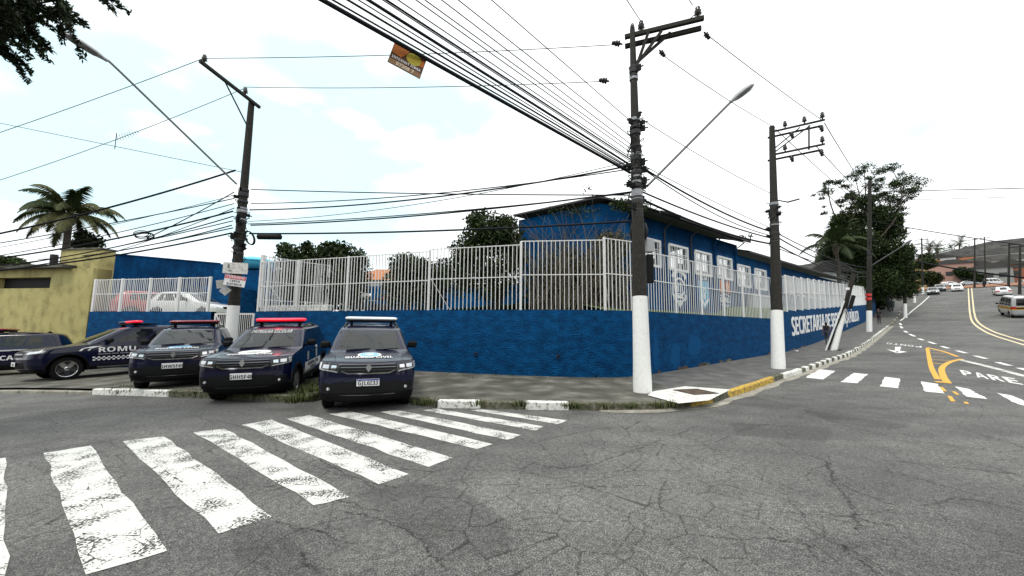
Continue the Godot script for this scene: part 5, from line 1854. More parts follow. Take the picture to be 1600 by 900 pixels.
func palm(label: String, base: Vector3, h: float, r0: float, n: int, length: float, seed_: int, cols: Array, droop := 1.0, leaf_step := 40, group := "") -> void:
	var root := thing("palm_tree", label, "palm tree", base, 0.0, group)
	var r := RandomNumberGenerator.new()
	r.seed = seed_
	var mb := MB.new()
	var top := Vector3(0.1, h, 0.0)
	limb(mb, Vector3.ZERO, top, r0, r0 * 0.75, r, 0.02, 8)
	part("trunk", mb, M.bark, root)
	mb = MB.new()
	mb.lathe([Vector2(r0 * 0.8, h - length * 0.25), Vector2(r0 * 1.5, h - length * 0.12), Vector2(r0 * 1.3, h), Vector2(0.0, h + length * 0.06)], 10, Transform3D(Basis(), Vector3(0.1, 0, 0)))
	part("leaf_base", mb, M.twig, root)
	for i in n:
		var a := TAU * i / n * 2.618 + r.randf() * 0.4
		var lift := lerpf(1.25, -0.25, float(i) / n)
		var dir := Vector3(cos(a) * cos(lift), sin(lift), sin(a) * cos(lift))
		var pts := []
		var p := top + dir * 0.1
		var L := length * r.randf_range(0.8, 1.1)
		var d := dir
		var seg := 10
		for k in seg + 1:
			pts.append(p)
			p += d * (L / seg)
			d = (d + Vector3(0, -0.17 * droop * (0.4 + k * 0.12), 0)).normalized()
		var fm := MB.new()
		var rr := []
		for k in seg + 1: rr.append(lerpf(0.03, 0.006, float(k) / seg) * (length / 2.5))
		fm.tube(pts, rr, 4, false)
		for k in fm.V.size(): fm.C.append(Color(0.09, 0.10, 0.04))
		var col: Color = cols[r.randi() % cols.size()]
		for k in leaf_step:
			var f := 0.12 + 0.88 * k / leaf_step
			var idx := mini(int(f * seg), seg - 1)
			var c: Vector3 = pts[idx].lerp(pts[idx + 1], f * seg - idx)
			var t: Vector3 = (pts[idx + 1] - pts[idx]).normalized()
			var sd := t.cross(Vector3.UP).normalized()
			var ll := L * 0.26 * sin(PI * clampf(f * 0.85 + 0.12, 0, 1)) * r.randf_range(0.8, 1.15)
			for s in [-1, 1]:
				var tip: Vector3 = c + (sd * s * 0.85 + t * 0.45 + Vector3(0, -0.35 * droop - r.randf() * 0.3, 0)).normalized() * ll
				var wv := t * (0.018 * length)
				var kk := fm.V.size()
				var nn: Vector3 = (tip - c).cross(wv).normalized()
				if nn.y < 0: nn = -nn
				fm.V.append(c - wv); fm.V.append(c + wv); fm.V.append(tip)
				var cc := col * r.randf_range(0.7, 1.3)
				for q in 3:
					fm.N.append(nn); fm.C.append(cc)
				fm.tri_i(kk, kk + 1, kk + 2)
		part("frond", fm, M.leaf, root)
func tuft(p: Vector3, n: int, h: float, spread: float, r: RandomNumberGenerator, mb: MB) -> void:
	for i in n:
		var a := r.randf() * TAU
		var d := Vector3(cos(a), 0, sin(a))
		var b := p + d * spread * sqrt(r.randf())
		var hh := h * r.randf_range(0.4, 1.2)
		var w := d.cross(Vector3.UP) * 0.006 * r.randf_range(0.7, 1.8)
		var col := Color(0.03, 0.05, 0.012).lerp(Color(0.10, 0.10, 0.035), r.randf() * 0.6)
		var m := b + d * hh * 0.25 + Vector3(0, hh * 0.6, 0)
		var t := b + d * hh * 0.6 + Vector3(0, hh * 0.85, 0)
		var k := mb.V.size()
		mb.V.append(b - w); mb.V.append(b + w); mb.V.append(m - w * 0.7); mb.V.append(m + w * 0.7); mb.V.append(t)
		var nn := (d * -0.5 + Vector3.UP).normalized()
		for q in 5:
			mb.N.append(nn); mb.C.append(col)
		mb.tri_i(k, k + 1, k + 3); mb.tri_i(k, k + 3, k + 2); mb.tri_i(k + 2, k + 3, k + 4)
func plants() -> void:
	var c := func(px: float, py: float, d: float, base: Vector3, rx: float, ry: float, rz: float) -> Array: return [wp(px, py, d) - base, Vector3(rx, ry, rz)]
	# dark shrub tree behind the fence
	var b := wp(765, 470, 16.0)
	b.y = 2.1
	bush("shrub_tree", "dense dark green shrub tree rising above the front fence beside the gable", "tree", b, [c.call(760, 365, 15.5, b, 1.0, 0.95, 1.0), c.call(735, 395, 15.5, b, 0.9, 0.8, 0.9), c.call(790, 372, 16.0, b, 0.85, 0.85, 0.9), c.call(720, 430, 15.2, b, 0.75, 0.9, 0.8), c.call(770, 430, 15.5, b, 1.2, 1.1, 0.9), c.call(805, 400, 16.0, b, 0.6, 0.8, 0.7), c.call(745, 345, 15.8, b, 0.5, 0.45, 0.5), c.call(790, 347, 16.0, b, 0.5, 0.35, 0.5)], 1500, 0.075, DARK, 5)
	# bare-stemmed climber over the building's end
	b = wp(905, 470, 15.3)
	b.y = 2.1
	var r := RandomNumberGenerator.new()
	r.seed = 31
	var root := thing("twiggy_climber", "tangle of grey bare stems and dry leaves against the blue gable wall", "climber", b)
	var tw := MB.new()
	for i in 210:
		var x := r.randf_range(-1.9, 2.0)
		var hh := r.randf_range(1.8, 5.0) * (1.0 - 0.12 * absf(x))
		var z := r.randf_range(-0.2, 1.1)
		var p := Vector3(x, 0, z)
		var pts := []
		var d := Vector3(r.randf_range(-0.25, 0.25), 1, r.randf_range(-0.1, 0.1))
		for k in 8:
			pts.append(p)
			p += d.normalized() * hh / 7.0
			d += Vector3(r.randf_range(-0.4, 0.4), -0.06 * k if k > 4 else 0.0, r.randf_range(-0.2, 0.2))
		tw.tube(pts, [0.018, 0.016, 0.014, 0.012, 0.011, 0.010, 0.008, 0.006], 4, false)
	part("stems", tw, M.twig, root)
	var mb := MB.new()
	leaves(mb, Vector3(0.4, 1.4, 0.2), Vector3(2.2, 1.5, 0.9), 4200, 0.055, DRY, r)
	leaves(mb, wp(955, 385, 15.3) - b, Vector3(0.9, 0.7, 0.6), 3600, 0.05, DRY, r)
	leaves(mb, wp(985, 320, 15.0) - b, Vector3(0.9, 0.35, 0.5), 900, 0.06, DARK, r)
	leaves(mb, wp(900, 330, 15.0) - b, Vector3(1.3, 0.3, 0.4), 350, 0.05, DARK, r)
	leaves(mb, wp(920, 295, 15.0) - b, Vector3(0.25, 0.45, 0.3), 34, 0.06, DARK, r)
	leaves(mb, Vector3(-0.3, 0.9, -0.5), Vector3(2.4, 2.0, 0.8), 11000, 0.075, DARK, r)
	part("leaves", mb, M.leaf, root)
	# hedge on the left, behind the fence
	b = wp(500, 470, 18.0)
	b.y = 2.05
	bush("hedge", "dark clipped hedge with ragged shoots behind the left of the front fence", "hedge", b, [c.call(500, 440, 18, b, 1.9, 1.2, 0.5), c.call(470, 405, 18, b, 1.3, 0.7, 0.8), c.call(530, 402, 18, b, 1.3, 0.75, 0.8), c.call(450, 440, 18, b, 0.7, 1.1, 0.8), c.call(490, 445, 18, b, 1.2, 1.3, 0.8), c.call(535, 448, 18, b, 1.1, 1.3, 0.8), c.call(445, 390, 18, b, 0.4, 0.35, 0.4), c.call(520, 388, 18, b, 0.7, 0.35, 0.4), c.call(480, 386, 18, b, 0.3, 0.3, 0.3)], 1300, 0.095, DARK, 6)
	b = wp(640, 470, 17.0)
	b.y = 2.05
	bush("shrub", "rounded dark shrub behind the front fence beside the tiled roof", "shrub", b, [c.call(635, 415, 17, b, 0.85, 0.55, 0.8), c.call(660, 425, 17, b, 0.8, 0.7, 0.8), c.call(625, 450, 17, b, 0.9, 0.9, 0.8), c.call(670, 455, 17, b, 0.9, 1.0, 0.8), c.call(690, 430, 16.5, b, 0.5, 0.8, 0.6)], 1400, 0.09, DARK, 7)
	b = wp(560, 470, 19.0)
	b.y = 2.05
	bush("shrub", "narrow dark shrub behind the fence left of the tiled roof", "shrub", b, [c.call(560, 430, 19, b, 0.7, 1.0, 0.7), c.call(555, 455, 19, b, 0.8, 0.8, 0.7), c.call(567, 410, 19, b, 0.3, 0.4, 0.3)], 1200, 0.07, DARK, 8)
	# tree whose foliage hangs into the picture's upper corner
	b = on(-12.0, -2.6)
	root = thing("overhanging_tree", "dark feathery branch hanging into view above the long lamp arm", "tree", b)
	r.seed = 44
	var tr := MB.new()
	limb(tr, Vector3.ZERO, Vector3(0.4, 5.5, 0.2), 0.3, 0.2, r, 0.04)
	var lv := MB.new()
	var tips := [[-60, 20, 6.0], [20, 10, 5.6], [60, -20, 5.4], [90, 0, 5.3], [120, -30, 5.2], [40, 45, 5.6], [-10, 60, 5.8], [-80, -60, 6.0], [30, -80, 5.6], [-30, -10, 5.8], [-140, 40, 6.2], [-200, -40, 6.2], [0, 30, 5.9], [70, 20, 5.6], [-40, 50, 6.0]]
	for t in tips:
		var e := wp(t[0], t[1], t[2]) - b
		var path := limb(tr, Vector3(0.4, 5.5, 0.2), e, 0.05, 0.012, r, 0.08)
		for k in 26:
			var s: Vector3 = path[2 + r.randi() % 5]
			var d := Vector3(r.randf_range(-0.2, 1.0), r.randf_range(-0.6, 0.25), r.randf_range(-0.5, 0.7)).normalized()
			var ln := r.randf_range(0.35, 0.75)
			var tw2 := s + d * ln + Vector3(0, -0.1, 0)
			tr.tube([s, s.lerp(tw2, 0.5) + Vector3(0, 0.05, 0), tw2], [0.008, 0.005, 0.003], 4, false)
			for m in 46:
				var f := 0.15 + 0.9 * m / 46.0
				var q := s.lerp(tw2, f) + Vector3(0, 0.05 * sin(PI * f), 0)
				leaves(lv, q, Vector3(0.06, 0.05, 0.06), 3, 0.045, [Color(0.012, 0.02, 0.008), Color(0.02, 0.032, 0.012)], r, 0.5, 0.35)
	part("trunk", tr, M.bark, root)
	part("crown", lv, M.leaf, root)
	# palm behind the yellow house
	b = wp(98, 400, 24.0)
	b.y = 3.0
	palm("shaggy palm tree behind the yellow house", b, wp(98, 336, 24.0).y - 3.0, 0.22, 24, 3.0, 14, [Color(0.03, 0.045, 0.016), Color(0.05, 0.06, 0.022), Color(0.075, 0.075, 0.03)], 1.55, 46)
	b = wp(140, 385, 26.0)
	b.y = 4.2
	bush("shrub", "bushy dark shrub under the shaggy palm on the roof line", "shrub", b, [c.call(142, 378, 26, b, 0.9, 0.5, 0.7), c.call(125, 382, 26, b, 0.8, 0.4, 0.6), c.call(130, 368, 26, b, 0.5, 0.4, 0.5)], 900, 0.12, DARK, 11)
	b = wp(15, 410, 27.0)
	b.y = 4.0
	bush("shrub", "low leafy shrub top showing over the yellow house roof slab", "shrub", b, [c.call(10, 409, 27, b, 1.4, 0.45, 0.8), c.call(32, 413, 27, b, 0.6, 0.3, 0.5)], 900, 0.11, MID, 12)
	# the big tree by the bus stop
	b = on_tn(50.0, -4.8, 0.1)
	var dd := -b.z
	var z1 := dd / 33.0
	root = thing("big_tree", "large dark tree with open bare crown limbs beyond the end of the blue wall", "tree", b)
	r.seed = 71
	tr = MB.new()
	lv = MB.new()
	var fork := wp(1345, 400, dd) - b
	limb(tr, Vector3.ZERO, fork, 0.42, 0.3, r, 0.03)
	for t in [[1290, 300, 0.9], [1310, 285, 0.6], [1335, 275, 1.0], [1350, 262, 1.1], [1375, 268, 0.8], [1392, 262, 0.9], [1415, 280, 1.1], [1432, 287, 1.3], [1425, 300, 0.9], [1400, 290, 0.9], [1365, 290, 1.1], [1295, 285, 0.6], [1330, 310, 1.1], [1405, 312, 1.1], [1380, 305, 0.7]]:
		var e := wp(t[0], t[1], dd + r.randf_range(-2.0, 2.0)) - b
		var path := limb(tr, fork, e, 0.13, 0.03, r, 0.10, 8)
		for k in 9:
			var s: Vector3 = path[3 + r.randi() % 5]
			var d := (Vector3(r.randfn(), absf(r.randfn()) * 0.6 + 0.1, r.randfn())).normalized() * r.randf_range(0.6, 1.5) * z1
			var p2 := limb(tr, s, s + d, 0.03, 0.008, r)
			leaves(lv, s + d, Vector3(0.38, 0.2, 0.38) * t[2] * z1, int(110 * t[2]), 0.1, DARK, r)
		leaves(lv, e, Vector3(0.9, 0.4, 0.8) * t[2] * z1, int(420 * t[2]), 0.11, DARK, r)
	for t in [[1330, 345, 1.7], [1370, 335, 1.6], [1310, 370, 1.7], [1345, 380, 2.3], [1390, 365, 1.8], [1320, 405, 1.8], [1395, 395, 1.9], [1370, 410, 2.3], [1340, 425, 2.3], [1405, 420, 1.8], [1298, 372, 0.9], [1352, 315, 1.1], [1400, 345, 0.9], [1412, 395, 1.3], [1295, 395, 1.5], [1302, 425, 1.8], [1325, 442, 2.2], [1375, 440, 2.3], [1408, 448, 1.9], [1350, 452, 2.2], [1392, 432, 1.9], [1312, 345, 1.1], [1385, 350, 1.5], [1290, 410, 1.2]]:
		var e := wp(t[0], t[1], dd + r.randf_range(-1.5, 1.0)) - b
		limb(tr, fork * 0.8, e, 0.1, 0.03, r)
		leaves(lv, e, Vector3(0.85, 0.75, 0.8) * t[2] * 0.8 * z1, int(2000 * pow(t[2] * 0.8, 1.6)), 0.14, DARK, r)
	part("trunk", tr, M.bark, root)
	part("crown", lv, M.leaf, root)
	palm("drooping palm growing in front of the big dark tree", on_tn(44.0, -5.2, 0.1), 8.6, 0.22, 15, 4.2, 23, [Color(0.022, 0.034, 0.014), Color(0.032, 0.048, 0.018)], 1.3, 34)
	# dense trees lining the left of the main road
	var k := 0
	for t in [[57.0, -7.2, 3.6, 7.5], [62.0, -7.4, 3.4, 7.5], [68.0, -8.0, 3.6, 7.0], [75.0, -8.6, 3.6, 7.0], [83.0, -9.6, 3.8, 7.0], [92.0, -10.6, 4.0, 7.5], [103.0, -12.0, 4.2, 8.0], [116.0, -12.0, 4.0, 7.0]]:
		b = on_tn(t[0], t[1], 0.1)
		var cl := []
		r.seed = 300 + k
		for i in 12: cl.append([Vector3(r.randf_range(-1, 1) * t[2] * 0.6, t[3] * r.randf_range(0.12, 0.92), r.randf_range(-1, 1) * t[2] * 0.6), Vector3(1, 0.8, 1) * t[2] * r.randf_range(0.35, 0.55)])
		var o := bush("street_tree", "dense dark tree lining the main road beyond the bus shelter", "tree", b, cl, 420, 0.17, DARK, 500 + k, 2)
		o.set_meta("group", "trees lining the main road")
		k += 1
	for t in [[1452, 428, 110.0, 7.0], [1478, 430, 125.0, 6.0], [1508, 432, 118.0, 5.0], [1530, 428, 130.0, 8.0], [1556, 432, 120.0, 6.0], [1490, 420, 150.0, 8.0], [1440, 420, 130.0, 10.0], [1462, 415, 150.0, 10.0], [1500, 408, 175.0, 8.0], [1580, 432, 120.0, 6.0]]:
		b = wp(t[0], t[1], t[2])
		b.y = G(b.x, b.z)
		var cl := []
		r.seed = 400 + k
		var gap := 0.35 * maxf(0.0, wp(t[0], t[1], t[2]).y - b.y)
		for i in 6: cl.append([Vector3(r.randf_range(-1, 1) * 2.2, gap + t[3] * r.randf_range(0.1, 0.85), r.randf_range(-1, 1) * 2.0), Vector3(1.8, 1.5, 1.8) * r.randf_range(0.7, 1.2)])
		var o := bush("far_tree", "dark green tree on the red roundabout at the top of the hill", "tree", b, cl, 200, 0.3, DARK, 700 + k, 1)
		o.set_meta("group", "trees around the hilltop roundabout")
		k += 1
	for t in [[1451, 388, 130.0], [1463, 388, 135.0], [1499, 380, 190.0]]:
		var tp := wp(t[0], t[1], t[2])
		b = Vector3(tp.x, G(tp.x, tp.z), tp.z)
		palm("tall palm standing on the hilltop skyline", b, tp.y - b.y, 0.4, 14, 5.5 if t[0] > 1480 else 4.2, int(t[0]), [Color(0.022, 0.034, 0.014), Color(0.032, 0.048, 0.018)], 0.8, 16, "skyline palms")
	# grass in the joints of kerb and wall
	var gm := MB.new()
	r.seed = 88
	for q in [[668, 632, 60, 0.16], [745, 634, 40, 0.14], [812, 634, 50, 0.16], [890, 637, 60, 0.14], [900, 637, 40, 0.12], [945, 637, 40, 0.12], [985, 637, 60, 0.12], [1030, 636, 60, 0.14], [1050, 635, 40, 0.14], [655, 632, 40, 0.15], [700, 590, 20, 0.12], [735, 594, 20, 0.14], [808, 596, 50, 0.10], [850, 600, 30, 0.08], [962, 618, 40, 0.08], [1020, 612, 14, 0.08], [1310, 549, 50, 0.16], [1065, 590, 16, 0.10], [1095, 582, 16, 0.10], [1140, 572, 16, 0.10]]:
		var p := at_px(q[0], q[1], 0.10)
		tuft(on(p.x, p.z, 0.10), q[2], q[3], 0.16, r, gm)
	for i in 44:
		var u := r.randf_range(150, 500)
		var p := at_px(u, lerpf(613, 626, (u - 150) / 350.0) - r.randf() * 12.0, 0.13)
		tuft(on(p.x, p.z, 0.12), 16, 0.07, 0.2, r, gm)
	for i in 26:
		var p := at_px(r.randf_range(455, 505), r.randf_range(596, 630), 0.13)
		tuft(on(p.x, p.z, 0.13), 40, 0.15, 0.2, r, gm)
	for i in 26:
		var p: Vector3 = wall_front[r.randi() % wall_front.size()]
		tuft(on(p.x + r.randf_range(-0.5, 0.5), p.z + 0.08, 0.14), 12, 0.08, 0.12, r, gm)
	var go := struct("grass", gm, M.leaf)
	go.set_meta("kind", "stuff")
	go.set_meta("label", "weeds and grass growing along the kerb and under the parked cars")
	go.set_meta("category", "grass")

# ---------- vehicles ----------
# A body is a stack of outlines: at each height the front z, rear z, half width, corner radii and the bow of the front. Front is +z.
class Body:
	var lv := []
	func at(y: float) -> Array:
		if y <= lv[0][0]: return lv[0]
		for i in lv.size() - 1:
			if y <= lv[i + 1][0]:
				var f: float = (y - lv[i][0]) / (lv[i + 1][0] - lv[i][0])
				var o := []
				for k in lv[i].size(): o.append(lerpf(lv[i][k], lv[i + 1][k], f))
				return o
		return lv[-1]
	func p(s: float, y: float) -> Vector3:
		# s runs from the middle of the front (0) round one side to the middle of the rear (1)
		var a := at(y)
		var zf: float = a[1]
		var zr: float = a[2]
		var w: float = a[3]
		var rf: float = a[4]
		var rr: float = a[5]
		var bow: float = a[6]
		var bc := bow * pow((w - rf) / w, 2.0)
		var rb := 0.06
		var rc := rb * pow((w - rr) / w, 2.0)
		if s <= 0.2:
			var x := (w - rf) * s / 0.2
			return Vector3(x, y, zf - bow * (x / w) * (x / w))
		if s <= 0.27:
			var t := (s - 0.2) / 0.07 * PI / 2
			return Vector3(w - rf + rf * sin(t), y, zf - bc - rf + rf * cos(t))
		if s <= 0.8:
			var u := (s - 0.27) / 0.53
			var z := lerpf(zf - bc - rf, zr + rc + rr, u)
			return Vector3(w * (1.0 - 0.015 * pow(2.0 * u - 1.0, 2.0)), y, z)
		if s <= 0.87:
			var t := (s - 0.8) / 0.07 * PI / 2
			return Vector3(w * 0.985 - rr + rr * cos(t), y, zr + rc + rr - rr * sin(t))
		var x2 := (w * 0.985 - rr) * (1.0 - (s - 0.87) / 0.13)
		return Vector3(x2, y, zr + rb * (x2 / w) * (x2 / w))
	func n(s: float, y: float) -> Vector3:
		var a := p(maxf(s - 0.004, 0.0), y)
		var b := p(minf(s + 0.004, 1.0), y)
		var c := p(s, y - 0.01)
		var d := p(s, y + 0.01)
		return (b - a).cross(d - c).normalized()
	func s_of_x(x: float, y: float) -> float:
		var a := at(y)
		var w: float = a[3]
		var rf: float = a[4]
		if x <= w - rf: return 0.2 * x / (w - rf)
		return 0.2 + 0.07 * asin(clampf((x - w + rf) / rf, 0, 1)) / (PI / 2)
	func s_of_z(z: float, y: float) -> float:
		var a := p(0.27, y).z
		var b := p(0.8, y).z
		return 0.27 + 0.53 * clampf((z - a) / (b - a), 0, 1)
	func out(s: float, y: float, off: float, mirror: float) -> Vector3:
		var q := p(s, y) + n(s, y) * off
		return Vector3(q.x * mirror, q.y, q.z)
	func hood(x: float, z: float) -> float:
		# height of the bonnet at a plan point
		var lo: float = 0.7
		var hi: float = 1.5
		for i in 24:
			var m := (lo + hi) * 0.5
			var a := at(m)
			if a[1] - a[6] * pow(x / a[3], 2.0) > z: lo = m
			else: hi = m
		return lo
func patch(b: Body, s0: float, s1: float, y0a: float, y0b: float, y1a: float, y1b: float, off: float, sides := [1.0, -1.0], ns := 8, nu := 3) -> MB:
	# a piece laid on the body between s0 and s1; lower edge y0a..y0b, upper y1a..y1b
	var mb := MB.new()
	for m in sides:
		var rows := []
		for j in nu + 1:
			var row := PackedVector3Array()
			for i in ns + 1:
				var f := float(i) / ns
				var y := lerpf(lerpf(y0a, y0b, f), lerpf(y1a, y1b, f), float(j) / nu)
				row.append(b.out(lerpf(s0, s1, f), y, off, m))
			rows.append(row)
		mb.grid(rows)
	return mb
func sided(called: String, m: Material, root: Node, a: Array) -> void:
	# the same piece on either side of the body, each a part of its own
	var ns: int = a[8] if a.size() > 8 else 8
	var nu: int = a[9] if a.size() > 9 else 3
	for s in [1.0, -1.0]: part(called, patch(car, a[0], a[1], a[2], a[3], a[4], a[5], a[6], [s], ns, nu), m, root)
var car: Body
func wheel(root: Node, c: Vector3, r: float, w: float, side: float, m: Material) -> void:
	var node := Node3D.new()
	node.name = "wheel"
	root.add_child(node, true)
	node.transform = Transform3D(Basis(Vector3(0, 0, 1), -PI / 2 * side), c)
	var mb := MB.new()
	mb.lathe([Vector2(r * 0.66, -w * 0.5), Vector2(r * 0.9, -w * 0.5), Vector2(r * 0.985, -w * 0.4), Vector2(r, -w * 0.2), Vector2(r, w * 0.2), Vector2(r * 0.985, w * 0.4), Vector2(r * 0.9, w * 0.5), Vector2(r * 0.66, w * 0.48)], 26)
	part("tyre", mb, M.rubber, node)
	mb = MB.new()
	mb.lathe([Vector2(r * 0.67, w * 0.49), Vector2(r * 0.63, w * 0.47), Vector2(r * 0.60, w * 0.3)], 24)
	for k in 5:
		var a := TAU * k / 5.0
		var d := Vector3(cos(a), 0, sin(a))
		var t := Vector3(-sin(a), 0, cos(a))
		var h0 := Vector3(0, w * 0.40, 0)
		var h1 := Vector3(0, w * 0.46, 0)
		mb.quad(d * r * 0.1 + t * r * 0.14 + h0, d * r * 0.63 + t * r * 0.17 + h1, d * r * 0.63 - t * r * 0.17 + h1, d * r * 0.1 - t * r * 0.14 + h0)
		for q in [-1, 1]: mb.quad(d * r * 0.1 + t * r * 0.14 * q + h0, d * r * 0.63 + t * r * 0.17 * q + h1, d * r * 0.63 + t * r * 0.16 * q, d * r * 0.1 + t * r * 0.13 * q)
	mb.lathe([Vector2(r * 0.17, w * 0.38), Vector2(r * 0.15, w * 0.44), Vector2(0.0, w * 0.45)], 12)
	part("rim", mb, m, node)
	mb = MB.new()
	mb.lathe([Vector2(r * 0.64, w * 0.1), Vector2(0.0, w * 0.1)], 16)
	part("brake_disc", mb, M.dark_grey, node)
func side_text(b: Body, s: String, z: float, y: float, size: float, side: float, m: Material, root: Node, stretch := 1.0) -> void:
	# lettering bent onto a flank, reading from the outside
	var t := text_mesh(s, size, 0.003)
	var mesh := bent(t, func(p: Vector3) -> Vector3:
		var zz := z - p.x * stretch * side
		return b.out(b.s_of_z(zz, y + p.y), y + p.y, 0.008 + p.z, side))
	part("lettering", mesh, m, root)
func hood_text(b: Body, s: String, z: float, size: float, m: Material, root: Node, stretch := 1.0, tall := 1.0) -> void:
	var t := text_mesh(s, size, 0.002)
	var mesh := bent(t, func(p: Vector3) -> Vector3:
		var zz := z - p.y * tall
		return Vector3(p.x * stretch, b.hood(p.x * stretch, zz) + 0.012 + p.z, zz))
	part("lettering", mesh, m, root)
func hood_disc(b: Body, z: float, rx: float, rz: float, off: float, m: Material, root: Node, called: String) -> void:
	var mb := MB.new()
	var rows := []
	for i in 4:
		var f := i / 3.0
		var row := PackedVector3Array()
		for k in 22:
			var a := TAU * k / 22.0
			var x := cos(a) * rx * f
			var zz := z + sin(a) * rz * f
			row.append(Vector3(x, b.hood(x, zz) + off, zz))
		rows.append(row)
	mb.grid(rows, true)
	part(called, mb, m, root)
func make_body(spec: Dictionary, paint: Material, root: Node) -> Body:
	var b := Body.new()
	car = b
	b.lv = spec.lv
	var belt: float = spec.belt
	var gtop: float = spec.gtop
	var ss := [0.0, 0.04, 0.08, 0.12, 0.15, 0.18, 0.2, 0.21, 0.225, 0.24, 0.255, 0.27]
	for i in range(1, spec.side_n): ss.append(0.27 + 0.53 * i / spec.side_n)
	ss += [0.8, 0.82, 0.845, 0.87, 0.9, 0.94, 0.97, 1.0]
	for w in spec.windows: ss += [w[0], w[1]]
	ss.sort()
	var ys := []
	for l in b.lv: ys.append(l[0])
	var y: float = b.at(0)[0]
	while y < belt:
		ys.append(y); y += spec.step
	ys += [belt + 0.03, gtop]
	for i in 5: ys.append(lerpf(belt + 0.03, gtop, i / 5.0))
	ys.sort()
	var uy := [ys[0]]
	for v in ys:
		if v - uy[-1] > 0.004: uy.append(v)
	var us := [ss[0]]
	for v in ss:
		if v - us[-1] > 0.0015: us.append(v)
	var R: float = spec.wheel_r
	var arch: float = R + spec.get("arch", 0.075)
	var groups := {}
	for m in [1.0, -1.0]:
		var P := []
		var Q := []
		for yy in uy:
			var row := PackedVector3Array()
			for s in us:
				var q := b.p(s, yy)
				row.append(Vector3(q.x * m, q.y, q.z))
			P.append(row)
		for j in uy.size():
			var nr := PackedVector3Array()
			for i in us.size():
				var du: Vector3 = P[j][mini(i + 1, us.size() - 1)] - P[j][maxi(i - 1, 0)]
				if i == 0 or i == us.size() - 1: du.z = 0.0
				nr.append(du.cross(P[mini(j + 1, uy.size() - 1)][i] - P[maxi(j - 1, 0)][i]).normalized() * m)
			Q.append(nr)
		for j in uy.size() - 1:
			for i in us.size() - 1:
				var sm: float = (us[i] + us[i + 1]) * 0.5
				var ym: float = (uy[j] + uy[j + 1]) * 0.5
				var c: Vector3 = (P[j][i] + P[j + 1][i + 1]) * 0.5
				var kind := "body"
				if ym > belt + 0.03 and ym < gtop:
					if sm < 0.213: kind = "windscreen"
					elif sm > 0.89 and spec.get("rear_glass", true): kind = "rear_window"
					for w in spec.windows:
						if sm > w[0] and sm < w[1] and ym > belt + spec.get("sill", 0.03) and ym < gtop - 0.0: kind = "side_window_%d_%d" % [int(w[0] * 1000), int(m)]
				elif ym < spec.clad: kind = "cladding" + ("_front" if c.z > spec.axles[0] else ("_rear" if c.z < spec.axles[1] else "_sill%d" % int(m)))
				var skip := false
				for az in spec.axles:
					if absf(c.x) > 0.5 and pow(c.z - az, 2.0) + pow(ym - R, 2.0) < arch * arch: skip = true
				if skip: continue
				if not groups.has(kind): groups[kind] = MB.new()
				var g: MB = groups[kind]
				var k := g.V.size()
				for e in [[j, i], [j, i + 1], [j + 1, i + 1], [j + 1, i]]:
					g.V.append(P[e[0]][e[1]]); g.N.append(Q[e[0]][e[1]])
				g.tri_i(k, k + 1, k + 2); g.tri_i(k, k + 2, k + 3)
	# roof skin and floor
	var ring := PackedVector3Array()
	var low := PackedVector3Array()
	for s in us: ring.append(b.p(s, uy[-1]))
	for s in us: low.append(b.p(s, uy[0]))
	var g: MB = groups.body
	for i in us.size() - 1:
		var a := ring[i]
		var c := ring[i + 1]
		var k := g.V.size()
		for v in [a, c, Vector3(0, c.y + 0.012, c.z), Vector3(0, a.y + 0.012, a.z), Vector3(-a.x, a.y, a.z), Vector3(-c.x, c.y, c.z)]:
			g.V.append(v); g.N.append(Vector3(v.x * 0.08, 1, 0).normalized())
		g.tri_i(k, k + 1, k + 2); g.tri_i(k, k + 2, k + 3); g.tri_i(k + 4, k + 5, k + 2); g.tri_i(k + 4, k + 2, k + 3)
	var floor_ := MB.new()
	for i in us.size() - 1:
		floor_.quad(low[i], low[i + 1], low[i + 1] * Vector3(-1, 1, 1), low[i] * Vector3(-1, 1, 1))
	var w0: float = b.at(R)[3]
	for az in spec.axles:
		for m in [1.0, -1.0]:
			# wheel housing
			var rows := []
			for i in 13:
				var t := PI * i / 12.0
				var row := PackedVector3Array()
				for x in [w0 - 0.30, w0 - 0.005]: row.append(Vector3(x * m, R + sin(t) * (arch - 0.005), az + cos(t) * (arch - 0.005)))
				rows.append(row)
			floor_.grid(rows)
			floor_.box(Vector3((w0 - 0.31) * m, R + 0.15, az), Vector3(0.02, arch * 1.3, arch * 2.0))
	part("underbody", floor_, M.plastic, root)
	for kind in groups:
		if kind == "body": part("body", groups[kind], paint, root)
		elif kind.begins_with("cladding"): part("sill" if "sill" in kind else ("front_bumper" if "front" in kind else "rear_bumper"), groups[kind], M.plastic, root)
		else: part("side_window" if kind.begins_with("side") else kind, groups[kind], M.glass if kind == "windscreen" else M.tint, root)
	# arch lips
	if spec.get("flare", 0.0) > 0.0:
		for az in spec.axles:
			for m in [1.0, -1.0]:
				var fl := MB.new()
				var rows := []
				for i in 19:
					var t := lerpf(-0.18, PI + 0.18, i / 18.0)
					var row := PackedVector3Array()
					for e in [[arch - 0.012, -0.05], [arch - 0.012, 0.012], [arch + spec.flare, 0.010], [arch + spec.flare + 0.006, -0.03]]:
						var yy: float = R + sin(t) * e[0]
						var zz: float = az + cos(t) * e[0]
						row.append(Vector3((b.p(b.s_of_z(zz, clampf(yy, 0.3, belt)), clampf(yy, 0.3, belt)).x + e[1]) * m, yy, zz))
					rows.append(row)
				fl.grid(rows)
				part("arch_trim", fl, M.plastic, root)
	for az in spec.axles:
		for m in [1.0, -1.0]: wheel(root, Vector3((w0 - 0.115) * m, R, az), R, 0.21, m, spec.get("rim", M.steel))
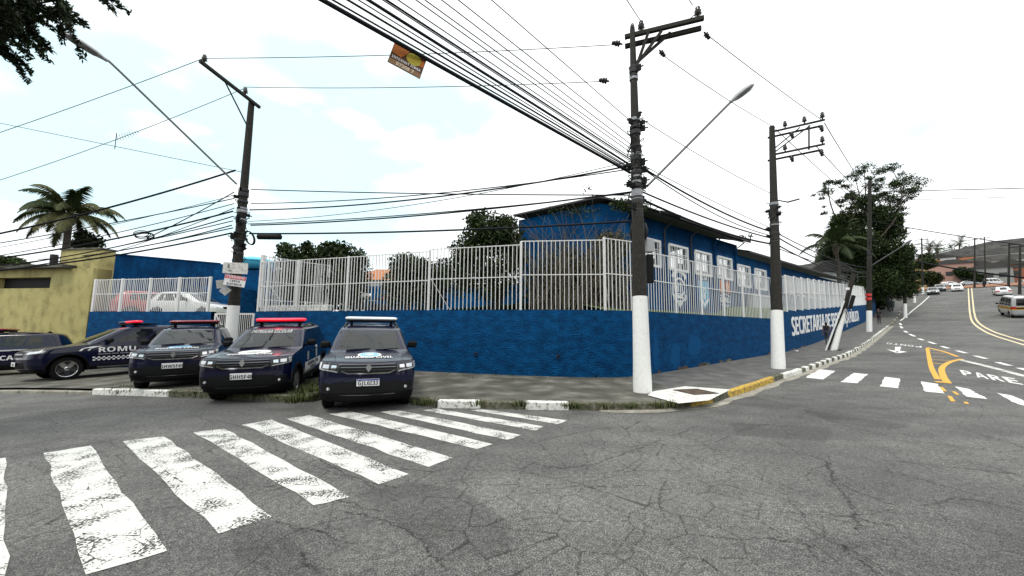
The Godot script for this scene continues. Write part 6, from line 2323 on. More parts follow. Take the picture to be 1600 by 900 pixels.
	# cabin: dashboard, seats
	if spec.get("cabin", true):
		var inn := MB.new()
		var cz: float = b.at(belt)[1]
		inn.rbox(Vector3(0, belt - 0.12, cz - 0.32), Vector3(b.at(belt)[3] * 1.8, 0.2, 0.5), 0.05)
		for x in [-0.36, 0.36]:
			inn.rbox(Vector3(x, belt - 0.25, cz - 1.35), Vector3(0.48, 0.7, 0.14), 0.05, Basis(Vector3.RIGHT, -0.2))
			inn.rbox(Vector3(x, belt + 0.2, cz - 1.45), Vector3(0.24, 0.18, 0.1), 0.04)
			inn.rbox(Vector3(x, belt - 0.5, cz - 1.1), Vector3(0.5, 0.2, 0.55), 0.05)
		inn.rbox(Vector3(0, belt - 0.2, cz - 2.3), Vector3(1.25, 0.7, 0.14), 0.05)
		part("interior", inn, M.trim, root)
		var sw := MB.new()
		var pts := []
		for i in 15:
			var a := TAU * i / 14.0
			pts.append(Vector3(0.36 + cos(a) * 0.18, belt - 0.02 + sin(a) * 0.16, cz - 0.68 + sin(a) * 0.06))
		sw.tube(pts, [0.014], 5, false)
		part("steering_wheel", sw, M.black, root)
	return b
func mirrors(b: Body, belt: float, root: Node, m: Material) -> void:
	var z: float = b.at(belt + 0.1)[1] - 0.42
	for s in [1.0, -1.0]:
		var mb := MB.new()
		var x: float = b.at(belt + 0.1)[3]
		mb.rbox(Vector3((x + 0.15) * s, belt + 0.10, z), Vector3(0.22, 0.16, 0.13), 0.045, Basis(Vector3.UP, 0.15 * s))
		mb.rbox(Vector3((x + 0.02) * s, belt + 0.05, z - 0.01), Vector3(0.14, 0.05, 0.07), 0.015)
		part("mirror", mb, m, root)
func light_bar(root: Node, c: Vector3, wd: float, m: Material, m2: Material = null, lit := 0.0) -> void:
	var node := Node3D.new()
	node.name = "light_bar"
	root.add_child(node, true)
	node.position = c
	var mb := MB.new()
	mb.rbox(Vector3(0, -0.05, 0), Vector3(wd * 0.94, 0.05, 0.22), 0.015)
	for s in [-1, 1]: mb.rbox(Vector3(s * wd * 0.38, -0.11, 0), Vector3(0.06, 0.10, 0.12), 0.01)
	part("bar_base", mb, M.plastic, node)
	for s in [-1, 1]:
		mb = MB.new()
		var rows := []
		for e in [[0.0, 1.0], [0.42, 1.0], [0.48, 0.8], [0.5, 0.45]]:
			var row := PackedVector3Array()
			for k in 12:
				var a := TAU * k / 12.0
				row.append(Vector3(e[0] * wd * s, 0.048 * sin(a) * e[1] + 0.015, 0.14 * cos(a) * e[1] - (0.05 if e[0] > 0.45 else 0.0)))
			rows.append(row)
		mb.grid(rows, true)
		mb.fan(Vector3(0.5 * wd * s, 0.015, -0.05), rows[3])
		part("bar_lens", mb, m if s > 0 or m2 == null else m2, node)
	if lit > 0.0:
		var l := OmniLight3D.new()
		l.name = "bar_glow"
		l.light_color = Color(1.0, 0.15, 0.2)
		l.light_energy = lit
		l.light_size = 0.1
		l.omni_range = 40.0
		l.omni_attenuation = 2.0
		l.shadow_enabled = true
		l.position = Vector3(0, 0.02, 0.28)
		node.add_child(l)
func plate(root: Node, b: Body, y: float, s: String, blue: bool) -> void:
	var z := b.p(0.0, y).z + 0.035
	var node := Node3D.new()
	node.name = "number_plate"
	root.add_child(node, true)
	node.position = Vector3(0, y, z)
	var mb := MB.new()
	mb.rbox(Vector3.ZERO, Vector3(0.42, 0.135, 0.012), 0.003)
	part("plate", mb, M.white_paint, node)
	if blue:
		mb = MB.new()
		mb.rbox(Vector3(0, 0.052, 0.006), Vector3(0.41, 0.026, 0.004), 0.0)
		part("plate_band", mb, mat(lin(0.01, 0.03, 0.25), 0.5), node)
	if s: text_part(s, Transform3D(Basis(), Vector3(0, -0.05, 0.007)), 0.08, M.black, node, 0.003, 0.95)
func seat(o: Node3D, p: Vector3, yaw: float, wb: float, heights := [0.0, 0.0]) -> void:
	# sets a vehicle on the ground under its axles, which may stand at different levels
	var f := Vector3(sin(yaw), 0, cos(yaw))
	var a := p + f * wb * 0.5
	var c := p - f * wb * 0.5
	var ya := G(a.x, a.z) + float(heights[0])
	var yc := G(c.x, c.z) + float(heights[1])
	var z := (f * wb + Vector3(0, ya - yc, 0)).normalized()
	var l := Vector3.UP.cross(z).normalized()
	var yl := G(p.x + l.x * 0.7, p.z + l.z * 0.7) - G(p.x - l.x * 0.7, p.z - l.z * 0.7)
	var x := (l * 1.4 + Vector3(0, yl, 0)).normalized()
	o.transform = Transform3D(Basis(x, z.cross(x).normalized(), z).scaled_local(Vector3.ONE * 0.93), Vector3(p.x, (ya + yc) * 0.5, p.z))
const SUV := [[0.23, 2.00, -2.02, 0.80, 0.30, 0.25, 0.16], [0.30, 2.10, -2.10, 0.865, 0.28, 0.25, 0.15], [0.42, 2.155, -2.14, 0.90, 0.25, 0.22, 0.14], [0.58, 2.165, -2.16, 0.91, 0.22, 0.2, 0.13], [0.74, 2.16, -2.15, 0.91, 0.22, 0.2, 0.13], [0.92, 2.14, -2.14, 0.905, 0.22, 0.2, 0.13], [0.985, 2.11, -2.14, 0.90, 0.23, 0.2, 0.13], [1.02, 2.04, -2.135, 0.893, 0.24, 0.2, 0.13], [1.048, 1.88, -2.13, 0.886, 0.24, 0.2, 0.13], [1.075, 1.60, -2.125, 0.876, 0.24, 0.2, 0.12], [1.098, 1.27, -2.12, 0.868, 0.24, 0.2, 0.12], [1.112, 1.08, -2.11, 0.862, 0.22, 0.2, 0.12], [1.14, 0.99, -2.10, 0.852, 0.22, 0.2, 0.12], [1.30, 0.72, -2.03, 0.80, 0.22, 0.2, 0.12], [1.47, 0.42, -1.95, 0.74, 0.22, 0.2, 0.11], [1.55, 0.27, -1.90, 0.71, 0.22, 0.2, 0.10], [1.595, 0.12, -1.86, 0.68, 0.24, 0.22, 0.10], [1.625, -0.06, -1.76, 0.625, 0.26, 0.24, 0.08], [1.645, -0.30, -1.55, 0.52, 0.26, 0.26, 0.06]]
const PICK := [[0.30, 2.42, -2.55, 0.82, 0.30, 0.15, 0.2], [0.40, 2.55, -2.62, 0.89, 0.30, 0.15, 0.2], [0.55, 2.62, -2.66, 0.925, 0.28, 0.12, 0.19], [0.75, 2.64, -2.67, 0.935, 0.28, 0.12, 0.19], [0.92, 2.60, -2.67, 0.93, 0.28, 0.12, 0.19], [1.02, 2.50, -2.67, 0.92, 0.28, 0.12, 0.18], [1.06, 2.36, -2.67, 0.915, 0.28, 0.12, 0.17], [1.10, 2.05, -2.66, 0.905, 0.28, 0.12, 0.15], [1.14, 1.62, -2.66, 0.895, 0.26, 0.12, 0.13], [1.17, 1.36, -2.65, 0.89, 0.24, 0.12, 0.12], [1.20, 1.28, -2.65, 0.88, 0.22, 0.12, 0.12], [1.38, 0.98, -2.62, 0.83, 0.22, 0.12, 0.12], [1.58, 0.62, -2.58, 0.775, 0.22, 0.12, 0.11], [1.68, 0.44, -2.56, 0.74, 0.22, 0.12, 0.1], [1.74, 0.26, -2.52, 0.70, 0.24, 0.14, 0.1], [1.775, 0.02, -2.44, 0.64, 0.26, 0.2, 0.08], [1.795, -0.3, -2.3, 0.52, 0.26, 0.2, 0.06]]
const SEDAN := [[0.18, 2.02, -2.1, 0.76, 0.30, 0.28, 0.18], [0.28, 2.14, -2.2, 0.84, 0.30, 0.26, 0.18], [0.45, 2.19, -2.24, 0.865, 0.28, 0.26, 0.17], [0.62, 2.17, -2.24, 0.87, 0.28, 0.26, 0.17], [0.74, 2.08, -2.22, 0.86, 0.28, 0.26, 0.17], [0.80, 1.90, -2.2, 0.85, 0.28, 0.26, 0.16], [0.86, 1.55, -2.18, 0.84, 0.28, 0.26, 0.15], [0.92, 1.12, -2.14, 0.825, 0.26, 0.26, 0.13], [0.95, 0.98, -2.06, 0.815, 0.24, 0.26, 0.12], [1.10, 0.66, -1.82, 0.755, 0.24, 0.26, 0.12], [1.28, 0.30, -1.5, 0.68, 0.24, 0.26, 0.11], [1.36, 0.12, -1.34, 0.64, 0.24, 0.26, 0.1], [1.41, -0.06, -1.2, 0.59, 0.26, 0.26, 0.08], [1.435, -0.28, -1.05, 0.5, 0.26, 0.26, 0.06]]
const HATCH := [[0.18, 1.80, -1.82, 0.76, 0.30, 0.25, 0.18], [0.28, 1.92, -1.92, 0.83, 0.30, 0.24, 0.18], [0.45, 1.97, -1.96, 0.855, 0.28, 0.22, 0.17], [0.65, 1.95, -1.96, 0.86, 0.28, 0.22, 0.17], [0.78, 1.86, -1.95, 0.85, 0.28, 0.22, 0.17], [0.85, 1.66, -1.94, 0.84, 0.28, 0.22, 0.16], [0.91, 1.34, -1.93, 0.83, 0.28, 0.22, 0.15], [0.96, 1.0, -1.92, 0.815, 0.26, 0.22, 0.13], [0.99, 0.88, -1.91, 0.805, 0.24, 0.22, 0.12], [1.15, 0.58, -1.82, 0.75, 0.24, 0.22, 0.12], [1.34, 0.24, -1.68, 0.68, 0.24, 0.22, 0.11], [1.42, 0.08, -1.6, 0.64, 0.24, 0.22, 0.1], [1.47, -0.1, -1.5, 0.59, 0.26, 0.24, 0.08], [1.495, -0.3, -1.3, 0.5, 0.26, 0.26, 0.06]]
const VAN := [[0.3, 2.5, -2.7, 0.84, 0.30, 0.12, 0.2], [0.42, 2.66, -2.78, 0.93, 0.30, 0.12, 0.2], [0.7, 2.72, -2.8, 0.97, 0.28, 0.12, 0.2], [1.0, 2.62, -2.8, 0.98, 0.28, 0.12, 0.2], [1.1, 2.42, -2.8, 0.975, 0.28, 0.12, 0.2], [1.2, 2.05, -2.8, 0.97, 0.26, 0.12, 0.18], [1.26, 1.92, -2.8, 0.965, 0.26, 0.12, 0.16], [1.6, 1.5, -2.78, 0.94, 0.26, 0.12, 0.15], [1.95, 1.12, -2.75, 0.89, 0.26, 0.12, 0.13], [2.1, 0.92, -2.72, 0.85, 0.26, 0.14, 0.12], [2.2, 0.6, -2.66, 0.79, 0.26, 0.16, 0.1], [2.25, 0.2, -2.55, 0.7, 0.26, 0.2, 0.08]]
func suv_spec() -> Dictionary:
	return {"lv": SUV, "belt": 1.12, "gtop": 1.54, "windows": [[0.325, 0.455], [0.475, 0.62], [0.64, 0.74]], "wheel_r": 0.345, "axles": [1.32, -1.35], "clad": 0.44, "side_n": 60, "step": 0.035, "flare": 0.055, "sill": 0.045}
func patrol_suv(label: String, plate_text: String, blue: bool, bar: Material, hood_line: String, seed_: int, lit := 0.0) -> Array:
	var root := thing("patrol_suv", label, "patrol car", Vector3.ZERO, 0.0, "navy patrol cars parked on the kerb")
	var b := make_body(suv_spec(), M.navy, root)
	# grille with bars, chrome smile, lozenge badge
	part("grille", patch(b, 0.0, 0.155, 0.790, 0.810, 0.985, 0.975, 0.006), M.black, root)
	for y in [0.965, 0.915, 0.865]: part("grille_bar", patch(b, 0.0, 0.15, y, y, y + 0.016, y + 0.016, 0.016, [1.0, -1.0], 8, 1), M.dark_chrome, root)
	part("chrome_bar", patch(b, 0.0, 0.115, 0.792, 0.798, 0.818, 0.822, 0.022, [1.0, -1.0], 8, 1), M.chrome, root)
	sided("chrome_bar", M.chrome, root, [0.11, 0.145, 0.795, 0.850, 0.822, 0.865, 0.022, [1.0, -1.0], 5, 1])
	var bz := b.p(0.0, 0.93).z + 0.02
	flat_shape([[-0.06, 0], [0, 0.09], [0.06, 0], [0, -0.09]], Transform3D(Basis(), Vector3(0, 0.925, bz)), M.chrome, root, "badge", 0.02)
	# headlamps: dark housing, bright C-shaped reflectors, lens
	sided("headlamp_housing", M.headlamp, root, [0.155, 0.262, 0.820, 0.880, 0.975, 1.015, 0.010])
	sided("headlamp_light", M.lamp_white, root, [0.165, 0.252, 0.825, 0.888, 0.850, 0.912, 0.017, [1.0, -1.0], 8, 1])
	sided("headlamp_light", M.lamp_white, root, [0.240, 0.256, 0.880, 0.892, 0.995, 1.002, 0.017, [1.0, -1.0], 3, 2])
	sided("headlamp_light", M.chrome, root, [0.172, 0.200, 0.885, 0.892, 0.955, 0.962, 0.016, [1.0, -1.0], 3, 2])
	sided("headlamp_light", M.lamp_white, root, [0.208, 0.232, 0.905, 0.912, 0.970, 0.978, 0.016, [1.0, -1.0], 3, 2])
	# bumper openings, fog lamps
	part("lower_grille", patch(b, 0.0, 0.185, 0.38, 0.40, 0.665, 0.64, 0.005), M.black, root)
	part("bumper_line", patch(b, 0.0, 0.16, 0.385, 0.39, 0.40, 0.405, 0.012, [1.0, -1.0], 8, 1), M.dark_chrome, root)
	sided("fog_recess", M.black, root, [0.185, 0.235, 0.43, 0.47, 0.60, 0.64, 0.006])
	for s in [1.0, -1.0]:
		var fp := b.out(0.208, 0.52, 0.012, s)
		var mb := MB.new()
		mb.lathe([Vector2(0.034, 0.0), Vector2(0.03, 0.02), Vector2(0.0, 0.026)], 12, Transform3D(Basis(Vector3.RIGHT, PI / 2), fp))
		part("fog_lamp", mb, M.steel, root)
	plate(root, b, 0.64, plate_text, blue)
	mirrors(b, 1.12, root, M.plastic)
	# roof rails
	for s in [1.0, -1.0]:
		var mb := MB.new()
		var pts := []
		for i in 9: pts.append(Vector3(s * 0.62, 1.60 + 0.075 * sin(PI * clampf(i / 8.0, 0.05, 0.95)) * (1.0 if i > 0 and i < 8 else 0.0), lerpf(-0.02, -1.55, i / 8.0)))
		mb.tube(pts, [0.022], 7)
		part("roof_rail", mb, M.dark_grey, root)
	light_bar(root, Vector3(0, 1.79, -0.35), 1.26, bar, null, lit)
	# wipers, washers
	var wm := MB.new()
	for x in [-0.5, 0.12]: wm.bar(Vector3(x, 1.145, b.p(0.05, 1.14).z + 0.0), Vector3(x + 0.5, 1.17, b.p(0.12, 1.17).z + 0.03), 0.02, 0.02)
	part("wiper", wm, M.black, root)
	part("bonnet_gap", patch(b, 0.0, 0.255, 0.998, 1.022, 1.003, 1.027, 0.003, [1.0, -1.0], 16, 1), M.black, root)
	for sgn in [1.0, -1.0]:
		var bg := MB.new()
		for i in 12:
			var z0 := lerpf(1.95, 1.0, i / 12.0)
			var z1 := lerpf(1.95, 1.0, (i + 1) / 12.0)
			var x0: float = lerpf(0.63, 0.72, i / 12.0) * sgn
			var x1: float = lerpf(0.63, 0.72, (i + 1) / 12.0) * sgn
			bg.quad(Vector3(x0, b.hood(absf(x0), z0) + 0.004, z0), Vector3(x0 + 0.008, b.hood(absf(x0), z0) + 0.004, z0), Vector3(x1 + 0.008, b.hood(absf(x1), z1) + 0.004, z1), Vector3(x1, b.hood(absf(x1), z1) + 0.004, z1))
		part("bonnet_gap", bg, M.black, root)
	# door handles, door edges
	var dh := MB.new()
	for m in [1.0, -1.0]:
		for z in [0.05, -0.85]:
			var s := b.s_of_z(z, 0.96)
			dh.rbox(b.out(s, 0.96, 0.015, m), Vector3(0.03, 0.03, 0.18), 0.01)
	part("door_handle", dh, M.plastic, root)
	var dl := MB.new()
	for m in [1.0, -1.0]:
		for z in [0.78, -0.28, -1.12]:
			for i in 10:
				var y0 := lerpf(0.46, 1.08, i / 10.0)
				var y1 := lerpf(0.46, 1.08, (i + 1) / 10.0)
				var s0 := b.s_of_z(z, y0)
				var s1 := b.s_of_z(z, y1)
				dl.quad(b.out(s0 - 0.0008, y0, 0.002, m), b.out(s0 + 0.0008, y0, 0.002, m), b.out(s1 + 0.0008, y1, 0.002, m), b.out(s1 - 0.0008, y1, 0.002, m))
	part("door_gap", dl, M.black, root)
	if hood_line: hood_text(b, hood_line, 1.80, 0.085, M.white_paint, root, 1.15, 1.9)
	# tail lamps
	sided("tail_lamp", mat(lin(0.25, 0.01, 0.01), 0.2), root, [0.80, 0.87, 0.82, 0.82, 1.0, 1.0, 0.006])
	return [root, b]
func plain_car(called: String, label: String, category: String, lv: Array, paint: Material, group := "", cabin := false, wheels := 0.31) -> Array:
	var root := thing(called, label, category, Vector3.ZERO, 0.0, group)
	var van := lv == VAN
	var sp := {"lv": lv, "belt": 0.95 if lv == SEDAN else (1.24 if van else 0.98), "gtop": 1.34 if lv == SEDAN else (1.98 if van else 1.40), "windows": [[0.32, 0.46], [0.48, 0.63], [0.65, 0.73]] if not van else [[0.30, 0.38], [0.40, 0.52], [0.54, 0.66], [0.68, 0.78]], "wheel_r": wheels, "axles": [1.3, -1.32] if lv == SEDAN else ([1.75, -1.6] if van else [1.22, -1.25]), "clad": 0.26, "side_n": 30, "step": 0.06, "cabin": cabin}
	var b := make_body(sp, paint, root)
	var by: float = sp.belt
	sided("headlamp", M.lamp_white, root, [0.13, 0.25, by - 0.34, by - 0.28, by - 0.2, by - 0.16, 0.012])
	part("grille", patch(b, 0.0, 0.12, by - 0.36, by - 0.36, by - 0.24, by - 0.24, 0.010), M.black, root)
	part("lower_grille", patch(b, 0.0, 0.15, 0.30, 0.30, 0.42, 0.42, 0.010), M.black, root)
	sided("tail_lamp", mat(lin(0.4, 0.012, 0.012), 0.25), root, [0.80, 0.90, by - 0.28, by - 0.28, by - 0.06, by - 0.06, 0.012])
	mirrors(b, by, root, M.plastic)
	var mb := MB.new()
	mb.rbox(Vector3(0, 0.55 if not van else 0.7, b.p(1.0, 0.55).z - 0.02), Vector3(0.42, 0.13, 0.012), 0.0)
	part("number_plate", mb, M.light_grey, root)
	return [root, b]
func cars() -> void:
	M.navy = mat(lin(0.003, 0.0045, 0.024), 0.24)
	M.navy.metallic_specular = 0.35
	M.navy.clearcoat_enabled = true
	M.navy.clearcoat = 0.5
	M.navy.clearcoat_roughness = 0.06
	M.trim = mat(lin(0.11, 0.11, 0.11), 0.8)
	M.dark_chrome = mat(lin(0.14, 0.14, 0.15), 0.25, 0.9)
	M.headlamp = mat(lin(0.03, 0.032, 0.035), 0.1)
	M.lamp_white = mat(lin(0.62, 0.63, 0.65), 0.15, 0.6)
	M.car_white = mat(lin(0.74, 0.74, 0.74), 0.3)
	M.car_red = mat(lin(0.45, 0.03, 0.035), 0.3)
	M.car_grey = mat(lin(0.07, 0.075, 0.08), 0.3)
	M.car_silver = mat(lin(0.42, 0.43, 0.44), 0.3, 0.3)
	for k in ["car_white", "car_red", "car_grey", "car_silver"]:
		M[k].clearcoat_enabled = true
		M[k].clearcoat_roughness = 0.06
	var bar_white := mat(lin(0.76, 0.77, 0.78), 0.25)
	var bar_red := mat(lin(0.20, 0.008, 0.02), 0.2)
	var bar_lit := mat(lin(0.65, 0.02, 0.06), 0.25)
	bar_lit.emission_enabled = true
	bar_lit.emission = Color(1.0, 0.06, 0.16)
	bar_lit.emission_energy_multiplier = 0.6
	var bar_blue := mat(lin(0.02, 0.08, 0.16), 0.25)
	var pale_blue := mat(lin(0.25, 0.5, 0.75), 0.5)
	# nearest: blue crest on the bonnet, white bar
	var r := patrol_suv("navy patrol car with a white roof bar and a blue round crest on its bonnet", "GJL6I33", true, bar_white, "GUARDA CIVIL", 1)
	var root: Node3D = r[0]
	var b: Body = r[1]
	hood_disc(b, 1.47, 0.24, 0.26, 0.010, M.white_paint, root, "crest_rim")
	hood_disc(b, 1.47, 0.20, 0.21, 0.014, pale_blue, root, "crest_field")
	hood_disc(b, 1.48, 0.09, 0.08, 0.018, M.white_paint, root, "crest_centre")
	var n := wp(573, 642, 7.25)
	seat(root, Vector3(n.x, 0, n.z) - Vector3(sin(0.34), 0, cos(0.34)) * 2.0, 0.34, 2.67, [0.0, 0.14])
	# second: lit red bar, school patrol lettering
	r = patrol_suv("navy patrol car with a glowing red roof bar and white lettering across its windscreen", "GHH5F48", false, bar_lit, "GUARDA CIVIL", 2, 0.02)
	root = r[0]
	b = r[1]
	var wt := text_mesh("PATRULHA ESCOLAR", 0.075, 0.002)
	part("lettering", bent(wt, func(p: Vector3) -> Vector3:
		var y := 1.475 + p.y
		var sgn := 1.0 if p.x >= 0.0 else -1.0
		return b.out(b.s_of_x(absf(p.x) * 0.95, y), y, 0.006, sgn)), M.white_paint, root)
	hood_disc(b, 1.46, 0.34, 0.26, 0.010, M.white_paint, root, "crest_rim")
	hood_disc(b, 1.50, 0.16, 0.1, 0.014, M.light_grey, root, "crest_centre")
	for m in [1.0]:
		part("side_panel", patch(b, b.s_of_z(0.75, 0.6), b.s_of_z(-0.95, 0.6), 0.50, 0.50, 0.72, 0.72, 0.005, [m], 14, 3), M.white_paint, root)
		side_text(b, "GUARDA CIVIL", -0.1, 0.60, 0.09, m, M.black, root, 1.35)
		side_text(b, "MUNICIPAL", -0.1, 0.52, 0.05, m, M.black, root, 1.6)
		side_text(b, "153", -0.5, 1.0, 0.07, m, M.white_paint, root, 1.3)
		for z in [0.45, -0.45]: part("door_crest", patch(b, b.s_of_z(z + 0.09, 0.85), b.s_of_z(z - 0.09, 0.85), 0.76, 0.76, 0.98, 0.98, 0.006, [m], 5, 4), M.light_grey, root)
	n = wp(376, 636, 8.05)
	seat(root, Vector3(n.x, 0, n.z) - Vector3(sin(0.25), 0, cos(0.25)) * 2.0, 0.25, 2.67, [0.0, 0.14])
	# third: dark red bar
	r = patrol_suv("navy patrol car with an unlit dark red roof bar beside the pickup", "GHW5F69", false, bar_red, "GUARDA CIVIL", 3)
	root = r[0]
	b = r[1]
	hood_disc(b, 1.46, 0.26, 0.22, 0.010, pale_blue, root, "crest_rim")
	hood_disc(b, 1.46, 0.16, 0.13, 0.014, mat(lin(0.12, 0.3, 0.4), 0.6), root, "crest_field")
	n = wp(266, 622, 9.5)
	seat(root, Vector3(n.x, 0, n.z) - Vector3(sin(0.52), 0, cos(0.52)) * 2.0, 0.52, 2.67, [0.10, 0.14])
	pickup(bar_lit, bar_blue)
	# car at the left edge
	r = patrol_suv("navy patrol car half out of view with a pale stripe and a red roof bar", "", false, bar_red, "", 4)
	root = r[0]
	b = r[1]
	part("stripe", patch(b, b.s_of_z(1.4, 0.98), b.s_of_z(-2.0, 0.98), 0.93, 0.98, 0.99, 1.03, 0.005, [1.0], 20, 2), M.light_grey, root)
	side_text(b, "ROCAM", -0.6, 0.62, 0.17, 1.0, M.white_paint, root, 1.2)
	var mb := MB.new()
	mb.prism(PackedVector2Array([Vector2(-0.12, 0), Vector2(0.12, 0), Vector2(0.0, 0.09)]), 0.03, Transform3D(Basis(Vector3.UP, PI / 2), Vector3(0, 1.63, -1.5)))
	part("antenna_fin", mb, M.plastic, root)
	n = wp(20, 592, 14.4)
	seat(root, Vector3(n.x - 0.9, 0, n.z), -0.95, 2.67, [0.12, 0.12])
	# white and red cars inside the compound
	for q in [["parked_wagon", "white estate car parked behind the low white fence", M.car_white, 304, 18.4, 1.5], ["parked_hatchback", "red hatchback parked behind the low white fence beside a white estate car", M.car_red, 250, 18.8, 2.5]]:
		r = plain_car(q[0], q[1], "car", HATCH, q[2])
		var p := wp(q[3], 480, q[4])
		r[0].transform = Transform3D(Basis(Vector3.UP, q[5]).scaled(Vector3.ONE * 0.9), Vector3(p.x, 1.78, p.z))
	# traffic and parked cars up the hill
	r = plain_car("white_hatchback", "white car coming down the main road beside the double line", "car", HATCH, M.car_white)
	var p := at_px(1496, 455)
	seat(r[0], p, -0.85, 2.5)
	r = plain_car("dark_sedan", "dark grey car parked at the left kerb of the main road, front of the pair", "car", SEDAN, M.car_grey)
	p = at_px(1458, 460)
	seat(r[0], p, -0.8, 2.6)
	r = plain_car("dark_hatchback", "grey car parked behind the dark sedan on the main road", "car", HATCH, M.car_grey)
	p = at_px(1469, 455)
	seat(r[0], p, -0.8, 2.5)
	r = plain_car("silver_sedan", "white saloon driving up the main road ahead of the school van", "car", SEDAN, M.car_white)
	p = at_px(1566, 461)
	seat(r[0], p, PI - 0.8, 2.6)
	r = plain_car("white_sedan", "white saloon parked under the roadside trees at the top of the hill", "car", SEDAN, M.car_white)
	p = at_px(1441, 446)
	seat(r[0], p, -0.9, 2.6)
	r = plain_car("school_van", "white school van with a yellow band driving up the main road", "van", VAN, M.car_silver, "", false, 0.34)
	b = r[1]
	part("yellow_band", patch(b, 0.30, 0.999, 0.86, 0.86, 1.16, 1.16, 0.006, [1.0, -1.0], 30, 3), mat(lin(0.45, 0.24, 0.015), 0.5), r[0])
	sided("band_lettering", M.black, r[0], [0.90, 0.985, 0.94, 0.94, 1.08, 1.08, 0.009, [1.0, -1.0], 4, 1])
	p = at_px(1592, 494)
	seat(r[0], p, PI - 0.72, 3.3)
	var k := 0
	for q in [[1483, 426, M.car_white, HATCH], [1492, 422, M.car_white, SEDAN], [1500, 424, mat(lin(0.04, 0.10, 0.35), 0.3), HATCH], [1512, 425, M.car_silver, SEDAN], [1549, 425, M.car_white, VAN], [1562, 424, M.car_white, HATCH], [1474, 432, M.car_white, HATCH], [1595, 428, M.car_white, SEDAN]]:
		r = plain_car("far_car", "small car parked among the trees at the top of the hill", "car", q[3], q[2], "cars parked at the hilltop")
		p = wp(q[0], q[1], 112.0 + 3.0 * (k % 3))
		p.y = G(p.x, p.z)
		seat(r[0], p, -0.6 + 0.5 * k, 2.5)
		k += 1
func pickup(bar_lit: Material, bar_blue: Material) -> void:
	var root := thing("patrol_pickup", "navy patrol pickup with large white lettering and a chequered stripe on its doors", "pickup", Vector3.ZERO)
	var sp := {"lv": PICK, "belt": 1.18, "gtop": 1.66, "windows": [[0.325, 0.44], [0.46, 0.555]], "wheel_r": 0.385, "axles": [1.68, -1.42], "clad": 0.42, "side_n": 64, "step": 0.04, "flare": 0.03, "arch": 0.09, "rear_glass": false, "rim": M.chrome}
	var b := make_body(sp, M.navy, root)
	part("grille", patch(b, 0.0, 0.15, 0.80, 0.82, 1.0, 0.98, 0.008), M.black, root)
	part("grille_bar", patch(b, 0.0, 0.15, 0.885, 0.885, 0.925, 0.925, 0.02, [1.0, -1.0], 8, 1), M.dark_chrome, root)
	sided("headlamp_housing", M.headlamp, root, [0.155, 0.275, 0.86, 0.93, 0.99, 1.05, 0.010])
	sided("headlamp_light", M.lamp_white, root, [0.20, 0.265, 0.89, 0.94, 0.965, 1.01, 0.016])
	part("lower_grille", patch(b, 0.0, 0.17, 0.45, 0.47, 0.66, 0.64, 0.006), M.black, root)
	plate(root, b, 0.6, "GCM", false)
	mirrors(b, 1.18, root, M.plastic)
	side_text(b, "ROMU", 0.5, 0.88, 0.17, 1.0, M.white_paint, root, 1.45)
	side_text(b, "GUARDA CIVIL MUNICIPAL", 0.5, 0.80, 0.035, 1.0, M.light_grey, root, 1.6)
	# chequers
	var ck := MB.new()
	for i in 34:
		for j in 3:
			if (i + j) % 2: continue
			var z0 := 1.12 - i * 0.062
			var s0 := b.s_of_z(z0, 0.64)
			var s1 := b.s_of_z(z0 - 0.062, 0.64)
			var y0 := 0.60 + j * 0.045
			ck.quad(b.out(s0, y0, 0.006, 1), b.out(s1, y0, 0.006, 1), b.out(s1, y0 + 0.045, 0.006, 1), b.out(s0, y0 + 0.045, 0.006, 1))
	part("chequered_stripe", ck, M.white_paint, root)
	# crests on wing and rear door
	part("door_crest", patch(b, b.s_of_z(-0.52, 0.95), b.s_of_z(-0.82, 0.95), 0.83, 0.83, 1.12, 1.12, 0.006, [1.0], 5, 4), M.white_paint, root)
	part("door_crest_field", patch(b, b.s_of_z(-0.57, 0.95), b.s_of_z(-0.77, 0.95), 0.87, 0.87, 0.99, 0.99, 0.009, [1.0], 5, 4), M.car_grey, root)
	part("wing_crest", patch(b, b.s_of_z(1.42, 1.0), b.s_of_z(1.17, 1.0), 0.95, 0.95, 1.09, 1.09, 0.006, [1.0], 5, 4), M.white_paint, root)
	part("wing_crest_field", patch(b, b.s_of_z(1.36, 0.99), b.s_of_z(1.23, 0.99), 0.95, 0.95, 1.04, 1.04, 0.009, [1.0], 5, 4), M.navy, root)
	# canopy slots, side step, handles
	var sl := MB.new()
	for z in [-1.35, -1.75]:
		var s := b.s_of_z(z, 1.45)
		sl.rbox(b.out(s, 1.42, 0.0, 1.0), Vector3(0.02, 0.22, 0.16), 0.01)
		sl.rbox(b.out(s, 1.42, 0.0, -1.0), Vector3(0.02, 0.22, 0.16), 0.01)
	part("canopy_slot", sl, M.black, root)
	var st := MB.new()
	for m in [-1.0, 1.0]: st.tube([Vector3(0.93 * m, 0.38, 1.0), Vector3(0.96 * m, 0.36, 0.9), Vector3(0.96 * m, 0.36, -0.8), Vector3(0.93 * m, 0.38, -0.9)], [0.035], 8)
	part("side_step", st, M.dark_grey, root)
	var dh := MB.new()
	for z in [0.0, -0.95]: dh.rbox(b.out(b.s_of_z(z, 1.06), 1.06, 0.015, 1.0), Vector3(0.03, 0.035, 0.2), 0.01)
	part("door_handle", dh, M.dark_grey, root)
	light_bar(root, Vector3(0, 1.93, -0.05), 1.5, bar_lit, bar_blue, 0.015)
	var fl := MB.new()
	fl.rbox(Vector3(0, 1.86, -0.3), Vector3(1.3, 0.05, 0.8), 0.02)
	part("roof_rack", fl, M.plastic, root)
	var yaw := -0.5
	var f := Vector3(sin(yaw), 0, cos(yaw))
	var l := Vector3(f.z, 0, -f.x)
	var w := at_px(113, 594, 0.12)
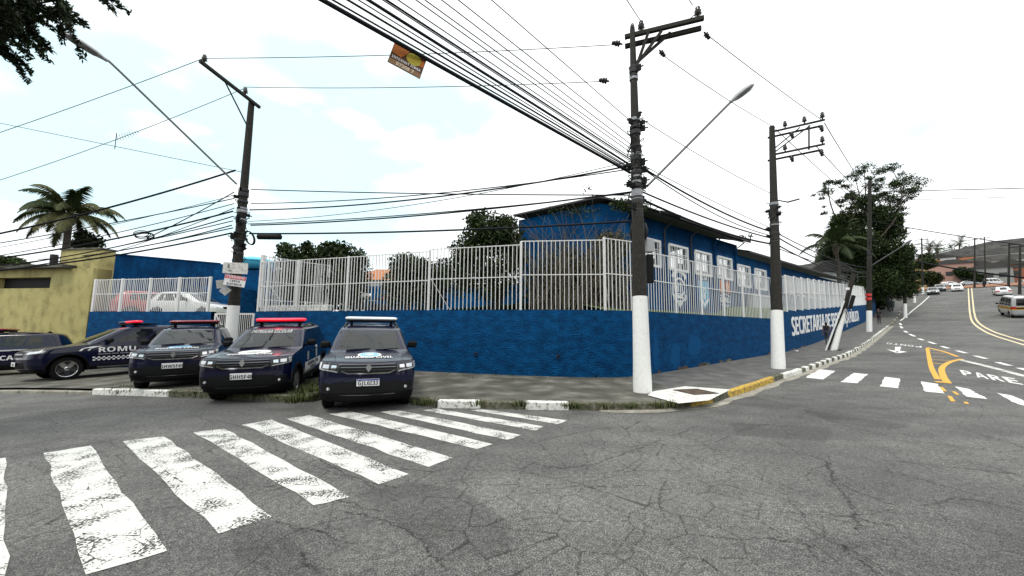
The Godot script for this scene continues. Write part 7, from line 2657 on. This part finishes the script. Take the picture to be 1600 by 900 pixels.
	var c := w - l * 0.80 - f * 1.56
	seat(root, Vector3(c.x + f.x * 0.13, 0, c.z + f.z * 0.13), yaw, 3.1, [0.12, 0.14])

# ---------- people, motorcycles, far things ----------
func sdf_mesh(bones: Array, cell: float) -> MB:
	# one skin round tapered capsules: [a, b, ra, rb, colour]; meshed as surface nets
	var lo := Vector3.ONE * 1e9
	var hi := -lo
	for k in bones:
		var r := maxf(k[2], k[3]) + cell * 2.0
		lo = lo.min(k[0] - Vector3.ONE * r).min(k[1] - Vector3.ONE * r)
		hi = hi.max(k[0] + Vector3.ONE * r).max(k[1] + Vector3.ONE * r)
	var n := Vector3i(((hi - lo) / cell).ceil()) + Vector3i.ONE
	var d := PackedFloat32Array()
	d.resize(n.x * n.y * n.z)
	d.fill(1.0)
	var near := PackedInt32Array()
	near.resize(d.size())
	var best := PackedFloat32Array()
	best.resize(d.size())
	best.fill(9.0)
	for bi in bones.size():
		var k: Array = bones[bi]
		var a: Vector3 = k[0]
		var ab: Vector3 = k[1] - a
		var l2 := maxf(ab.length_squared(), 1e-9)
		var r := maxf(k[2], k[3]) + cell * 3.0
		var p0 := Vector3i(((a.min(k[1]) - Vector3.ONE * r - lo) / cell).floor()).max(Vector3i.ZERO)
		var p1 := Vector3i(((a.max(k[1]) + Vector3.ONE * r - lo) / cell).ceil()).min(n - Vector3i.ONE)
		for z in range(p0.z, p1.z + 1):
			for y in range(p0.y, p1.y + 1):
				for x in range(p0.x, p1.x + 1):
					var p := lo + Vector3(x, y, z) * cell
					var t := clampf((p - a).dot(ab) / l2, 0, 1)
					var q := p.distance_to(a + ab * t) - lerpf(k[2], k[3], t)
					var i := (z * n.y + y) * n.x + x
					var h := clampf(0.5 + 0.5 * (d[i] - q) / 0.035, 0, 1)
					d[i] = lerpf(d[i], q, h) - 0.035 * h * (1.0 - h)
					if q < best[i]:
						best[i] = q; near[i] = bi
	var mb := MB.new()
	var id := {}
	var step := [1, n.x, n.x * n.y]
	for z in n.z - 1:
		for y in n.y - 1:
			for x in n.x - 1:
				var i := (z * n.y + y) * n.x + x
				var s := Vector3.ZERO
				var c := 0
				for e in 12:
					var ax := e / 4
					var u: int = step[(ax + 1) % 3] * (e & 1) + step[(ax + 2) % 3] * ((e >> 1) & 1)
					var v0 := d[i + u]
					var v1 := d[i + u + step[ax]]
					if (v0 < 0) != (v1 < 0):
						var o := Vector3.ZERO
						o[(ax + 1) % 3] = e & 1
						o[(ax + 2) % 3] = (e >> 1) & 1
						o[ax] = v0 / (v0 - v1)
						s += o; c += 1
				if c:
					id[i] = mb.V.size()
					mb.V.append(lo + (Vector3(x, y, z) + s / c) * cell)
					var g := Vector3(d[i + 1] - d[i], d[i + n.x] - d[i], d[i + n.x * n.y] - d[i])
					mb.N.append(g.normalized() if g.length_squared() > 1e-12 else Vector3.UP)
					mb.C.append(bones[near[i]][4])
	for i in id:
		for ax in 3:
			if (d[i] < 0) == (d[i + step[ax]] < 0): continue
			var a: int = step[(ax + 1) % 3]
			var b: int = step[(ax + 2) % 3]
			if id.has(i - a) and id.has(i - b) and id.has(i - a - b):
				mb.tri_i(id[i], id[i - a], id[i - a - b]); mb.tri_i(id[i], id[i - a - b], id[i - b])
	return mb
func person(label: String, p: Vector3, yaw: float, h: float, top: Color, legs: Color, skin: Color, hair: Color, stride: float, bag := false) -> void:
	var root := thing("person", label, "person", p, yaw)
	var k := h / 1.7
	var V := func(x: float, y: float, z: float) -> Vector3: return Vector3(x, y, z) * k
	var B := []
	var add := func(a: Vector3, b: Vector3, ra: float, rb: float, c: Color) -> void: B.append([a, b, ra * k, rb * k, c])
	add.call(V.call(0, 0.95, 0), V.call(0, 1.15, 0), 0.135, 0.12, legs)
	add.call(V.call(0, 1.12, 0), V.call(0, 1.36, 0), 0.125, 0.15, top)
	add.call(V.call(-0.15, 1.40, 0), V.call(0.15, 1.40, 0), 0.075, 0.075, top)
	add.call(V.call(0, 1.42, 0), V.call(0, 1.52, 0.01), 0.05, 0.048, skin)
	add.call(V.call(0, 1.57, 0.015), V.call(0, 1.63, 0.01), 0.078, 0.09, skin)
	for s in [-1.0, 1.0]:
		var st: float = stride * s
		add.call(V.call(0.085 * s, 0.92, 0), V.call(0.09 * s, 0.50, st * 0.5 + 0.03), 0.09, 0.06, legs)
		add.call(V.call(0.09 * s, 0.50, st * 0.5 + 0.03), V.call(0.095 * s, 0.09, st), 0.058, 0.042, legs)
		add.call(V.call(0.095 * s, 0.045, st - 0.03), V.call(0.1 * s, 0.035, st + 0.14), 0.045, 0.035, Color(0.02, 0.02, 0.02))
		var el: Vector3 = V.call(0.24 * s, 1.13, -st * 0.25 - 0.03)
		var wr: Vector3 = V.call(0.25 * s, 0.89, -st * 0.4 + 0.06)
		add.call(V.call(0.185 * s, 1.39, 0), el, 0.05, 0.04, top if bag else skin)
		add.call(el, wr, 0.04, 0.028, skin)
		add.call(wr, wr + V.call(0, -0.08, 0.015), 0.03, 0.028, skin)
		for f in 4: add.call(wr + V.call(0.0, -0.09, -0.02 + f * 0.018), wr + V.call(-0.01 * s, -0.17 + 0.008 * absf(f - 1.5), -0.012 + f * 0.018), 0.011, 0.009, skin)
		add.call(wr + V.call(0, -0.03, 0.03), wr + V.call(-0.01 * s, -0.1, 0.06), 0.011, 0.009, skin)
	part("figure", sdf_mesh(B, 0.026 * k), M.cloth, root)
	var H := []
	H.append([V.call(0, 1.62, -0.025), V.call(0, 1.66, -0.01), 0.09 * k, 0.088 * k, hair])
	H.append([V.call(0, 1.55, -0.06), V.call(0, 1.62, -0.04), 0.05 * k, 0.07 * k, hair])
	part("hair", sdf_mesh(H, 0.02 * k), M.cloth, root)
	if bag:
		var mb := MB.new()
		mb.rbox(V.call(-0.24, 1.05, -0.1), V.call(0.10, 0.34, 0.28), 0.04 * k)
		part("bag", mb, mat(lin(0.04, 0.015, 0.012), 0.7), root)
func motorbike(label: String, T: Transform3D, m: Material, rider := false, group := "") -> void:
	var root := thing("motorcycle", label, "motorcycle", T.origin, 0.0, group)
	root.basis = T.basis
	for z in [0.65, -0.62]:
		var mb := MB.new()
		mb.lathe([Vector2(0.2, -0.045), Vector2(0.29, -0.045), Vector2(0.305, 0.0), Vector2(0.29, 0.045), Vector2(0.2, 0.045), Vector2(0.2, -0.045)], 20, Transform3D(Basis(Vector3(0, 0, 1), PI / 2), Vector3(0, 0.305, z)))
		part("wheel", mb, M.rubber, root)
	var mb := MB.new()
	mb.tube([Vector3(0, 0.42, 0.25), Vector3(0, 0.78, 0.32), Vector3(0, 0.80, -0.1), Vector3(0, 0.45, -0.2), Vector3(0, 0.42, 0.25)], [0.035], 6)
	for s in [-0.08, 0.08]:
		mb.tube([Vector3(s, 0.305, 0.65), Vector3(s, 0.9, 0.40)], [0.028], 6)
		mb.tube([Vector3(s, 0.305, -0.62), Vector3(s, 0.62, -0.42)], [0.028], 6)
	mb.rbox(Vector3(0, 0.42, 0.05), Vector3(0.26, 0.3, 0.4), 0.05)
	part("frame", mb, M.dark_grey, root)
	mb = MB.new()
	mb.tube([Vector3(0, 0.82, 0.4), Vector3(0, 0.90, 0.22), Vector3(0, 0.84, -0.05)], [0.09, 0.15, 0.09], 10)
	mb.rbox(Vector3(0, 0.68, 0.68), Vector3(0.12, 0.03, 0.34), 0.01)
	part("tank", mb, m, root)
	mb = MB.new()
	mb.rbox(Vector3(0, 0.82, -0.38), Vector3(0.24, 0.09, 0.62), 0.03, Basis(Vector3.RIGHT, 0.08))
	part("seat", mb, M.black, root)
	mb = MB.new()
	mb.tube([Vector3(-0.36, 1.05, 0.25), Vector3(-0.1, 1.0, 0.40), Vector3(0.1, 1.0, 0.40), Vector3(0.36, 1.05, 0.25)], [0.016], 6)
	part("handlebar", mb, M.chrome, root)
	mb = MB.new()
	mb.lathe([Vector2(0.0, 0.0), Vector2(0.09, 0.03), Vector2(0.08, 0.1), Vector2(0.0, 0.12)], 12, Transform3D(Basis(Vector3.RIGHT, PI / 2), Vector3(0, 0.92, 0.46)))
	part("headlamp", mb, M.lamp_white, root)
	if rider:
		var dk := Color(0.015, 0.015, 0.018)
		var bn := [[Vector3(0, 0.92, -0.3), Vector3(0, 1.35, -0.12), 0.15, 0.17, dk], [Vector3(0, 1.45, -0.08), Vector3(0, 1.62, -0.02), 0.06, 0.06, dk], [Vector3(0, 1.68, 0.0), Vector3(0, 1.72, 0.0), 0.13, 0.13, Color(0.03, 0.03, 0.03)]]
		for s in [-1, 1]:
			bn.append([Vector3(0.1 * s, 0.9, -0.3), Vector3(0.18 * s, 0.78, 0.15), 0.09, 0.07, dk])
			bn.append([Vector3(0.18 * s, 0.78, 0.15), Vector3(0.16 * s, 0.38, 0.0), 0.07, 0.05, dk])
			bn.append([Vector3(0.18 * s, 1.38, -0.1), Vector3(0.3 * s, 1.12, 0.05), 0.06, 0.05, dk])
			bn.append([Vector3(0.3 * s, 1.12, 0.05), Vector3(0.34 * s, 1.06, 0.25), 0.05, 0.04, dk])
		var pr := thing("person", "rider in dark clothes and helmet on the far motorcycle", "person", T.origin)
		pr.basis = T.basis
		part("figure", sdf_mesh(bn, 0.05), M.cloth, pr)
func windows_on(root: Node, o: Vector3, dx: Vector3, n: Vector3, cols: int, rows: int, w: float, h: float, px: float, py: float, m: Material) -> void:
	for j in rows:
		for i in cols:
			var mb := MB.new()
			var c := o + dx * (i * px) + Vector3(0, j * py, 0)
			mb.rbox(c, Vector3(w, h, 0.12), 0.0, Basis(dx, Vector3.UP, n))
			part("window", mb, m, root)
func far_things() -> void:
	# two people on the climbing pavement
	var p := at_px(1293, 538, 0.17)
	person("person in a black top and dark trousers walking up beside the painted lettering", p, 2.3, 33.0 / FOC * -p.z, Color(0.012, 0.012, 0.013), Color(0.045, 0.045, 0.055), Color(0.22, 0.11, 0.07), Color(0.01, 0.008, 0.006), 0.14)
	p = at_px(1374, 506, 0.17)
	person("person in dark clothes with a shoulder bag coming down past the red-banded pole", p, -0.8, 23.0 / FOC * -p.z, Color(0.014, 0.012, 0.012), Color(0.015, 0.014, 0.016), Color(0.16, 0.08, 0.055), Color(0.012, 0.01, 0.01), 0.16, true)
	# shelter by the bus stop
	var a := at_px(1386, 487, 0.17)
	var s := thing("bus_shelter", "low dark wooden shelter on the pavement beyond the red-banded pole", "shelter", a, 0.93)
	var z := -a.z / 40.0
	var mb := MB.new()
	mb.rbox(Vector3(0, 1.9 * z, 0), Vector3(2.9 * z, 0.14 * z, 1.2 * z), 0.02)
	part("roof", mb, M.black, s)
	for x in [-1.2, 0.1, 1.2]:
		mb = MB.new()
		mb.rbox(Vector3(x * z, 0.92 * z, 0.3), Vector3(0.12 * z, 1.85 * z, 0.12 * z), 0.01)
		part("post", mb, M.dark_grey, s)
	mb = MB.new()
	mb.bar(Vector3(0.1 * z, 1.2 * z, 0.36), Vector3(0.7 * z, 1.8 * z, 0.36), 0.1 * z, 0.08 * z)
	part("brace", mb, M.light_grey, s)
	mb = MB.new()
	mb.rbox(Vector3(-0.3 * z, 0.5 * z, -0.4), Vector3(1.8 * z, 0.08 * z, 0.4 * z), 0.01)
	part("bench", mb, M.dark_grey, s)
	var bl := MB.new()
	for i in 8:
		var t0 := 50.2 + i * 0.8
		bl.quad(tnw(t0, 0.0, G(tnw(t0, 0).x, tnw(t0, 0).z) - 0.2), tnw(t0 + 0.8, 0.0, G(tnw(t0 + 0.8, 0).x, tnw(t0 + 0.8, 0).z) - 0.2), tnw(t0 + 0.8, 0.0, G(tnw(t0, 0).x, tnw(t0, 0).z) + 3.0), tnw(t0, 0.0, G(tnw(t0, 0).x, tnw(t0, 0).z) + 3.0))
	solo("blue_gate", bl, M.blue_smooth, "tall blue sheet gate at the end of the lettered wall behind the shelter", "gate")
	# bin beside the shelter
	p = at_px(1394, 486, 0.17)
	s = thing("litter_bin", "dark green litter bin on a post beside the shelter", "litter bin", p)
	mb = MB.new()
	mb.tube([Vector3(0, 0, 0), Vector3(0, 0.5, 0)], [0.05], 8)
	part("post", mb, M.dark_grey, s)
	mb = MB.new()
	mb.lathe([Vector2(0.0, 0.45), Vector2(0.26, 0.45), Vector2(0.34, 1.25), Vector2(0.36, 1.28), Vector2(0.3, 1.3), Vector2(0.27, 0.6)], 14)
	part("bin_body", mb, mat(lin(0.012, 0.05, 0.045), 0.5), s)
	# litter on the pavement
	mb = MB.new()
	mb.rbox(Vector3.ZERO, Vector3(0.16, 0.05, 0.1), 0.02, Basis(Vector3.UP, 0.5))
	var o := solo("paper_scrap", mb, M.white_paint, "crumpled white paper scrap on the pavement below the lettering", "litter")
	o.position = at_px(1245, 549, 0.17) + Vector3(0, 0.02, 0)
	# motorcycles seen through the front fence
	for q in [[563, 18.0, 1.2, M.car_silver, "silver motorcycle parked behind the front fence"], [600, 18.6, 1.0, M.car_red, "red motorcycle parked behind the front fence"]]:
		p = wp(q[0], 480, q[1])
		motorbike(q[4], Transform3D(Basis(Vector3.UP, q[2]), Vector3(p.x, 2.1, p.z)), q[3])
	p = at_px(1538, 449)
	motorbike("dark motorcycle riding up the main road near the roundabout", Transform3D(Basis(Vector3.UP, PI - 0.8), p), M.black, true)
	# hilltop: red earth island, halls and houses
	var ra := []
	var rb := []
	for i in 25:
		var n := lerpf(-13.0, 60.0, i / 24.0)
		ra.append(tn(114.0 + 2.0 * sin(n * 0.2), n)); rb.append(tn(150.0, n))
	struct("red_earth", strip(ra, rb, 0.12, 0.15, 6), M.red_soil)
	var D := Vector3(0.8, 0, -0.6)
	var Nn := Vector3(0.6, 0, 0.8)
	var hb := func(called: String, label: String, px: float, py_top: float, depth: float, w: float, deep: float, wall: Material, roof: Material, pitch_h: float, turn: float, wins: Array) -> void:
		var c := wp(px, 430, depth)
		var g := G(c.x, c.z)
		var top := wp(px, py_top, depth).y
		var root := thing(called, label, "building", Vector3(c.x, g - 1.0, c.z), turn)
		var hh := top - g + 1.0 - pitch_h
		var m2 := MB.new()
		m2.rbox(Vector3(0, hh * 0.5, 0), Vector3(w, hh, deep), 0.0)
		part("wall", m2, wall, root)
		m2 = MB.new()
		m2.prism(PackedVector2Array([Vector2(-w * 0.54, hh - 0.1), Vector2(w * 0.54, hh - 0.1), Vector2(w * 0.1, hh + pitch_h), Vector2(-w * 0.1, hh + pitch_h)]), deep * 1.08, Transform3D(Basis(), Vector3(0, 0, -deep * 0.54)))
		part("roof", m2, roof, root)
		if wins: windows_on(root, Vector3(-w * 0.5 + wins[2] * 0.7, hh * wins[4], deep * 0.5 + 0.02), Vector3.RIGHT, Vector3(0, 0, 1), wins[0], wins[1], wins[2] * 0.6, wins[3] * 0.55, wins[2], wins[3], M.dark_grey)
	var hall_roof := tri_mat(ramp_tex(noise_img(256, 256, 0.03, 73, 4), [[0.0, lin(0.05, 0.052, 0.05)], [0.5, lin(0.10, 0.10, 0.096)], [1.0, lin(0.2, 0.195, 0.18)]]), Vector3(0.05, 0.05, 0.05), 0.9)
	hb.call("market_hall", "long hall with a grey sloping roof on the hilltop", 1590, 379, 150.0, 56.0, 18.0, mat(lin(0.5, 0.49, 0.46), 0.9), hall_roof, 5.0, -0.95, [9, 3, 6.0, 3.0, 0.35])
	hb.call("long_house", "pale long house in front of the hilltop hall", 1560, 402, 128.0, 30.0, 9.0, mat(lin(0.58, 0.56, 0.5), 0.9), hall_roof, 1.6, -0.95, [8, 1, 3.6, 3.0, 0.6])
	hb.call("white_house", "white house with a pale roof below the skyline palm", 1500, 393, 165.0, 18.0, 14.0, mat(lin(0.55, 0.55, 0.53), 0.9), M.light_grey, 2.5, -0.9, [4, 1, 4.0, 3.0, 0.55])
	hb.call("grey_house", "grey low house among the hilltop trees", 1470, 402, 150.0, 16.0, 12.0, mat(lin(0.22, 0.21, 0.2), 0.9), M.roof, 2.0, -0.85, [3, 1, 4.5, 3.0, 0.55])
	hb.call("cream_house", "cream two-storey house behind the roadside poles", 1545, 398, 160.0, 24.0, 12.0, mat(lin(0.50, 0.44, 0.34), 0.9), M.roof, 2.2, -0.9, [5, 2, 4.4, 3.4, 0.4])
	for i in 9:
		var hc: Array = [["ochre", lin(0.34, 0.24, 0.1)], ["white", lin(0.6, 0.6, 0.58)], ["rose", lin(0.38, 0.22, 0.18)], ["tan", lin(0.3, 0.24, 0.17)], ["pale blue", lin(0.25, 0.34, 0.4)], ["grey", lin(0.25, 0.25, 0.24)], ["cream", lin(0.48, 0.43, 0.32)], ["brick red", lin(0.26, 0.1, 0.06)], ["green", lin(0.16, 0.24, 0.16)]][i]
		hb.call("hill_house", "small %s house among the trees on the hilltop" % hc[0], [1448, 1466, 1484, 1516, 1528, 1541, 1556, 1573, 1598][i], [406, 400, 408, 404, 410, 414, 412, 409, 413][i], [128.0, 140.0, 124.0, 138.0, 122.0, 118.0, 121.0, 119.0, 117.0][i], 8.0 + (i * 5) % 4, 7.0, mat(hc[1], 0.9), M.roof_red if i % 3 == 0 else M.roof, 1.3, -0.9 + 0.1 * (i % 3), [3, 1, 2.6, 2.4, 0.62])
	# small yellow-and-green house roofs behind the wall on the left of the big tree
	hb.call("roof_house", "dark roofed house behind the blue building beside the big tree", 1262, 414, 46.0, 7.0, 6.0, M.light_grey, M.roof, 1.2, 0.2, [])
	# a wooded hill behind everything
	var rows := []
	var nz := FastNoiseLite.new()
	nz.seed = 4
	nz.frequency = 0.02
	for i in 9:
		var row := PackedVector3Array()
		for j in 40:
			var px := lerpf(1290, 1900, j / 39.0)
			var dpt := lerpf(185.0, 330.0, i / 8.0)
			var q := wp(px, 430, dpt)
			var yy := wp(px, 412 - 22.0 * exp(-pow((px - 1500.0) / 60.0, 2.0)) - 10.0 * exp(-pow((px - 1640.0) / 90.0, 2.0)), dpt).y
			var e := sin(PI * clampf(i / 8.0, 0, 1) * 0.5)
			row.append(Vector3(q.x, lerpf(G(q.x, q.z) - 1.0, yy, e) + nz.get_noise_2d(q.x, q.z) * 3.0 * e, q.z))
		rows.append(row)
	mb = MB.new()
	mb.grid(rows)
	struct("hill", mb, M.lawn)
	# treetops on the hill
	var r := RandomNumberGenerator.new()
	r.seed = 17
	mb = MB.new()
	for i in 420:
		var j := r.randi_range(2, 38)
		var k := r.randi_range(2, 8)
		var c: Vector3 = rows[k][j] + Vector3(r.randf_range(-4, 4), r.randf_range(0, 2.5), r.randf_range(-4, 4))
		leaves(mb, c, Vector3(3.0, 2.2, 3.0), 60, 0.6, DARK, r)
	var w := struct("wood", mb, M.leaf)
	w.set_meta("kind", "stuff")
	w.set_meta("label", "far wood covering the hill behind the roundabout")
	w.set_meta("category", "wood")
	# houses and trees across the street, behind the viewer: they stand in the glass and paint of the parked cars
	var k2 := 0
	for q in [[-19.0, 12.0, 13.0, 5.6, 0.25, "ochre"], [-4.0, 15.5, 11.0, 6.6, 0.1, "grey"], [10.0, 16.0, 12.0, 5.2, -0.2, "cream"], [26.0, 14.0, 13.0, 6.2, -0.5, "brown"]]:
		var col: Color = [lin(0.30, 0.22, 0.11), lin(0.22, 0.22, 0.21), lin(0.36, 0.33, 0.26), lin(0.20, 0.14, 0.10)][k2]
		var root := thing("street_house", "%s plastered house across the street from the blue wall" % q[5], "house", on(q[0], q[1]), q[4] + PI)
		var m2 := MB.new()
		m2.rbox(Vector3(0, q[3] * 0.5 - 0.5, 0), Vector3(q[2], q[3] + 1.0, 7.0), 0.02)
		part("wall", m2, mat(col, 0.9), root)
		m2 = MB.new()
		m2.prism(PackedVector2Array([Vector2(-4.0, 0.0), Vector2(4.0, 0.0), Vector2(0.0, 1.9)]), q[2] + 0.8, Transform3D(Basis(Vector3.UP, PI / 2), Vector3(-q[2] * 0.5 - 0.4, q[3], 0)))
		part("roof", m2, M.roof_red, root)
		windows_on(root, Vector3(-q[2] * 0.34, 1.6, 3.51), Vector3.RIGHT, Vector3(0, 0, 1), 3, 2, 1.3, 1.2, q[2] * 0.33, 2.7, M.dark_grey)
		k2 += 1
	for q in [[-11.5, 8.5, 5.6, 91], [4.0, 10.5, 5.0, 92], [17.5, 9.5, 5.4, 93]]:
		var cl := []
		r.seed = q[3]
		for i in 9: cl.append([Vector3(r.randf_range(-1.6, 1.6), q[2] * r.randf_range(0.45, 1.0), r.randf_range(-1.6, 1.6)), Vector3(1.3, 1.0, 1.3) * r.randf_range(0.7, 1.1)])
		bush("street_tree", ["leafy tree before the ochre house across the street", "leafy tree before the grey house across the street", "leafy tree before the brown house across the street"][q[3] - 91], "tree", on(q[0], q[1]), cl, 330, 0.14, DARK, q[3], 2)

func _ready() -> void:
	rng.seed = 2024
	make_slope()
	look_and_light()
	make_materials()
	ground()
	markings()
	compound()
	poles()
	notices()
	cables()
	cars()
	far_things()
	plants()
